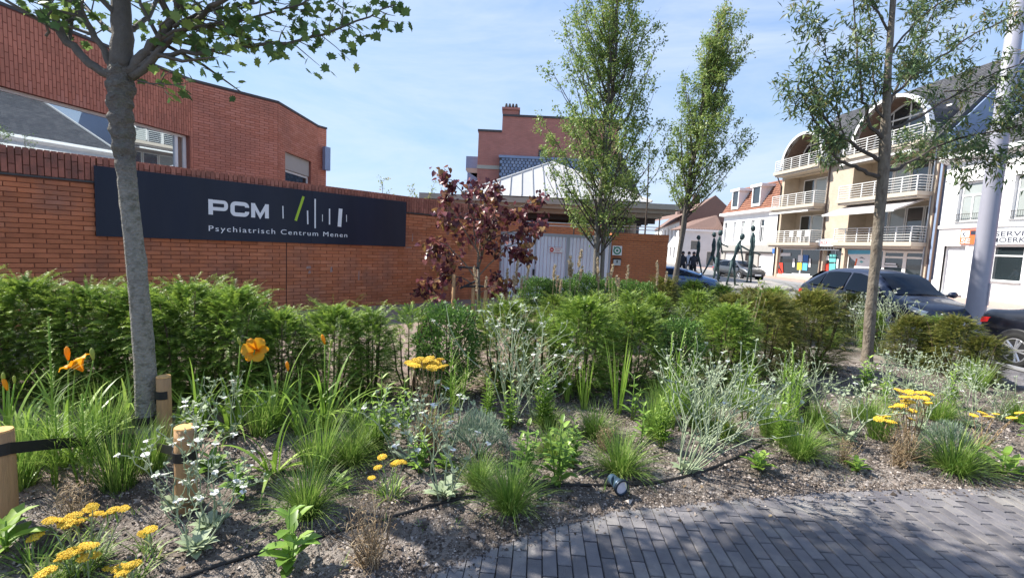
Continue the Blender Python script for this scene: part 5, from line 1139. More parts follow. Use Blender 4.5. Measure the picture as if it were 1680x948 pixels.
# ------------------------------------------------------------------ trees
def rand_unit(n, g): v = g.normal(0, 1, (n, 3)); return unit(v)
MAPLE_P = [(0, 0), (.18, .10), (.10, .34), (.34, .30), (.30, .52), (.52, .36), (.60, .50), (.74, .20), (1.0, 0)]
_mv = [(x, y, -.10 * x * x - .22 * y * y) for x, y in MAPLE_P] + [(x, -y, -.10 * x * x - .22 * y * y) for x, y in MAPLE_P[1:-1]] + [(.42, 0, .03)]
_c = len(_mv) - 1; _lp = list(range(9)) + list(range(15, 8, -1))
MAPLE = (np.array(_mv), np.array([(_lp[i], _lp[(i + 1) % 16], _c) for i in range(16)]))
_hp = [(0, 0), (-.12, .22), (.0, .45), (.28, .5), (.62, .34), (1.0, 0)]
_hv = [(x, y, -.15 * x * x + .25 * abs(y)) for x, y in _hp] + [(x, -y, -.15 * x * x + .25 * abs(y)) for x, y in _hp[1:-1]] + [(.35, 0, 0)]
HEART = (np.array(_hv), np.array([(a, b, 10) for a, b in zip([0, 1, 2, 3, 4, 5, 9, 8, 7, 6], [1, 2, 3, 4, 5, 9, 8, 7, 6, 0])]))

def twigs(mb, pts, n, L, r, g, up=.1, spread=1.0, t0=.25, sides=4, droop=0):
    """side twigs leaving a limb; returns (point, direction) samples along them"""
    out = []; P_ = [Vector(p) for p in pts]
    for i in range(n):
        u = t0 + (1 - t0) * (i + g.random()) / n; k = min(len(P_) - 2, int(u * (len(P_) - 1))); f = u * (len(P_) - 1) - k
        p = P_[k].lerp(P_[k + 1], f); d = (P_[k + 1] - P_[k]).normalized(); s = Vector((g.gauss(0, 1), g.gauss(0, 1), g.gauss(0, .7))); s = (s - d * s.dot(d)).normalized()
        d2 = (d * .65 + s * spread + Vector((0, 0, up))).normalized(); ll = L * g.uniform(.5, 1.15)
        q = [p, p + d2 * ll * .5 + Vector((0, 0, -droop * .3)), p + (d2 + Vector((g.gauss(0, .15), g.gauss(0, .15), g.gauss(.08, .12) - droop))).normalized() * ll]
        mb.tube(q, [r, r * .7, r * .3], sides, False)
        for w_ in (.3, .5, .65, .8, .9, 1.0): out.append((q[0].lerp(q[1], w_ * 2) if w_ < .5 else q[1].lerp(q[2], w_ * 2 - 1), (q[2] - q[1]).normalized()))
    return out
def leaf_cloud(samples, per, spread, tmpl, size, g, tint=(0, 1), droop=.3, tfun=None, gap=False):
    samples = [q for i in range(0, len(samples), 6) for q in samples[i:i + 6] * (g.choice([0, 1, 2, 2]) if gap else 1)]; n = len(samples) * per; P_ = np.repeat(np.array([s[0][:] for s in samples]), per, 0) + g.normal(0, spread, (n, 3)); D_ = np.repeat(np.array([s[1][:] for s in samples]), per, 0)
    d = unit(D_ * .5 + rand_unit(n, g) * 1.0 + np.array([0, 0, -droop])); nr = rand_unit(n, g) * .7 + np.array([0, 0, 1.0])
    tt = g.uniform(*tint, n) ** 1.3
    if tfun is not None: tt = tfun(P_, tt)
    return P_, d, nr, g.uniform(.7, 1.2, n) * size, tt

# ---- left tree (young maple held by three stakes)
g = random.Random(3); gn = np.random.default_rng(3)
LD = 3.2; lb = gs(240, 762)
lt = T('young_tree', 'young grey barked tree with a knobbly fork, strapped to stakes in front of the signboard', 'tree', (lb.x, lb.y, 0), 0)
off = Vector((lb.x, lb.y, 0)); A = lambda x, y, D=LD: at(x, y, D) - off
tp = [Vector((.0, 0, -.1)), A(242, 700), A(238, 600), A(230, 500), A(220, 400), A(212, 330), A(206, 270), A(202, 240), A(199, 205), A(197.5, 172), A(198, 138), A(199, 108)]
tr = [.086, .068, .063, .059, .055, .053, .054, .060, .066, .067, .072, .062]
fine = []; frr = []; bur = []
for i in range(len(tp) - 1):
    m_ = 14
    for k in range(m_):
        u = k / m_; fine.append(tp[i].lerp(tp[i + 1], u)); frr.append(tr[i] + (tr[i + 1] - tr[i]) * u); bur.append(min(1, max(0, (i + u - 5.2) / 1.2)))
fine.append(tp[-1]); frr.append(tr[-1]); bur.append(1); NS = 26
tk = MB().tube(fine, frr, NS); vv_ = np.array(tk.v)
from mathutils import noise as mnoise
for r in range(len(fine)):
    c = fine[r]; B_ = bur[r]
    for k in range(NS):
        i = r * NS + k; q = Vector(vv_[i]); d = (q - c).normalized(); zz_ = q.z
        lump = mnoise.noise(Vector((d.x * 1.7, d.y * 1.7, zz_ * 16))) * .5 + mnoise.noise(Vector((d.x * 4, d.y * 4, zz_ * 34 + 7))) * .5; ringy = math.sin(zz_ * 62 + 2.4 * mnoise.noise(Vector((d.x, d.y, zz_ * 5))))
        knot = max(0, mnoise.noise(Vector((d.x * 2.2 + 9, d.y * 2.2, zz_ * 7))) - .28) * .02
        vv_[i] = (q + d * ((.0022 + .017 * B_) * lump + .0045 * B_ * ringy + knot))[:]
tk.v = [tuple(v) for v in vv_]; tk.t = [min(1, .10 + .8 * bur[min(j // NS, len(bur) - 1)] * (.65 + .35 * random.random()) + (.22 if abs((j // NS) - 47) < 1 or abs((j // NS) - 20) < 1 else 0)) for j in range(len(tk.f))]
tk.build('trunk', 'bark_grey', lt, smooth=True)
lmb = MB(); samples = []
def limb(pxs, r0, r1, tw, L=.42, sp=1.0, leaves=True, t0=.25):
    P_ = [A(*p) for p in pxs]; Q_ = []
    for i in range(len(P_) - 1):
        for k in range(3): Q_.append(P_[i].lerp(P_[i + 1], k / 3) + Vector((g.gauss(0, .006), g.gauss(0, .006), g.gauss(0, .006))))
    Q_.append(P_[-1]); lmb.tube(Q_, [r0 + (r1 - r0) * i / (len(Q_) - 1) for i in range(len(Q_))], 8)
    s = twigs(lmb, Q_, tw, L, max(.004, r1 * .8), g, spread=sp, t0=t0)
    samples.extend(s); return Q_
limb([(186, 126), (165, 118), (140, 95), (112, 68), (88, 30), (62, -20), (30, -90)], .03, .02, 9, .45, t0=.45)
limb([(186, 112), (172, 85), (150, 50), (128, 15), (105, -30), (80, -110)], .022, .014, 10, .45, t0=.3)
_ld = limb([(199, 115), (200, 60), (199, 0), (200, -90), (206, -200), (212, -330)], .066, .03, 7, .5, t0=.2)
def LEADER(z):
    for a_, b_ in zip(_ld, _ld[1:]):
        if a_.z <= z <= b_.z: return a_.lerp(b_, (z - a_.z) / (b_.z - a_.z))
    return _ld[0] if z < _ld[0].z else _ld[-1]
limb([(210, 122), (235, 92), (262, 66), (284, 32), (296, -20, 3.1), (320, -110, 3.0)], .036, .02, 14, .5, t0=.25)
limb([(216, 128), (245, 102), (285, 62), (320, 35), (365, 0, 3.0), (420, -60, 2.9)], .026, .01, 18, .42, t0=.3)
limb([(222, 112), (260, 92), (320, 86), (395, 77), (470, 69), (530, 55), (585, 36), (648, 8)], .018, .004, 26, .2, 1.0, t0=.2)
limb([(262, 66), (300, 50), (360, 42), (420, 28), (490, 8), (540, -12)], .012, .004, 20, .26, t0=.15)
limb([(285, 45), (330, 20), (380, 12), (440, 2), (505, -20)], .012, .004, 14, .3, t0=.2)
limb([(199, 66, 3.2), (172, 42, 3.5), (130, 5, 3.7), (80, -60, 3.9)], .018, .008, 8, .4)
limb([(200, 60, 3.2), (240, 30, 3.5), (270, -20, 3.9), (300, -90, 4.2)], .018, .008, 10, .4)
limb([(222, 132), (245, 137), (275, 138), (300, 138)], .006, .003, 5, .12, .8)
for pts_ in ([(75, 60, 3.15), (78, 30, 3.1), (90, 10, 3.1), (110, -5, 3.1)],): limb(pts_, .008, .004, 4, .2)
# upper crown outside the frame casts the dappled shade on the paving
top = A(200, -90); 
for i in range(26):
    z = 3.35 + 2.6 * i / 26; an = i * 2.4; d = Vector((math.cos(an), math.sin(an), .75)); p = LEADER(z)
    q = grow(lmb, p, d, g.uniform(1.2, 2.1) * (1 - .35 * i / 26), .022, .006, 6, .14, .03, 6); samples.extend(twigs(lmb, q, 44, .5, .005, g, t0=.25))
lmb.build('limb', 'bark_limb', lt, smooth=True)
P_, d, nr, sz, tt = leaf_cloud(samples, 1, .045, MAPLE, .068, gn, (0, 1), .55)
pw3 = P_ + np.array(off[:]); rel = pw3 - np.array(CAM[:]); dd = rel @ np.array(FWD[:]); uu = rel @ np.array(RIGHT[:]) / dd * F; vv = rel @ np.array(UP[:]) / dd * F
seen = (dd > .5) & (np.abs(uu) < 845) & (np.abs(vv) < 480); idx = np.where(seen)[0]; idx = idx[np.argsort(dd[idx])]; one = idx[:300]; restm = np.ones(len(P_), bool); restm[one] = False
V, Fa, t_ = scatter(*MAPLE, P_[restm], d[restm], nr[restm], sz[restm], tt[restm]); link('foliage', mesh_np('foliage', V, Fa, t_), K['maple_leaf'], lt, kind='stuff')
lv = [mesh_np('leaf', MAPLE[0], MAPLE[1], np.full(len(MAPLE[1]), tv)) for tv in (.1, .3, .5, .75, .98)]
for m_ in lv: m_.materials.append(K['maple_leaf'])
def leaf_obj(name, me, parent, p, d, n_, s):
    d = Vector(d).normalized(); b = Vector(n_).cross(d).normalized(); nn = d.cross(b); o = link(name, me, None, parent)
    o.matrix_local = Matrix(((d.x * s, b.x * s, nn.x * s, p[0]), (d.y * s, b.y * s, nn.y * s, p[1]), (d.z * s, b.z * s, nn.z * s, p[2]), (0, 0, 0, 1))); return o
for i in one: leaf_obj('leaf', lv[min(4, int(tt[i] * 5))], lt, P_[i], d[i], nr[i], sz[i])

# ---- stakes and straps of the left tree
def stake(px_, py_, top_y, r, label, D=None):
    b = gs(px_, py_); t = T('tree_stake', label, 'stake', (b.x, b.y, 0), 0, 'wooden stakes round the left tree'); h = at(px_, top_y, b.y).z
    m_ = MB(); n = 14; pr_ = [(r * 1.02, -.1), (r, .3 * h), (r * .98, .7 * h), (r * .97, h - .012)]; m_.lathe(pr_, n); m_.v = [(x + g.gauss(0, .0012), y + g.gauss(0, .0012), z) for x, y, z in m_.v]; m_.build('shaft', 'stake', t, smooth=True)
    MB().lathe([(r * .975, h - .0115), (r * .93, h - .002), (r * .5, h)], n).build('cut_end', 'stake_end', t); return t, h, b
s1, h1, b1 = stake(8, 858, 704, .055, 'thick wooden stake at the picture edge, nearest of the three round the tree')
s2, h2, b2 = stake(306, 835, 699, .056, 'wooden stake with a pale sawn top among white flowers')
s3, h3, b3 = stake(271, 742, 616, .045, 'wooden stake standing just behind the strapped tree trunk')
def strap(pts, wd_, label, mtl='rubber'):
    """flat band through points, width upright"""
    mb = MB(); n = len(pts); vs = []
    for i, p in enumerate(pts):
        p = Vector(p); vs += [p + Vector((0, 0, wd_ / 2)), p - Vector((0, 0, wd_ / 2))]
    fs = [(2 * i, 2 * i + 1, 2 * i + 3, 2 * i + 2) for i in range(n - 1)]; o = mb.add(vs, fs).build('tree_strap', mtl); md = o.modifiers.new('thick', 'SOLIDIFY'); md.thickness = .004
    tag(o, label, 'strap', 'black rubber straps tying the tree'); return o
tz = lambda y: A(242, y) + off
def ring(c, r, z, a0, a1, n=14): return [(c.x + r * math.cos(rad(a0 + (a1 - a0) * i / n)), c.y + r * math.sin(rad(a0 + (a1 - a0) * i / n)), z) for i in range(n + 1)]
tc_ = tz(685)
strap(ring(tc_, .088, tc_.z, -200, 10) + [tuple(Vector(p).lerp(Vector((b3.x - .05, b3.y - .03, h3 - .19)), .5)) for p in [ring(tc_, .088, tc_.z, 10, 20)[0]]] + ring(Vector((b3.x, b3.y, 0)), .051, h3 - .13, 215, 330, 8), .055, 'black rubber strap round the trunk tied to the stake behind it')
tc2 = tz(712); sA = Vector((b1.x + .05, b1.y, at(8, 733, b1.y).z))
strap(ring(Vector((b1.x, b1.y, 0)), .062, sA.z, 180, 350, 12) + [tuple(Vector((sA.x, sA.y, sA.z)).lerp(Vector((tc2.x - .06, tc2.y - .07, tc2.z)), u)) for u in (.25, .5, .75)] + ring(tc2, .090, tc2.z, -130, 20, 8), .062, 'black rubber strap running from the tree trunk to the stake at the picture edge')
tc3 = tz(722); sB = Vector((b2.x - .05, b2.y, at(306, 745, b2.y).z))
strap(ring(tc3, .091, tc3.z, -150, -60, 6) + [tuple(Vector((tc3.x + .05, tc3.y - .07, tc3.z)).lerp(Vector((b2.x - .06, b2.y + .02, sB.z)), u)) for u in (.3, .6, .9)] + ring(Vector((b2.x, b2.y, 0)), .063, sB.z, 190, 370, 14), .055, 'grey black strap running from the trunk to the sawn stake among flowers')

# ---- columnar trees in the middle
def column_tree(label, px_, D, prof, lean, seed, nl, stems, top, leafn=2, twn=9, size=.072, zf=.62, bark='bark_grey'):
    g = random.Random(seed); gn = np.random.default_rng(seed); b = at(px_, 420, D); b.z = 0
    t = T('columnar_tree', label, 'tree', b, 0, 'columnar trees by the pavilion'); tm = MB(); sm = []
    zs = [p[0] for p in prof]
    def R_(z): return np.interp(z, zs, [p[2] for p in prof]); 
    def C_(z): return np.interp(z, zs, [p[1] for p in prof])
    mains = []
    for (dx, dy, r0) in stems:
        q = [Vector((dx, dy, -.05))]; n = 10
        for i in range(1, n + 1): z = top * i / n; q.append(Vector((dx * (1 - .3 * i / n) + lean * z + C_(z) * .5 * (i / n) + g.gauss(0, .02), dy * (1 + .6 * i / n) + g.gauss(0, .02), z)))
        tm.tube(q, [r0 * (1 - .85 * i / n) for i in range(n + 1)], 9); mains.append(q)
    trk = tm.build('trunk', bark, t, smooth=True); lm = MB()
    for i in range(nl):
        q = mains[i % len(mains)]; z0 = zs[0] * zf + (top - zs[0] * zf) * .72 * (i / nl) ** 1.1; k = min(len(q) - 2, int(z0 / top * 10)); p = q[k].lerp(q[k + 1], z0 / top * 10 - k)
        an = i * 2.399 + g.uniform(-.4, .4); zt = min(top, z0 + g.uniform(1.2, 2.4)); rr = R_(zt) * g.uniform(.55, 1.0)
        e = Vector((C_(zt) + rr * math.cos(an), rr * math.sin(an), zt)); m = p.lerp(e, .45) + Vector((math.cos(an), math.sin(an), 0)) * rr * .12
        pts = [p, p.lerp(m, .5), m, m.lerp(e, .5) + Vector((g.gauss(0, .04), g.gauss(0, .04), 0)), e]; lm.tube(pts, [.02, .016, .012, .008, .003], 5, False); sm += twigs(lm, pts, twn, .42, .004, g, .25, .8, .15, 3)
    for q in mains: sm += twigs(lm, q[6:], 14, .4, .004, g, .3, .8, 0, 3)
    lm.build('limb', 'bark_dark', t)
    P_, d, nr, sz, tt = leaf_cloud(sm, leafn, .05, LEAF, size, gn, (0, .8), .25, gap=True, tfun=lambda P_, x: np.clip(x + .35 * np.clip((P_[:, 2] - top * .72) / (top * .28), 0, 1) * gn.uniform(0, 1, len(x)), 0, 1))
    V, Fa, t_ = scatter(*LEAF, P_, d, nr, sz, tt); link('crown', mesh_np('crown', V, Fa, t_), K['horn_leaf'], t, kind='stuff'); return t
column_tree('tall broad columnar tree with pale double trunk in front of the white gates', 985, 11.2, [(2.3, -.5, .75), (3.1, -.35, 1.35), (3.7, -.2, 1.65), (4.7, -.15, 1.45), (6.1, -.15, 1.2), (7.3, -.2, .9), (8.4, -.2, .45)], .008, 7, 84, [(-.06, 0, .085), (.09, .05, .06)], 8.4, 5)
column_tree('slimmer columnar tree with a dark slender trunk beside the bronze figures', 1108, 12.6, [(2.9, .25, .6), (3.3, .35, .85), (4.0, .45, .95), (5.2, .55, .95), (6.4, .65, .7), (7.1, .8, .4), (7.75, .85, .2)], .035, 9, 60, [(0, 0, .075), (.1, .04, .035)], 7.75, 5, zf=.86, bark='bark_limb')
# ---- right tree with narrow leaflets
g = random.Random(21); gn = np.random.default_rng(21)
rb = gs(1423, 594); RD = rb.y; rt = T('narrow_leaf_tree', 'slender tree with narrow leaflets in front of the beige building', 'tree', (rb.x, rb.y, 0), 0); off2 = Vector((rb.x, rb.y, 0))
A2 = lambda x, y, D=RD: at(x, y, D) - off2
tp = [A2(1421, 604), A2(1424, 570), A2(1429, 500), A2(1436, 430), A2(1443, 350), A2(1449, 290), A2(1452, 240), A2(1454, 180), A2(1457, 110), A2(1463, 30), A2(1470, -60), A2(1478, -170)]; tp[0].z = -.05
rl_ = [.090, .075, .071, .069, .070, .074, .074, .055, .046, .038, .028, .015]; q_ = []; r_q = []
for i in range(len(tp) - 1):
    for k in range(3): q_.append(tp[i].lerp(tp[i + 1], k / 3)); r_q.append(rl_[i] + (rl_[i + 1] - rl_[i]) * k / 3 + g.gauss(0, .0025))
MB().tube(q_, r_q, 14).build('trunk', 'bark_brown', rt, smooth=True); lm = MB(); sm = []
def limb2(pxs, r0, r1, tw, L=.5, t0=.3):
    P_ = [A2(*p) for p in pxs]; Q_ = []
    for i in range(len(P_) - 1):
        for k in range(3): Q_.append(P_[i].lerp(P_[i + 1], k / 3) + Vector((g.gauss(0, .012), g.gauss(0, .012), g.gauss(0, .012))))
    Q_.append(P_[-1]); lm.tube(Q_, [r0 + (r1 - r0) * i / (len(Q_) - 1) for i in range(len(Q_))], 6); sm.extend(twigs(lm, Q_, tw, L, .004, g, .2, .75, t0, 3))
limb2([(1441, 292), (1415, 280), (1398, 270), (1378, 264), (1362, 245), (1340, 205), (1322, 175), (1308, 140)], .03, .008, 16)
limb2([(1449, 265), (1425, 250), (1400, 236), (1375, 222), (1352, 195), (1338, 160), (1330, 110)], .03, .008, 18)
limb2([(1452, 232), (1428, 210), (1422, 180), (1412, 160), (1410, 120), (1405, 60, 7.6), (1400, 0, 7.5)], .028, .008, 20)
limb2([(1385, 230), (1378, 200), (1370, 150), (1358, 90), (1345, 40)], .014, .005, 16)
limb2([(1453, 205), (1440, 180), (1436, 150), (1432, 90, 7.9), (1425, 20, 8.1), (1420, -60, 8.2)], .02, .008, 18)
limb2([(1450, 282), (1475, 275), (1500, 262), (1540, 240, 7.7), (1590, 222, 7.5), (1660, 210, 7.3), (1730, 195, 7.2)], .028, .008, 24)
limb2([(1453, 215), (1480, 205), (1515, 190), (1560, 160, 7.7), (1610, 130, 7.6), (1690, 100, 7.5)], .026, .008, 22)
limb2([(1455, 175), (1475, 150), (1500, 125), (1540, 95, 7.9), (1600, 55, 8.0), (1680, 20, 8.1)], .024, .008, 22)
limb2([(1455, 185), (1470, 150, 8.0), (1490, 110, 8.2), (1515, 60, 8.5), (1540, 0, 8.7)], .022, .008, 14)
limb2([(1460, 95), (1480, 60), (1510, 30, 7.6), (1550, 0, 7.4), (1620, -40, 7.2)], .018, .006, 14)
limb2([(1462, 60), (1440, 20), (1415, -20), (1390, -70)], .018, .006, 12)
limb2([(1500, 262), (1530, 262, 7.5), (1570, 262, 7.2), (1620, 262, 7.0), (1690, 270, 6.9)], .012, .005, 16)
limb2([(1545, 150, 7.7), (1590, 150, 7.5), (1640, 165, 7.3), (1700, 170, 7.2)], .012, .005, 14)
limb2([(1452, 250), (1470, 240, 7.9), (1500, 235, 8.2), (1535, 232, 8.5)], .014, .005, 9)
lm.build('limb', 'bark_dark', rt)
P_, d, nr, sz, tt = leaf_cloud(sm, 6, .06, NARROW, .12, gn, (0, .9), .35, gap=True, tfun=lambda P_, x: np.clip(x + .5 * np.clip((P_[:, 0] - 1.1) / 1.5, 0, 1) * np.clip((P_[:, 2] - 3.6) / 2, 0, 1) * gn.uniform(0, 1, len(x)) ** 2, 0, 1))
V, Fa, t_ = scatter(*NARROW, P_, d, nr, sz, tt); link('crown', mesh_np('crown', V, Fa, t_), K['ash_leaf'], rt, kind='stuff')

# ---- red leaved tree
g = random.Random(8); gn = np.random.default_rng(8)
CD = 8.9; cb = at(783, 530, CD); cb.z = 0
ct_ = T('red_leaved_tree', 'small bushy tree with dark red heart shaped leaves before the brick wall', 'tree', cb, 0); A3 = lambda x, y, D=CD: at(x, y, D) - cb
lm = MB(); sm = []
def limb3(pxs, r0, r1, tw, L=.3, t0=.2):
    P_ = [A3(*p) for p in pxs]; Q_ = []
    for i in range(len(P_) - 1):
        for k in range(3): Q_.append(P_[i].lerp(P_[i + 1], k / 3) + Vector((g.gauss(0, .012), g.gauss(0, .012), g.gauss(0, .01))))
    Q_.append(P_[-1]); lm.tube(Q_, [r0 + (r1 - r0) * i / (len(Q_) - 1) for i in range(len(Q_))], 6); sm.extend(twigs(lm, Q_, tw, L, .004, g, .05, 1.0, t0, 3, droop=.2))
tq = [A3(783, 535), A3(786, 480), A3(784, 430)]; tq[0].z = -.05; MB().tube(tq, [.035, .03, .025], 8).build('trunk', 'bark_brown', ct_, smooth=True)
limb3([(784, 440), (795, 400), (812, 370), (835, 350), (865, 335), (890, 328)], .02, .006, 12)
limb3([(784, 430), (780, 390), (775, 350), (765, 320), (745, 300), (730, 290)], .018, .005, 12)
limb3([(786, 425), (800, 380, 8.7), (815, 340, 8.6), (822, 310, 8.6)], .016, .005, 11)
limb3([(783, 460), (760, 430), (740, 405), (722, 395), (712, 405)], .016, .005, 9)
limb3([(783, 470), (755, 455), (730, 450), (708, 465), (700, 478)], .014, .004, 13)
limb3([(786, 450), (812, 425), (830, 405), (848, 400), (858, 415)], .014, .004, 9)
limb3([(785, 480), (810, 470), (825, 455), (830, 465)], .012, .004, 8)
limb3([(784, 420, 8.9), (790, 380, 9.2), (795, 340, 9.4), (790, 305, 9.5)], .014, .004, 9)
limb3([(782, 410), (758, 370, 8.7), (742, 345, 8.6), (728, 330, 8.5)], .012, .004, 8)
limb3([(800, 395), (840, 380, 8.6), (870, 370, 8.5), (885, 362, 8.5)], .012, .004, 8)
lm.build('limb', 'bark_brown', ct_)
P_, d, nr, sz, tt = leaf_cloud(sm, 3, .065, HEART, .095, gn, (.1, 1), 1.1)
tt = np.where(gn.uniform(0, 1, len(tt)) < .05, 1.0, tt)
order = gn.permutation(len(P_)); one, rest_ = order[:300], order[300:]
lv = [mesh_np('leaf', HEART[0], HEART[1], np.full(len(HEART[1]), tv)) for tv in (.1, .3, .5, .7, .98)]
for m_ in lv: m_.materials.append(K['red_leaf'])
for i in one: leaf_obj('leaf', lv[min(4, int(tt[i] * 5))], ct_, P_[i], d[i], nr[i], sz[i])
if len(rest_): V, Fa, t_ = scatter(*HEART, P_[rest_], d[rest_], nr[rest_], sz[rest_], tt[rest_]); link('foliage', mesh_np('foliage', V, Fa, t_), K['red_leaf'], ct_, kind='stuff')
# its low timber frame: posts with dark cross bars
tf = T('timber_tree_frame', 'low timber support frame of posts and dark straps under the red leaved tree', 'tree frame', (cb.x, cb.y, 0), 0)
for (x, y_) in ((745, 450), (777, 466), (766, 498), (797, 476)):
    p = A3(x, y_, 8.6); MB().tube([(p.x, p.y, -.05), (p.x, p.y, p.z)], .035, 8).build('post', 'stake', tf, smooth=True)
for a_, b_ in (((752, 438), (786, 440)), ((755, 473), (783, 460)), ((762, 470), (800, 470))): MB().bar(A3(*a_, 8.58), A3(*b_, 8.58), .022).build('cross_bar', 'rubber', tf)
# saplings looking over the sign wall and a thin mast
for (x, y, D, h, lab, n) in ((628, 296, 12.8, 3.4, 'sapling tip with small green leaves showing above the end of the signboard', 26), (693, 312, 13.6, 3.3, 'wispy sapling tips forming a v above the brick wall', 30)):
    b = at(x, 330, D); b.z = 0; t = T('sapling', lab, 'sapling', b, 0, 'saplings behind the sign wall'); m_ = MB(); s_ = []; gg = random.Random(x)
    tip = at(x, y, D) - b
    if n == 26: q = [Vector((0, 0, 0)), Vector((0, 0, 2)), tip]; m_.tube(q, [.02, .014, .004], 5); s_ = twigs(m_, q[1:], 6, .35, .004, gg, .1, 1, .45, 3)
    else:
        for e in (at(676, 303, D) - b, at(712, 302, D) - b): q = [Vector((0, 0, 0)), Vector((0, 0, 2.2)), e]; m_.tube(q, [.018, .012, .003], 5); s_ += twigs(m_, q[1:], 7, .14, .003, gg, .1, 1, .35, 3)
    m_.build('trunk', 'bark_dark', t); P_, d, nr, sz, tt = leaf_cloud(s_, 2, .03, LEAF, .07, np.random.default_rng(x), (.3, 1)); V, Fa, t_ = scatter(*LEAF, P_, d, nr, sz, tt); link('crown', mesh_np('crown', V, Fa, t_), K['horn_leaf'], t, kind='stuff')
b = at(1061, 340, 13.8); b.z = 0; t = T('slender_sapling', 'very slender sapling with a leafy tip right of the tall columnar tree', 'sapling', b, 0); m_ = MB(); q = [Vector((0, 0, 0)), at(1062, 330, 13.8) - b, at(1066, 222, 13.8) - b]; m_.tube(q, [.03, .022, .008], 6); gg = random.Random(4)
s_ = twigs(m_, q[1:], 16, .4, .005, gg, .1, 1, .3, 3); m_.build('trunk', 'bark_dark', t); P_, d, nr, sz, tt = leaf_cloud(s_, 2, .04, LEAF, .07, np.random.default_rng(4), (.0, .7)); V, Fa, t_ = scatter(*LEAF, P_, d, nr, sz, tt); link('crown', mesh_np('crown', V, Fa, t_), K['horn_leaf'], t, kind='stuff')
# ------------------------------------------------------------------ plants of the bed: one prototype of each kind, then copies
PROTO = {}
def proto(name, cat, parts):
    """parts: list of (part name, mesh, material, stuff flag); kept unlinked until first used"""
    PROTO[name] = (cat, parts)
def put(key, x, y, scale, label, rz=None, group=None, name=None, zs=None, tilt=0):
    cat, parts = PROTO[key]; scale *= {'yew bush': 1, 'evergreen bush': 1, 'reed grass': 1}.get(cat, 1.14); nm = name or cat.replace(' ', '_')
    t = T(nm, label, cat, (x, y, float(soil_z(x, y)) - .005), random.uniform(0, 2 * PI) if rz is None else rz, group)
    t.scale = (scale, scale, scale * (zs or 1)); t.rotation_euler.x = tilt
    for (pn, me, m, mtx) in parts:
        o = link(pn, me, None, t)
        if len(me.materials) == 0: me.materials.append(K[m])
        if mtx is not None: o.matrix_local = mtx
        if me.get('stuff'): o['kind'] = 'stuff'
    return t
def putp(key, px_, py_, scale, label, **k):
    p = gs(px_, py_); return put(key, p.x, p.y, scale, label, **k)
def stuff(me): me['stuff'] = 1; return me
def mbm(mb, name, smooth=True):
    o = mb.build(name, 'trim', None, smooth=smooth); me = o.data; bpy.data.objects.remove(o); me.materials.clear(); return me

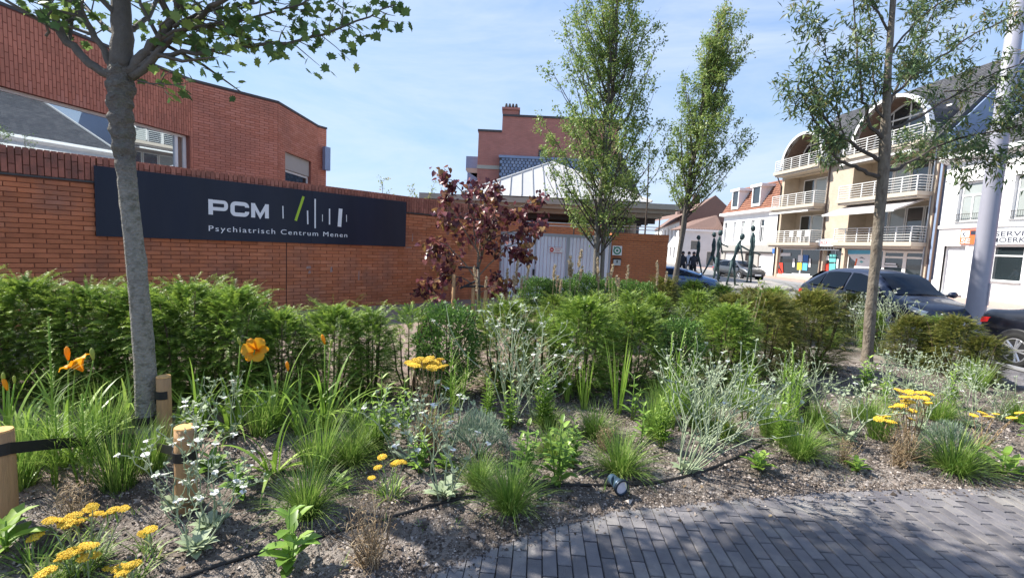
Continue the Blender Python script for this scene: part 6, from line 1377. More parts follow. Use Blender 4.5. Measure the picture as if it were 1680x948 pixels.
# ---- yew bushes
NEED = (np.array([(0, -.10, 0), (0, .10, 0), (1, 0, -.05)]), np.array([(0, 1, 2)]))
def yew(seed, h, w, n, nn=15, tip=.4, low=.05, sl=.17, nlen=.031, lean=.35):
    g = np.random.default_rng(seed); gr = random.Random(seed); sm_ = MB(); tips = []
    for k in range(9):
        an = k * 2.4; r = .5 * w * (.25 + .75 * gr.random()); e = Vector((r * math.cos(an), r * math.sin(an), h * gr.uniform(.72, 1.02))); p = Vector((.05 * math.cos(an), .05 * math.sin(an), -.03))
        q = [p, p.lerp(e, .4) + Vector((math.cos(an), math.sin(an), 0)) * r * .15, p.lerp(e, .75), e]; sm_.tube(q, [.013, .01, .007, .003], 5, False); tips.append(q)
    P_, D_, Lq = [], [], []
    for i in range(n):          # sprays fill the bush's volume, thicker towards its skin
        u = low + (1 - low) * gr.random() ** 1.05; an = gr.uniform(0, 2 * PI); prof = min(1, .82 + .6 * u) * (1 if u < .62 else max(.12, 1 - ((u - .62) / .40) ** 2)); lob = 1 + .22 * math.sin(an * 3 + seed + u * 5) + .12 * math.sin(an * 7 + seed * 2)
        r = .5 * w * prof * lob * gr.uniform(.12, 1) ** .5 * .86; d = Vector((math.cos(an + gr.gauss(0, .4)), math.sin(an + gr.gauss(0, .4)), gr.uniform(-.1, .7) + lean * u + (1.1 if u > .8 else 0) * gr.random()))
        P_.append(Vector((r * math.cos(an), r * math.sin(an), u * h * (.9 + .1 * lob)))); D_.append(d.normalized()); Lq.append(sl * gr.uniform(.55, 1.25) * (1.2 - .3 * u))
    for i in range(int(n * .07)):       # long shoots breaking the outline
        an = gr.uniform(0, 2 * PI); u = gr.uniform(.6, 1); r = .5 * w * gr.uniform(.2, .8) * (1.1 - .45 * u); d = Vector((math.cos(an) * .8, math.sin(an) * .8, gr.uniform(.5, 1.6))).normalized(); P_.append(Vector((r * math.cos(an), r * math.sin(an), h * u))); D_.append(d); Lq.append(sl * gr.uniform(1.4, 2.2))
    n = len(P_)
    P_ = np.array([p[:] for p in P_]); D_ = np.array([d[:] for d in D_]); Lq = np.array(Lq); P_[:, 2] = np.maximum(P_[:, 2], .05)
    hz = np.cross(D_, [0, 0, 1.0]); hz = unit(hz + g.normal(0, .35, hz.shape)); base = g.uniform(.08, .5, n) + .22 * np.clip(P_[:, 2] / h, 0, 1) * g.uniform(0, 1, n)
    pp, dd, nr, ss, tt = [], [], [], [], []
    for j in range(nn):
        u = (j + .5) / nn; c = P_ + D_ * (Lq * u)[:, None] + np.array([0, 0, -1.0]) * (Lq * .35 * u * u)[:, None]
        ax_ = unit(D_ + np.array([0, 0, -.7]) * u)
        for s in (1, -1):
            pp.append(c); dd.append(unit(hz * s + ax_ * .75 + g.normal(0, .16, hz.shape))); nr.append(np.cross(ax_, hz) + g.normal(0, .25, hz.shape)); ss.append(nlen * (1.15 - .55 * u) * g.uniform(.8, 1.25, n)); tt.append(np.clip(base + tip * max(0, u - .45) / .55 * g.uniform(.2, 1, n), 0, 1))
    V, Fa, t_ = scatter(*NEED, np.concatenate(pp), np.concatenate(dd), np.concatenate(nr), np.concatenate(ss), np.concatenate(tt))
    return mbm(sm_, 'stem'), stuff(mesh_np('foliage', V, Fa, t_))
def yew_proto(key, m, *a, **k): s, f = yew(*a, **k); proto(key, 'yew bush', [('stem', s, 'wood_stem', None), ('foliage', f, m, None)])
yew_proto('yewA', 'yew', 1, 1.05, .86, 2100)
yew_proto('yewB', 'yew', 2, 1.02, .84, 2100, tip=.6)
yew_proto('yewC', 'yew', 3, .95, .70, 620, nn=14)
yew_proto('yewD', 'yew_bronze', 4, 1.0, .86, 2000, nn=13, tip=.55)
yew_proto('yewE', 'yew_gold', 5, .98, .78, 1250, tip=.65)
yew_proto('yewF', 'yew', 6, 1.0, .52, 1000)
def hedge_leaf(seed, h, w, n, size=.034):
    g = np.random.default_rng(seed); gr = random.Random(seed); sm_ = MB()
    for k in range(8): an = k * .8; sm_.tube([(0, 0, -.03), (w * .2 * math.cos(an), w * .2 * math.sin(an), h * .5), (w * .42 * math.cos(an), w * .42 * math.sin(an), h * .92)], [.012, .009, .003], 5, False)
    u = rand_unit(n, g); rr = g.uniform(.35, 1, n) ** .5; nz_ = 1 + .18 * np.sin(u[:, 0] * 7 + seed) * np.sin(u[:, 1] * 6) + .12 * np.sin(u[:, 2] * 11)
    P_ = u * (rr * nz_)[:, None] * np.array([w / 2, w / 2, h / 2]) + np.array([0, 0, h * .52]); P_[:, 2] = np.maximum(P_[:, 2], .04)
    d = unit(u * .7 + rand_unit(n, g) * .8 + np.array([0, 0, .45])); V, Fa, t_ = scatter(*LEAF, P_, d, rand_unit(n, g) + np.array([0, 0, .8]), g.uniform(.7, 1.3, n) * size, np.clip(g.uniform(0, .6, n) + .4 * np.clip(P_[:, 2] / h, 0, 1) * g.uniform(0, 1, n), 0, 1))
    return mbm(sm_, 'stem'), stuff(mesh_np('foliage', V, Fa, t_))
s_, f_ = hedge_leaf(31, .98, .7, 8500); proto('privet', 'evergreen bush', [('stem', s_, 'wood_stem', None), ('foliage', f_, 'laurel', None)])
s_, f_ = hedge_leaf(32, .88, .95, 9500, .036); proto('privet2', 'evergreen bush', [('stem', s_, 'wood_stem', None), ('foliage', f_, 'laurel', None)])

YW = 'yew bushes of the front hedge'
for (k, px_, py_, s, lab) in [
    ('yewA', -52, 652, .95, 'dark yew bush cut off by the picture edge under the bare brick wall'),
    ('yewB', 52, 655, .94, 'bright tipped yew bush before the bare brick, behind the tall green flower spike'),
    ('yewB', 150, 652, .90, 'yew bush just left of the grey tree trunk, below the end of the signboard'),
    ('yewA', 232, 648, .88, 'dark yew bush directly behind the grey tree trunk'),
    ('yewB', 312, 652, .97, 'dense yew bush under the P of the signboard'),
    ('yewA', 386, 655, .94, 'dense dark yew bush under the M of the signboard, behind the open orange lily'),
    ('yewB', 462, 655, .78, 'lower yew bush left of the closed lily bud, below the dark joint in the wall'),
    ('yewB', 548, 655, .84, 'bright yew bush behind the single lily bud on a long stalk'),
    ('yewF', 608, 652, .84, 'narrow yew bush below the right end of the signboard'),
    ('yewC', 672, 640, .88, 'thin see-through yew bush left of the yellow flat flower heads'),
    ('privet', 733, 648, .98, 'dense glossy green bush behind the yellow flat flower heads'),
    ('yewE', 826, 640, .96, 'yellow green yew bush behind the tall white flowered silver plant'),
    ('yewC', 888, 634, .8, 'thin yew bush between the golden one and the broad dark one'),
    ('yewA', 950, 640, .94, 'broad dark yew bush behind the pair of upright blade tufts'),
    ('yewA', 1034, 636, .88, 'dark yew bush right behind the brightest upright blades'),
    ('privet', 1108, 632, .84, 'narrow mid green bush with white flowers rising behind it'),
    ('yewA', 1186, 630, .9, 'dark yew bush behind the widest silver flower stems'),
    ('yewD', 1250, 616, 1.06, 'bronze tinged yew bush behind the bent green flower spikes'),
    ('yewD', 1322, 606, 1.08, 'bronze tinged yew bush left of the brown tree trunk'),
    ('yewD', 1488, 596, .72, 'bronze yew bush right of the brown trunk, in front of the blue grey car nose'),
    ('yewD', 1558, 616, .82, 'reddish yew bush below the foot of the lamp column'),
    ('yewD', 1606, 628, .62, 'low reddish yew bush in front of the black car wheel'),
    ('yewF', 1528, 600, .72, 'narrow yew bush between two bronze ones, under the car number plate')]:
    nm = 'evergreen_bush' if k.startswith('privet') else 'yew_bush'
    putp(k, px_, py_, s, lab, group=YW, name=nm)
YB = 'low bushes of the rear bed'
def putd(k, px_, D, s, lab, **kw):
    p = at(px_, 430, D); return put(k, p.x, p.y, s, lab, **kw)
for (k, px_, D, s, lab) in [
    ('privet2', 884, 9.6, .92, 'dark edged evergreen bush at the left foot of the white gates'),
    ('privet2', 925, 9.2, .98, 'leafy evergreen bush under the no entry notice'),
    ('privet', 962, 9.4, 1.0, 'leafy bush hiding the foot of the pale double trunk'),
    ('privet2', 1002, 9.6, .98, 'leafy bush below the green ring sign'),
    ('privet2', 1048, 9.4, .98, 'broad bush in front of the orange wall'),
    ('yewD', 1092, 9.6, .88, 'bronzed bush at the right end of the orange wall'),
    ('yewB', 1082, 8.0, .74, 'low yew among white flowers in the middle of the bed'),
    ('yewB', 1142, 9.8, .82, 'yew bush in front of the striding bronze figure'),
    ('yewB', 1190, 9.6, .80, 'yew bush in front of the leaning bronze figure'),
    ('yewD', 1238, 9.4, .80, 'bronzed yew in front of the tallest bronze figure'),
    ('yewB', 1150, 8.2, .78, 'yew bush in the second row, behind the widest silver stems'),
    ('yewD', 1210, 8.0, .82, 'bronzed yew in the second row, left of the thin tall grass'),
    ('yewB', 1275, 8.6, .86, 'yew bush below the shop window with the red and white print'),
    ('yewD', 1345, 8.8, .8, 'bronzed yew bush in front of the tail of the blue grey hatchback'),
    ('yewD', 1405, 9.3, .8, 'bronzed yew in front of the blue grey car door'),
    ('yewF', 1036, 7.6, .8, 'slim dark yew in the middle of the bed, behind the broad dark one'),
    ('yewE', 985, 7.4, .78, 'golden tipped yew between the front hedge and the pale double trunk'),
    ('yewE', 915, 7.2, .74, 'golden tipped low yew behind the gap in the front hedge'),
    ('yewF', 1446, 7.9, .66, 'yew bush right behind the brown trunk')]:
    nm = 'evergreen_bush' if k.startswith('privet') else 'yew_bush'
    putd(k, px_, D, s, lab, group=YB, name=nm)

# ---- grass tufts
def tuft(key, seed, n, L, lean, width, droop, m, cat='grass tuft', part='blades', base_r=.05, tint=(0, .8), seg=4):
    V, Fa, t_ = blades(n, base_r, L, lean, width, droop, seg, tint, seed); me = stuff(mesh_np(part, V, Fa, t_)); proto(key, cat, [(part, me, m, None)])
tuft('tuftA', 1, 620, (.22, .50), (.05, .95), (.0035, .007), .9, 'grass'); tuft('tuftB', 2, 520, (.16, .38), (.1, 1.1), (.0035, .0065), .8, 'grass'); tuft('tuftC', 3, 300, (.2, .46), (.02, .55), (.0035, .0065), .5, 'grass', base_r=.07)
GT = 'grassy tufts in the bed'
for (k, px_, py_, s, lab) in [
    ('tuftA', 605, 738, .72, 'grass tuft behind the leafy lime plant, left of the dry yarrow stems'),
    ('tuftC', 522, 772, 1.0, 'loose upright grass tuft between the lily and the dense grass tuft'),
    ('tuftA', 503, 848, .74, 'largest dense grass tuft, above the broad leaved plant at the front'),
    ('tuftA', 836, 838, .78, 'dense dark grass tuft nearest the paving, right of the silver rosette'),
    ('tuftB', 1018, 774, 1.0, 'short grass tuft directly behind the garden spotlight'),
    ('tuftA', 1312, 752, .8, 'grass tuft in front of the black fixture and the bent flower spikes'),
    ('tuftB', 1566, 774, 1.15, 'flat spreading grass tuft close to the paving on the right'),
    ('tuftC', 195, 800, 1.0, 'grass tuft at the foot of the strapped tree trunk'),
    ('tuftC', 1246, 690, .8, 'small grass tuft left of the bent flower spikes'),
    ('tuftB', 1420, 690, .9, 'grass tuft among white flowers below the brown trunk'),
    ('tuftB', 900, 700, .7, 'small grass tuft in the shade of the dark hedge'),
    ('tuftC', 1088, 690, 1.05, 'tall green tuft at the left of the widest silver stems'),
    ('tuftB', 1180, 716, .85, 'blue green tuft under the widest silver stems'),
    ('tuftB', 1510, 600, .9, 'grass tuft behind the orange flower heads on the right'),
    ('tuftB', 1668, 690, .9, 'grass tuft at the right picture edge'),
    ('tuftB', 905, 748, .8, 'grass tuft behind the tall toothed leafy stem'),
    ('tuftC', 1365, 570, 1.1, 'grass clump left of the foot of the brown trunk'),
    ('tuftC', 60, 760, .8, 'grass blades beside the thick stake at the picture edge')]:
    putp(k, px_, py_, s, lab, group=GT, name='grass_tuft')
# upright blades
tuft('iris', 7, 17, (.45, .72), (.0, .22), (.016, .026), .12, 'lime_leaf', 'iris plant', 'leaf', .03, (.1, .9), 5)
iris_leaf = []
def iris(key, seed, n, L):
    ps = []
    for i in range(n): V, Fa, t_ = blades(1, .03, L, (.0, .24), (.015, .026), .12, 5, (.1, .9), seed * 50 + i); ps.append(('leaf', mesh_np('leaf', V, Fa, t_), 'lime_leaf', None))
    proto(key, 'iris plant', ps)
iris('irisA', 1, 12, (.34, .56)); iris('irisB', 2, 17, (.45, .74))
putp('irisA', 958, 672, .95, 'smaller upright clump of sword leaves before the dark hedge', name='iris_plant', group='sword leaved clumps')
putp('irisB', 1014, 678, 1.0, 'brightest tall clump of sword leaves before the dark hedge', name='iris_plant', group='sword leaved clumps')

# ---- day lilies: arching leaves one by one, stalks, buds, flowers
def lily_flower():
    mb = MB()
    for k in range(6):
        an = k * PI / 3; w_ = .30 if k % 2 else .2; c, s = math.cos(an), math.sin(an); pr_ = [(.02, -.45, .05), (.12, -.2, w_ * .55), (.30, .02, w_), (.52, .10, w_ * .95), (.64, .0, w_ * .35)]; vs = []
        for r, z, ww in pr_:
            for q in (-1, -.4, 0, .4, 1):
                rip = .03 * math.sin(r * 30 + q * 5 + k) * abs(q); vs.append((r * c - q * ww * s, r * s + q * ww * c, z + rip - .04 * (1 - abs(q)) + (.015 if k % 2 else 0)))
        mb.add(vs, [(i * 5 + j, i * 5 + j + 1, i * 5 + j + 6, i * 5 + j + 5) for i in range(4) for j in range(4)], .35 + .3 * (k % 2))
    for k in range(6): an = k * PI / 3 + .3; mb.tube([(0, 0, -.4), (.1 * math.cos(an), .1 * math.sin(an), .0), (.16 * math.cos(an), .16 * math.sin(an), .16)], .011, 4, t=.1)
    return mbm(mb, 'flower')
FLOWER = lily_flower(); FLOWER.materials.append(K['petal_orange'])
BUDM = mbm(MB().lathe([(.06, 0), (.10, .15), (.17, .5), (.14, .85), (.03, 1.0)], 8), 'bud'); BUDM.materials.append(K['bud'])
BUDO = BUDM.copy(); BUDO.materials.clear(); BUDO.materials.append(K['petal_orange'])
def lily(key, seed, n, L, lean=(.1, .9)):
    ps = []
    for i in range(n): V, Fa, t_ = blades(1, .04, L, lean, (.018, .032), 1.25, 9, (.05, .95), seed * 70 + i, cup=.3); me = mesh_np('leaf', V, Fa, np.full(len(Fa), (i * .37) % 1), smooth=True); ps.append(('leaf', me, 'lily_leaf', None))
    proto(key, 'daylily', ps)
lily('lilyA', 1, 26, (.45, .82)); lily('lilyB', 2, 22, (.4, .70)); lily('lilyC', 3, 20, (.26, .48), (.05, 1.0))
DL = 'day lilies'
def dl(key, px_, py_, s, lab, heads=()):
    """heads: (pixel x, pixel y, kind, size)"""
    t = putp(key, px_, py_, s, lab, group=DL, name='daylily'); b = gs(px_, py_); inv_ = (Matrix.Translation(t.location) @ Matrix.Rotation(t.rotation_euler.z, 4, 'Z') @ Matrix.Scale(s, 4)).inverted()
    for (hx_, hy_, kind, sz_) in heads:
        e = inv_ @ at(hx_, hy_, b.y + .02); up = Vector((0, 0, 1)); low = Vector((e.x * .15, e.y * .15, 0)); midp = low.lerp(e, .55) + Vector((0, 0, .03)); MB().tube([low, midp, e], [.006, .005, .004], 6).build('stalk', 'lily_leaf', t, smooth=True)
        me = {'flower': FLOWER, 'bud': BUDM, 'orange_bud': BUDO}[kind]; o = link('flower' if kind == 'flower' else 'bud', me, None, t); face = inv_.to_3x3() @ (Vector((.25, -1, .35)) if kind == 'flower' else Vector((random.uniform(-.3, .3), -.1, 1)))
        if kind == 'flower' and hx_ < 200: face = inv_.to_3x3() @ Vector((-.6, -.2, .9))
        q = face.to_track_quat('Z', 'Y'); o.matrix_local = Matrix.Translation(e) @ q.to_matrix().to_4x4() @ Matrix.Scale(sz_ / s, 4)
    return t
dl('lilyA', 112, 762, .85, 'day lily with one wide open orange flower left of the tree trunk', [(122, 616, 'flower', .125), (148, 612, 'bud', .07), (112, 612, 'orange_bud', .08)])
dl('lilyB', 8, 735, .95, 'day lily with closed orange buds at the left picture edge', [(12, 652, 'orange_bud', .075), (6, 640, 'bud', .06), (22, 642, 'bud', .05)])
dl('lilyB', 214, 700, .9, 'flowerless day lily half hidden behind the tree trunk')
dl('lilyB', 326, 700, .9, 'upright day lily right of the stake behind the trunk')
dl('lilyC', 384, 706, 1.1, 'day lily holding the open orange flower that faces the viewer', [(414, 590, 'flower', .135), (393, 584, 'bud', .06)])
dl('lilyB', 452, 702, .98, 'day lily with an orange bud just above its leaves', [(470, 620, 'orange_bud', .07), (455, 632, 'bud', .05)])
dl('lilyA', 532, 704, .95, 'widely arching day lily with a single yellow bud on a long stalk', [(533, 582, 'orange_bud', .075), (541, 586, 'bud', .06)])
dl('lilyC', 448, 772, 1.0, 'short spiky day lily in front of the arching ones')
dl('lilyC', 700, 715, .8, 'small green lily tuft under the yellow flat flower heads')

# ---- blazing star spikes with feathery leaves
def liatris(key, seed, stems, m='lime_leaf'):
    g = np.random.default_rng(seed); gr = random.Random(seed); ps = []
    sp_ = MB(); st_ = MB(); Vs = []
    for (dx, dy, h, sp, bend) in stems:
        top_ = Vector((dx + bend, dy, h)); q = [Vector((dx * .4, dy * .4, -.02)), Vector((dx * .8, dy * .8, h * .4)), Vector((dx, dy, h * .75)), top_]
        if abs(bend) > .05: q = q[:3] + [Vector((dx, dy, h * .92)), Vector((dx + bend * .5, dy, h * .95)), Vector((dx + bend, dy, h * .90 + abs(bend) * .5))]
        st_.tube(q, [.006, .005, .005] + [.004] * (len(q) - 3), 6)
        n = 60; zc = np.linspace(h * .18, h * (1 - sp * .8), n); V = blades(n, 0, (.09, .22), (.5, 1.15), (.0035, .006), .5, 3, (.1, .9), seed + len(Vs), base=(dx * np.clip(zc / h * 1.3, 0, 1), dy * np.clip(zc / h * 1.3, 0, 1), zc)); k = (1.25 - zc / h); Vs.append(V)
        # flower spike of packed scales
        P_ = []; D_ = []
        L_ = h * sp; m_ = int(L_ / .008)
        for i in range(m_):
            u = 1 - sp + sp * i / m_; z = h * u; an = i * 2.4
            if abs(bend) > .05:
                uu_ = max(0, (u - .75) / .25); c = q[2].lerp(q[3], min(1, uu_ * 2)) if uu_ < .5 else q[3].lerp(q[5], uu_ * 2 - 1)
            else: c = Vector((dx + bend * u, dy, z))
            P_.append(c[:]); D_.append((math.cos(an), math.sin(an), .9))
        V2, F2, t2 = scatter(LEAF[0], LEAF[1], P_, D_, np.array(D_) * -1 + np.array([0, 0, 2.0]), .021 * gr.uniform(.8, 1.1), g.uniform(.25, 1, m_)); ps.append(('flower_spike', mesh_np('flower_spike', V2, F2, t2), 'spike', None))
    V, Fa, t_ = join(Vs); ps.append(('leaves', stuff(mesh_np('leaves', V, Fa, t_)), m, None)); ps.append(('stem', mbm(st_, 'stem'), m, None)); proto(key, 'blazing star', ps)
K['spike'] = mat('green_spike', ramp=[(.17, .27, .07), (.34, .45, .14), (.5, .56, .25)], rough=.6, var=.15, trans=.25)
liatris('liaA', 40, [(0, 0, .92, .42, .0), (.05, -.06, .45, .3, 0), (-.06, .05, .4, .3, 0)]); liatris('liaB', 50, [(0, 0, .5, .35, .0), (.05, .04, .36, .3, 0), (-.05, .03, .3, .3, 0)])
liatris('liaC', 60, [(-.03, 0, .78, .4, .10), (.11, .02, .62, .4, 0), (.0, .05, .5, .4, 0)]); liatris('liaD', 70, [(-.05, 0, .74, .42, .0), (.02, .02, .78, .4, .03), (.12, .0, .72, .4, .0), (.05, .06, .5, .4, 0)])
liatris('liaE', 80, [(-.07, 0, .66, .36, -.09), (.0, .02, .68, .4, -.02), (.06, .02, .62, .4, .01), (.02, -.06, .4, .3, 0)])
LG = 'blazing star plants with green spikes'
putp('liaA', 92, 800, .98, 'tallest green flower spike on feathery leaves, left of the tree trunk', rz=.2, group=LG, name='blazing_star')
putp('liaB', 140, 795, 1.0, 'short green flower spike on feathery leaves beside the tallest one', rz=1, group=LG, name='blazing_star')
putp('liaC', 742, 695, .92, 'wavy topped green flower spike with a straight one beside it', rz=0, group=LG, name='blazing_star')
putp('liaD', 1102, 706, 1.08, 'group of green flower spikes left of the widest silver stems', rz=0, group=LG, name='blazing_star')
putp('liaE', 1292, 716, 1.12, 'green flower spikes with bent tips beside the black fixture', rz=0, group=LG, name='blazing_star')
putp('liaB', 1226, 690, 1.25, 'green flower spike at the right end of the widest silver stems', rz=2, group=LG, name='blazing_star')

# ---- silver plants with white flowers
PETW = MB()
for k in range(5):
    an = k * 2 * PI / 5; c, s = math.cos(an), math.sin(an); PETW.add([(0, 0, 0), (.3 * c - .26 * s, .3 * s + .26 * c, .05), (.52 * c - .22 * s, .52 * s + .22 * c, .06), (.56 * c, .56 * s, .03), (.52 * c + .22 * s, .52 * s - .22 * c, .06), (.3 * c + .26 * s, .3 * s - .26 * c, .05)], [(0, 1, 2, 3), (0, 3, 4, 5)])
PETW.lathe([(.05, -.55), (.13, -.4), (.10, -.05)], 6); WF = mbm(PETW, 'flower', False); WF.materials.append(K['petal_white'])
def campion(key, seed, nst, h, spread, rosette=10, fl=.7, tiltx=0.0, flen=.036, leafy=1.0):
    g = np.random.default_rng(seed); gr = random.Random(seed); mb = MB(); lp_, ld_ = [], []; tips = []
    def br(p, d, L, r, lev):
        q = p + d * L; midp = p.lerp(q, .5) + Vector((gr.gauss(0, .008), gr.gauss(0, .008), .004)); mb.tube([p, midp, q], [r, r * .9, r * .8], 5, False, t=gr.uniform(.4, .9))
        for s in (1, -1): lp_.append(q[:]); ld_.append((d * .4 + Vector((gr.gauss(0, 1), gr.gauss(0, 1), .3))).normalized()[:])
        if lev == 0 or L < .03: tips.append((q, d)); return
        a = Vector((gr.gauss(0, 1), gr.gauss(0, 1), 0)); a = (a - d * a.dot(d)).normalized()
        for s in (1, -1):
            if s == -1 and gr.random() < .18: continue
            br(q, (d * 1.0 + a * s * gr.uniform(.45, .8) + Vector((tiltx * .1, 0, .25))).normalized(), L * gr.uniform(.58, .85), r * .75, lev - 1)
    for i in range(nst):
        an = i * 2.4; s0 = spread * gr.uniform(.1, 1); d = Vector((math.cos(an) * s0 + tiltx, math.sin(an) * s0, 1)).normalized(); br(Vector((.03 * math.cos(an), .03 * math.sin(an), -.01)), d, h * gr.uniform(.36, .5), .0052, 3)
    ps = [('stem', mbm(mb, 'stem'), 'silver', None)]
    # grey felt leaves: rosette one by one, stem leaves joined
    lm_ = mesh_np('leaf', LEAF6[0], LEAF6[1], np.full(len(LEAF6[1]), .45), smooth=True)
    lm2 = mesh_np('leaf', LEAF6[0], LEAF6[1], np.full(len(LEAF6[1]), .75), smooth=True)
    for i in range(rosette):
        an = i * 2.4; el = gr.uniform(.2, 1.0); d = Vector((math.cos(an), math.sin(an), el)).normalized(); s = gr.uniform(.07, .125); b = Vector((0, 0, 1)).cross(d).normalized(); n_ = d.cross(b); p = (math.cos(an) * .012, math.sin(an) * .012, .01 + .04 * (i / max(1, rosette)))
        ps.append(('leaf', lm_ if i % 3 else lm2, 'silver', Matrix(((d.x * s, b.x * s, n_.x * s, p[0]), (d.y * s, b.y * s, n_.y * s, p[1]), (d.z * s, b.z * s, n_.z * s, p[2]), (0, 0, 0, 1)))))
    n = len(lp_); V, Fa, t_ = scatter(LEAF[0], LEAF[1], lp_, ld_, np.tile([0, 0, 1.0], (n, 1)) + g.normal(0, .3, (n, 3)), g.uniform(.018, .045, n) * leafy, g.uniform(.2, .9, n)); ps.append(('stem_leaves', stuff(mesh_np('stem_leaves', V, Fa, t_)), 'silver', None))
    bud = MB()
    for (q, d) in tips:
        if gr.random() < fl:
            up_ = (d * .35 + Vector((gr.gauss(0, .12), gr.gauss(0, .12), 1))).normalized(); ps.append(('flower', WF, None, Matrix.Translation(q) @ up_.to_track_quat('Z', 'Y').to_matrix().to_4x4() @ Matrix.Scale(flen * gr.uniform(.8, 1.15), 4)))
        else: bud.lathe([(.002, -.004), (.0065, .004), (.006, .012), (.002, .017)], 6, Matrix.Translation(q), .8)
    if bud.v: ps.append(('bud', stuff(mbm(bud, 'bud')), 'silver', None))
    proto(key, 'silver campion', ps)
campion('camA', 1, 12, .80, .55, 8, .42, flen=.031); campion('camB', 2, 17, .78, .75, 9, .2, .35, flen=.024); campion('camC', 3, 5, .5, .6, 16, .45, flen=.034); campion('camD', 4, 6, .42, 1.0, 8, .32, flen=.028); campion('camE', 5, 8, .62, .7, 8, .2, .15, flen=.026); campion('camF', 6, 4, .36, .8, 22, .5, flen=.036)
CG = 'silver plants with small white flowers'
for (k, px_, py_, s, lab, r_) in [
    ('camA', 838, 698, 1.0, 'tall silver plant dotted with white flowers behind the silver mound', .3),
    ('camB', 1122, 775, .92, 'widest silver plant, a fan of branching pale stems with few white flowers', 0),
    ('camE', 1160, 735, .95, 'silver plant filling the right half of the wide pale fan', .6),
    ('camF', 322, 905, .8, 'silver felt leaved rosette with white flowers in front of the sawn stake', 2.0),
    ('camC', 300, 838, .9, 'loose white flowers on silver stems around the sawn stake', 1.0),
    ('camC', 728, 818, 1.0, 'silver rosette on the black hose left of the dark grass tuft', 3.0),
    ('camD', 1384, 724, 1.15, 'low silver plant with white flowers right of the black fixture', .4),
    ('camE', 1510, 706, .78, 'sprawling silver plant with white flowers behind the orange flower heads', 1.2),
    ('camE', 1590, 700, .78, 'sprawling silver plant with white flowers near the right picture edge', 2.3),
    ('camA', 1444, 582, .95, 'tall silver plant with white flowers right behind the brown trunk', 4.0),
    ('camA', 1405, 566, .8, 'silver plant with white flowers left behind the brown trunk', 5.0),
    ('camD', 372, 720, .9, 'pale silver stems with one white flower right of the sawn stake', 3.3),
    ('camE', 1118, 560, .75, 'silver plant with white flowers in the middle of the hedge', 2.2),
    ('camD', 668, 760, 1.0, 'thin silver stems with white flowers left of the silver mound', 1.7),
    ('camE', 1450, 660, .7, 'small silver plant with white flowers below the brown trunk', 5.5),
    ('camD', 1640, 690, .8, 'pale branching stems with white flowers in front of the low reddish yew', 4.4)]:
    putp(k, px_, py_, s, lab, rz=r_, group=CG, name='silver_campion')

# ---- yarrow
def yhead(seed, n=70):
    g = random.Random(seed); mb = MB()
    for i in range(n):
        r = math.sqrt(i / n); an = i * 2.399; x, y = r * math.cos(an) + g.gauss(0, .03), r * math.sin(an) * .9 + g.gauss(0, .03); z = .16 * (1 - r * r) + g.gauss(0, .03); s = .13 * g.uniform(.8, 1.25)
        vs = [(x + s * math.cos(k * PI / 3), y + s * math.sin(k * PI / 3), z - .05) for k in range(6)] + [(x + s * .55 * math.cos(k * PI / 3 + .5), y + s * .55 * math.sin(k * PI / 3 + .5), z + .06) for k in range(6)] + [(x, y, z + .075)]
        mb.add(vs, [(k, (k + 1) % 6, 6 + (k + 1) % 6, 6 + k) for k in range(6)] + [(6 + k, 6 + (k + 1) % 6, 12) for k in range(6)], g.uniform(.35, 1) * (1 - .45 * r * g.random()))
    for k in range(9): an = k * .7; mb.tube([(0, 0, -.7), (.3 * math.cos(an), .3 * math.sin(an), -.3), (.72 * math.cos(an), .72 * math.sin(an), -.06)], .03, 4, t=.05)
    me = mbm(mb, 'flower_head', False); me.materials.append(K['yarrow']); return me
YH = [yhead(i) for i in range(3)]
def yarrow(px_, py_, lab, heads, dry=False, leaf_n=60, D=None):
    """heads: (px, py, radius in m)"""
    b = gs(px_, py_); t = T('yarrow', lab, 'yarrow', (b.x, b.y, b.z - .005), 0, 'yarrow plants with flat yellow heads'); mb = MB(); lp_, ld_ = [], []
    for (hx_, hy_, r) in heads:
        dD = random.uniform(-.10, .10); e = at(hx_, hy_, b.y + dD) - Vector((b.x, b.y, b.z)); p = Vector((e.x * .25 + random.gauss(0, .015), e.y * .25 + random.gauss(0, .015), 0)); q = p.lerp(e, .5) + Vector((random.gauss(0, .008), 0, .02)); mb.tube([p, q, e - Vector((0, 0, r * .6))], [.0035, .003, .0025], 5, False)
        o = link('flower_head', YH[random.randrange(3)], None, t); o.location = e; o.scale = (r, r, r * 1.0); o.rotation_euler = (random.gauss(.12, .12), random.gauss(0, .15), random.uniform(0, 6))
        for u in (.15, .3, .45, .6, .75): lp_.append(p.lerp(e, u)[:]); ld_.append((random.gauss(0, 1), random.gauss(0, 1), .5))
    mb.build('stem', 'dry' if dry else 'silver', t, smooth=True)
    g = np.random.default_rng(px_); V1 = blades(leaf_n, .05, (.08, .2), (.3, 1.1), (.006, .012), .7, 3, (0, .9), px_); lp_ = np.array(lp_); n = len(lp_)
    V2 = blades(n, 0, (.05, .1), (.4, 1.1), (.006, .012), .6, 3, (0, .9), px_ + 1, base=(lp_[:, 0], lp_[:, 1], lp_[:, 2])); V, Fa, t_ = join([V1, V2]); link('leaves', mesh_np('leaves', V, Fa, t_), K['dry' if dry else 'grass'], t, kind='stuff'); return t
yarrow(140, 925, 'yarrow with a long run of pale yellow heads at the front left', [(82, 852, .03), (98, 851, .036), (122, 843, .034), (110, 856, .04), (128, 852, .036), (148, 833, .03), (158, 840, .028), (172, 841, .028), (186, 834, .03), (203, 832, .026), (152, 828, .026)], leaf_n=110)
yarrow(58, 925, 'yarrow with one dull yellow head at the front left corner', [(58, 878, .034)])
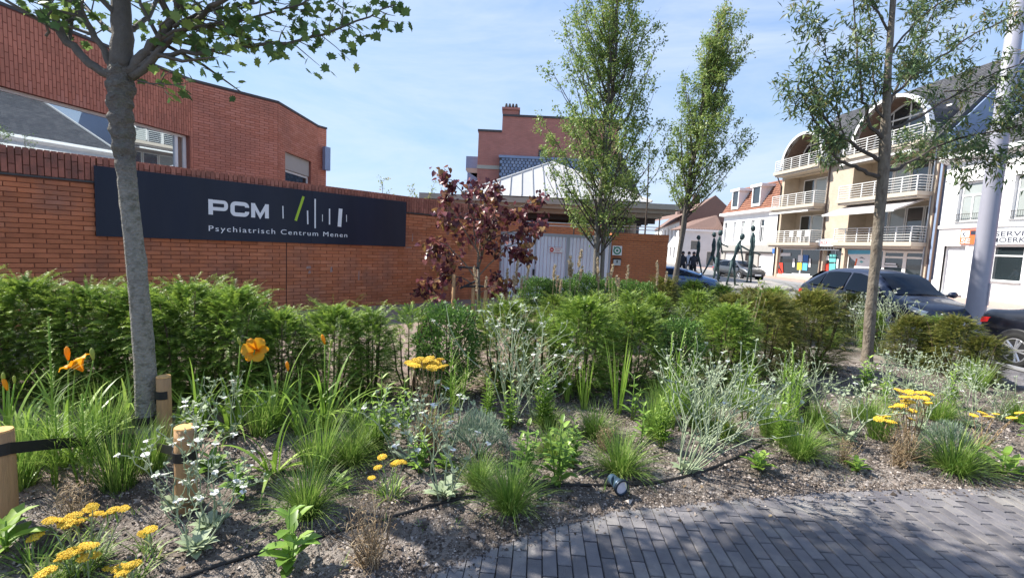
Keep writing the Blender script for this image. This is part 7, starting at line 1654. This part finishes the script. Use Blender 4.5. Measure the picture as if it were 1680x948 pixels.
yarrow(128, 945, 'yarrow with deep yellow heads in front of the long pale run', [(108, 908, .034), (118, 903, .03), (132, 900, .034), (140, 892, .028), (150, 893, .028), (140, 912, .03), (154, 908, .028), (98, 914, .026)], leaf_n=60)
yarrow(76, 962, 'yarrow head cut by the lower picture edge on the left', [(68, 940, .032), (80, 933, .03)])
yarrow(208, 965, 'yarrow with three bright yellow heads at the lower edge', [(178, 930, .028), (196, 930, .034), (204, 936, .034), (222, 922, .03), (212, 924, .026)], leaf_n=50)
yarrow(240, 915, 'small two headed yarrow near the silver rosette', [(234, 874, .026), (247, 866, .03), (240, 868, .02)], leaf_n=22)
yarrow(700, 742, 'yarrow with a wide golden plate of heads before the hedge', [(674, 594, .05), (688, 590, .055), (703, 588, .05), (714, 594, .055), (726, 600, .05), (696, 598, .055), (710, 602, .05), (722, 588, .036), (692, 586, .036), (680, 598, .05)], dry=True, leaf_n=75)
yarrow(640, 815, 'low yarrow with small yellow heads and yellowing leaves', [(627, 748, .034), (652, 757, .03), (662, 756, .03), (646, 760, .026), (620, 765, .028), (610, 782, .028)], leaf_n=80)
yarrow(1492, 752, 'yarrow with many orange yellow heads on the right', [(1449, 682, .05), (1460, 690, .05), (1442, 686, .04), (1478, 664, .05), (1490, 658, .05), (1466, 666, .04), (1478, 640, .05), (1492, 642, .04), (1510, 643, .05), (1524, 644, .04), (1496, 672, .04), (1522, 660, .036), (1486, 650, .045), (1504, 650, .04), (1494, 686, .034), (1518, 652, .036), (1472, 676, .035)], dry=True, leaf_n=90)
yarrow(1606, 735, 'yarrow with a few orange heads near the right edge', [(1612, 676, .04), (1622, 682, .04), (1634, 678, .03), (1660, 684, .036), (1672, 676, .036), (1598, 680, .036)], dry=True, leaf_n=60)
yarrow(1192, 722, 'single yellow headed yarrow at the foot of the wide pale fan', [(1183, 690, .03), (1190, 696, .03)], leaf_n=40)
yarrow(1512, 590, 'far yarrow with dull orange heads before the bronze yew', [(1515, 572, .06), (1538, 574, .06), (1505, 575, .05)], leaf_n=40)

# ---- leafy perennials
def leafy(key, seed, stems, ls, pairs, m='green_leaf', cat='leafy perennial', wide=1.0, up=.35, tmpl=LEAF6, top=False):
    gr = random.Random(seed); mb = MB(); ps = []; tv = tmpl[0].copy(); tv[:, 1] *= wide
    ms = [mesh_np('leaf', tv, tmpl[1], np.full(len(tmpl[1]), q), smooth=True) for q in (.15, .45, .75, .98)]
    for (dx, dy, h) in stems:
        q = [Vector((dx * .2, dy * .2, -.01)), Vector((dx * .5, dy * .5, h * .5)), Vector((dx, dy, h))]; mb.tube(q, [.005, .0042, .003], 6)
        for i in range(pairs):
            u = .12 + .88 * (i + .5) / pairs; k = 0 if u < .5 else 1; c = q[k].lerp(q[k + 1], u * 2 - k)
            for s in (0, PI):
                an = i * 1.57 + s + gr.uniform(-.3, .3); d = Vector((math.cos(an), math.sin(an), up + gr.uniform(-.3, .3) + .4 * (u > .85))).normalized(); b = Vector((0, 0, 1)).cross(d).normalized(); n_ = d.cross(b); sz_ = ls * (1.15 - .55 * u) * gr.uniform(.8, 1.2)
                ps.append(('leaf', ms[min(3, int(gr.random() * 2.4 + (u > .8) * 1.2))], m, Matrix(((d.x * sz_, b.x * sz_, n_.x * sz_, c.x), (d.y * sz_, b.y * sz_, n_.y * sz_, c.y), (d.z * sz_, b.z * sz_, n_.z * sz_, c.z), (0, 0, 0, 1)))))
    ps.append(('stem', mbm(mb, 'stem'), 'green_leaf', None)); proto(key, cat, ps)
leafy('perA', 1, [(0, 0, .30), (.08, .03, .2), (-.07, .02, .22)], .135, 4, wide=.95)
leafy('perB', 2, [(0, 0, .5), (.06, .05, .42), (-.06, .02, .38), (.03, -.05, .34)], .10, 7, 'lime_leaf', wide=.7)
leafy('perC', 3, [(0, 0, .42), (.07, .02, .36), (-.05, .05, .34), (-.02, -.06, .30)], .105, 7, 'green_leaf', wide=.85)
leafy('perD', 4, [(0, 0, .12), (.03, .03, .07)], .14, 4, 'lime_leaf', wide=.8, up=.5)
leafy('perE', 5, [(0, 0, .56), (.05, .03, .48), (-.05, .03, .5), (.02, -.05, .42), (-.06, -.03, .36), (.08, -.02, .33)], .095, 16, 'lime_leaf', wide=.38, up=.7)
leafy('perF', 6, [(0, 0, .36), (.05, .02, .26)], .12, 5, 'green_leaf', wide=.6)
PG = 'leafy perennials in the bed'
for (k, px_, py_, s, lab) in [
    ('perA', 474, 935, .95, 'broad leaved plant with a dark stem at the lower edge of the bed'),
    ('perA', 392, 818, .7, 'broad leaved seedling right of the sawn stake'),
    ('perB', 624, 738, 1.05, 'lime green leafy plant left of the wide golden yarrow'),
    ('perC', 862, 792, .9, 'leafy plant right behind the dark grass tuft'),
    ('perC', 915, 798, 1.0, 'taller leafy plant left of the garden spotlight'),
    ('perE', 893, 704, .98, 'feathery bright green bush of upright stems right of the white flowered silver plant'),
    ('perF', 1052, 726, .85, 'thin leafy plant with a yellow long leaf between sword leaves and silver fan'),
    ('perF', 1036, 690, 1.1, 'leafy stem right of the brightest sword leaves'),
    ('perD', 1246, 772, .95, 'flat rosette of pointed leaves beside the black hose on the right'),
    ('perD', 1404, 772, .7, 'small upright pointed rosette below the low silver plant'),
    ('perD', 1644, 778, 1.3, 'larger pointed rosette near the right picture edge'),
    ('perD', 12, 905, 1.2, 'pointed bright leaves at the left picture edge'),
    ('perB', 835, 705, .8, 'leafy base under the tall white flowered silver plant'),
    ('perD', 560, 800, .6, 'tiny rosette right of the largest grass tuft'),
    ('perF', 1345, 620, .9, 'yellow edged leafy plant left of the brown trunk foot'),
    ('perF', 1312, 640, .7, 'yellowish leafy plant behind the black fixture'),
    ('perD', 1452, 640, .8, 'bright green rosette below the brown trunk'),
    ('perB', 1452, 668, .7, 'bright leafy plant behind the low silver plant'),
    ('perF', 1690, 730, 1.0, 'leafy plant cut by the right picture edge'),
    ('perD', 730, 770, .7, 'small rosette in front of the silver mound')]:
    putp(k, px_, py_, s, lab, group=PG, name='leafy_perennial')

# ---- silver mound, dry plant, tall grasses
n = 2600; g = np.random.default_rng(5); an = g.uniform(0, 2 * PI, n); rr = np.sqrt(g.uniform(0, 1, n)); bx, by = .2 * rr * np.cos(an), .2 * rr * np.sin(an); bz = .26 * (1 - rr ** 2.2) * g.uniform(.45, 1, n)
V, Fa, t_ = blades(n, 0, (.02, .055), (.1, 1.1), (.003, .006), .7, 2, (0, 1), 5, base=(bx, by, bz), az=an + g.normal(0, .8, n)); mb = MB()
for k in range(16): mb.tube([(0, 0, -.01), (.1 * math.cos(k), .1 * math.sin(k), .1), (.17 * math.cos(k), .17 * math.sin(k), .17)], [.004, .003, .002], 4, False)
proto('mound', 'silver mound', [('leaves', stuff(mesh_np('leaves', V, Fa, t_)), 'silver_blue', None), ('stem', mbm(mb, 'stem'), 'silver_blue', None)])
putp('mound', 786, 745, 1.15, 'soft silver green mound of finely cut leaves before the tall silver plant', name='silver_mound')
putp('mound', 1552, 742, .95, 'greyish mound of leaves under the sprawling silver stems on the right', name='silver_mound')
gr = random.Random(9); mb = MB()
for i in range(46):
    an = gr.uniform(0, 2 * PI); q = [Vector((gr.gauss(0, .02), gr.gauss(0, .02), -.01))]; d = Vector((.25 * math.cos(an), .25 * math.sin(an), 1)); h = gr.uniform(.15, .42)
    for k in range(5): d = (d + Vector((gr.gauss(0, .22), gr.gauss(0, .22), gr.gauss(0, .1)))).normalized(); q.append(q[-1] + d * h / 5)
    mb.tube(q, [.003, .0026, .0022, .002, .0016, .001], 4, False, t=gr.random())
V, Fa, t_ = blades(420, 0, (.03, .07), (.3, 1.6), (.003, .006), 1.6, 3, (0, 1), 3, base=tuple(np.stack([g.normal(0, .05, 420), g.normal(0, .05, 420), g.uniform(.01, .32, 420)]))); proto('dry', 'dry plant', [('stem', mbm(mb, 'stem'), 'dry', None), ('leaves', stuff(mesh_np('leaves', V, Fa, t_)), 'dry', None)])
putp('dry', 606, 928, .95, 'brown dried up plant at the front of the bed by the black hose', name='dry_plant'); putp('dry', 700, 748, 1.0, 'brown dried stems under the wide golden yarrow', name='dry_plant')
putp('dry', 1476, 765, .8, 'brown dried stems under the orange yarrow on the right', name='dry_plant')
def reed(key, seed, n, h, pl=True):
    gr = random.Random(seed); g = np.random.default_rng(seed); mb = MB(); P_, D_ = [], []
    for i in range(n):
        an = gr.uniform(0, 2 * PI); q = [Vector((gr.gauss(0, .04), gr.gauss(0, .04), 0))]; hh = h * gr.uniform(.8, 1.1); e = q[0] + Vector((math.cos(an) * .13 * hh, math.sin(an) * .13 * hh, hh)); q += [q[0].lerp(e, .5) + Vector((0, 0, .03)), e]; mb.tube(q, [.0035, .003, .002], 4, False, t=.3)
        for k in range(70 if pl else 16): u = 1 - .22 * gr.random() ** .9 if pl else 1 - .3 * gr.random(); c = q[1].lerp(q[2], (u - .5) * 2); P_.append(c[:]); D_.append((gr.gauss(0, .5), gr.gauss(0, .5), 1))
    m = len(P_); V, Fa, t_ = scatter(LEAF[0], LEAF[1], P_, D_, rand_unit(m, g), .055 if pl else .035, g.uniform(0, 1, m)); V1, F1, t1 = blades(90, .07, (.4, .8), (.02, .4), (.005, .009), .5, 4, (0, .7), seed)
    proto(key, 'reed grass', [('stem', mbm(mb, 'stem'), 'plume', None), ('plume', stuff(mesh_np('plume', V, Fa, t_)), 'plume' if pl else 'grass', None), ('blades', stuff(mesh_np('blades', V1, F1, t1)), 'grass', None)])
reed('reedA', 1, 5, 1.25); reed('reedB', 2, 3, 1.2); reed('reedC', 3, 7, 1.1, False)
RG = 'feathery reed grasses'
for (k, px_, D, s, lab) in [('reedB', 838, 8.6, .95, 'beige grass plumes before the left end of the white gates'), ('reedB', 853, 8.2, .88, 'single file grass plumes right of the red leaved tree'), ('reedB', 912, 7.9, .95, 'beige grass plumes under the no entry notice'), ('reedA', 942, 8.3, 1.05, 'tallest beige grass plumes left of the pale double trunk'), ('reedA', 995, 8.4, .95, 'beige grass plumes right of the pale double trunk'), ('reedB', 1022, 8.6, .95, 'thin grass plumes before the green ring sign'), ('reedB', 1090, 9.4, 1.0, 'thin grass plumes at the right end of the orange wall'), ('reedB', 792, 8.0, .85, 'pale grass plumes in front of the red leaved tree'), ('reedC', 1234, 6.0, 1.12, 'thin tall green grass before the second row of yews'), ('reedC', 1015, 7.4, .95, 'slender green grass stems in the middle of the bed')]: putd(k, px_, D, s, lab, name='reed_grass', group=RG)
# small seedlings and weeds scattered on the soil
wv, wf_, wt = [], [], []
g = np.random.default_rng(77); n = 130; wx = g.uniform(-3.5, 5.5, n); ws = g.uniform(.15, 2.6, n); wy = edge_y(wx) + ws
parts_ = []
for i in range(n): V, Fa, t_ = blades(int(g.integers(4, 10)), .012, (.03, .09), (.2, 1.2), (.004, .009), .7, 3, (.1, 1), 900 + i); V = V + np.array([wx[i], wy[i], float(soil_z(wx[i], wy[i]))]); parts_.append((V, Fa, t_))
V, Fa, t_ = join(parts_); o = link('weeds', mesh_np('weeds', V, Fa, t_), K['green_leaf'], kind='stuff'); tag(o, 'tiny weeds and seedlings scattered over the soil', 'weeds')
# more plants filling the gaps of the bed, each told apart by what it stands beside
for (k, px_, py_, s, lab, nm, gr_) in [
    ('tuftC', 250, 770, .8, 'thin grass blades between the strapped trunk and the sawn stake', 'grass_tuft', GT),
    ('tuftC', 430, 712, .9, 'grass blades between the two day lilies under the M of the signboard', 'grass_tuft', GT),
    ('tuftB', 575, 760, .9, 'low grass tuft just left of the yarrow with yellowing leaves', 'grass_tuft', GT),
    ('tuftA', 785, 800, .55, 'small grass tuft between the hose rosette and the dark dense tuft', 'grass_tuft', GT),
    ('tuftB', 975, 716, .9, 'low grass tuft in front of the smaller sword leaf clump', 'grass_tuft', GT),
    ('tuftC', 1072, 716, .9, 'grass blades just left of the grouped green flower spikes', 'grass_tuft', GT),
    ('tuftC', 1145, 700, 1.0, 'grass blades inside the wide pale fan', 'grass_tuft', GT),
    ('tuftC', 1262, 715, .9, 'grass blades in front of the bent flower spikes', 'grass_tuft', GT),
    ('tuftB', 1340, 700, .9, 'grass tuft between the black fixture and the low silver plant', 'grass_tuft', GT),
    ('tuftC', 1440, 720, .9, 'grass blades between the low silver plant and the orange yarrow', 'grass_tuft', GT),
    ('tuftB', 1540, 690, 1.0, 'grass tuft between the two sprawling silver plants', 'grass_tuft', GT),
    ('tuftC', 1600, 640, 1.0, 'grass blades in front of the reddish yew by the lamp column', 'grass_tuft', GT),
    ('tuftB', 1210, 668, .9, 'grass tuft before the bronze yew left of the thin tall grass', 'grass_tuft', GT),
    ('tuftC', 165, 735, 1.1, 'long grass blades between the wide open lily and the trunk', 'grass_tuft', GT),
    ('tuftC', 28, 800, 1.0, 'grass blades at the foot of the stake on the picture edge', 'grass_tuft', GT),
    ('lilyC', 290, 716, 1.0, 'small day lily right behind the sawn stake', 'daylily', DL),
    ('lilyA', 40, 745, .8, 'large flowerless day lily between the stake at the edge and the tallest spike', 'daylily', DL),
    ('lilyB', 580, 700, .7, 'flowerless day lily right of the widely arching one', 'daylily', DL),
    ('lilyA', 492, 712, .72, 'leafy day lily between the bud bearing one and the widely arching one', 'daylily', DL),
    ('perB', 662, 715, .85, 'lime leafy plant directly left of the dried yarrow stems', 'leafy_perennial', PG),
    ('perC', 690, 775, .7, 'leafy plant in front of the dried stems of the golden yarrow', 'leafy_perennial', PG),
    ('perE', 800, 690, .7, 'bright feathery stems between the silver mound and the hedge', 'leafy_perennial', PG),
    ('perE', 1085, 735, .8, 'feathery bright stems at the foot of the grouped green spikes', 'leafy_perennial', PG),
    ('perE', 1282, 735, .8, 'feathery bright stems under the bent flower spikes', 'leafy_perennial', PG),
    ('perC', 938, 768, .8, 'leafy plant behind the tail of the garden spotlight', 'leafy_perennial', PG),
    ('perF', 1120, 690, 1.0, 'leafy stem behind the wide pale fan', 'leafy_perennial', PG),
    ('perD', 345, 775, .9, 'pointed leaves between the sawn stake and the short spiky lily', 'leafy_perennial', PG),
    ('perC', 1420, 640, .9, 'leafy plant right in front of the brown trunk', 'leafy_perennial', PG),
    ('perB', 1560, 668, .9, 'lime leafy plant among the sprawling silver stems', 'leafy_perennial', PG),
    ('camE', 880, 690, .8, 'silver plant with white flowers behind the feathery green bush', 'silver_campion', CG),
    ('camB', 1330, 690, .62, 'small silver fan behind the low silver plant', 'silver_campion', CG),
    ('camD', 1490, 640, 1.0, 'white flowered silver stems behind the orange flower heads', 'silver_campion', CG),
    ('camE', 1555, 650, .68, 'silver stems with white flowers below the bronze yews', 'silver_campion', CG),
    ('camC', 345, 870, .8, 'few silver stems with white flowers right of the felt leaved rosette', 'silver_campion', CG),
    ('camE', 1000, 548, .7, 'silver stems with white flowers behind the dark hedge', 'silver_campion', CG),
    ('irisA', 930, 660, .8, 'small dim clump of sword leaves beside the feathery green bush', 'iris_plant', 'sword leaved clumps'),
    ('dry', 120, 870, .7, 'brown dried stems under the tallest green flower spike', 'dry_plant', None),
    ('dry', 990, 740, .55, 'small brown dried plant behind the garden spotlight', 'dry_plant', None),
    ('dry', 1385, 760, .55, 'small brown dried plant in front of the low silver plant', 'dry_plant', None)]:
    putp(k, px_, py_, s, lab, name=nm, group=gr_)
# ------------------------------------------------------------------ hose, spotlight, black fixture
def hose(pxs, label, r=.011):
    pts = []
    for (a, b), (c, d) in zip(pxs, pxs[1:]):
        for k in range(5): pts.append(gs(a + (c - a) * k / 5, b + (d - b) * k / 5))
    pts.append(gs(*pxs[-1])); pts = [p + Vector((0, 0, r * .6)) for p in pts]
    q = [pts[0]] + [(pts[i - 1] + pts[i] * 2 + pts[i + 1]) / 4 for i in range(1, len(pts) - 1)] + [pts[-1]]
    o = MB().tube(q, r, 8).build('drip_hose', 'hose', smooth=True); return tag(o, label, 'hose', 'black drip hoses')
hose([(255, 965), (330, 938), (420, 908), (480, 893), (560, 872), (640, 850), (700, 832), (748, 820), (790, 812), (850, 803), (930, 796), (1000, 797), (1060, 795), (1120, 784), (1170, 768), (1215, 748), (1255, 728), (1290, 712), (1330, 690)], 'long black drip hose running along the front of the bed past the spotlight')
hose([(350, 716), (420, 714), (480, 706), (560, 698)], 'short stretch of black drip hose behind the lilies')
b = gs(1012, 806); t = T('garden_spotlight', 'blue grey garden spotlight tipped toward the paving in front of a grass tuft', 'spotlight', (b.x, b.y, b.z), 0)
tail, mouth = at(1002, 783, b.y + .05) - b, at(1021, 800, b.y - .07) - b
ax_ = (mouth - tail).normalized(); Ms = Matrix.Translation(tail) @ ax_.to_track_quat('Z', 'Y').to_matrix().to_4x4(); Ls = (mouth - tail).length
MB().lathe([(.014, -.004), (.03, .0), (.034, .008), (.036, Ls * .6), (.045, Ls * .66), (.047, Ls * .9)], 24, Ms).build('housing', 'spot_blue', t, smooth=True)
MB().lathe([(.044, Ls * .86), (.056, Ls * .87), (.058, Ls * 1.0), (.054, Ls * 1.02), (.045, Ls * 1.02), (.044, Ls * .95)], 28, Ms).build('bezel', 'spot_ring', t, smooth=True)
MB().lathe([(.044, Ls * .955), (.03, Ls * .96), (.006, Ls * .94)], 24, Ms).build('lens', 'spot_lens', t)
MB().tube([(0, 0, -.08), (0, 0, .03), (tail * .5 + mouth * .5)[:]], [.008, .009, .008], 8).build('spike', 'spot_ring', t); MB().bar(tail - ax_ * .012 + Vector((-.006, 0, .0)), tail + ax_ * .01, .005).build('cable_gland', 'steel', t)
b = gs(1314, 694); t = T('garden_fixture', 'small black upright garden light housing beside the bent flower spikes', 'garden light', (b.x, b.y, b.z), 0); hz = at(1314, 632, b.y).z - b.z
MB().lathe([(.03, -.02), (.036, .02), (.045, hz * .35), (.05, hz * .42), (.046, hz * .46), (.056, hz * .9)], 16).build('housing', 'rubber', t, smooth=True); MB().lathe([(.062, hz * .9), (.066, hz * .92), (.066, hz), (.06, hz)], 16).build('cap', 'trim', t); MB().bar((.045, 0, 0), (.06, 0, hz * .55), .006).build('cable', 'rubber', t)
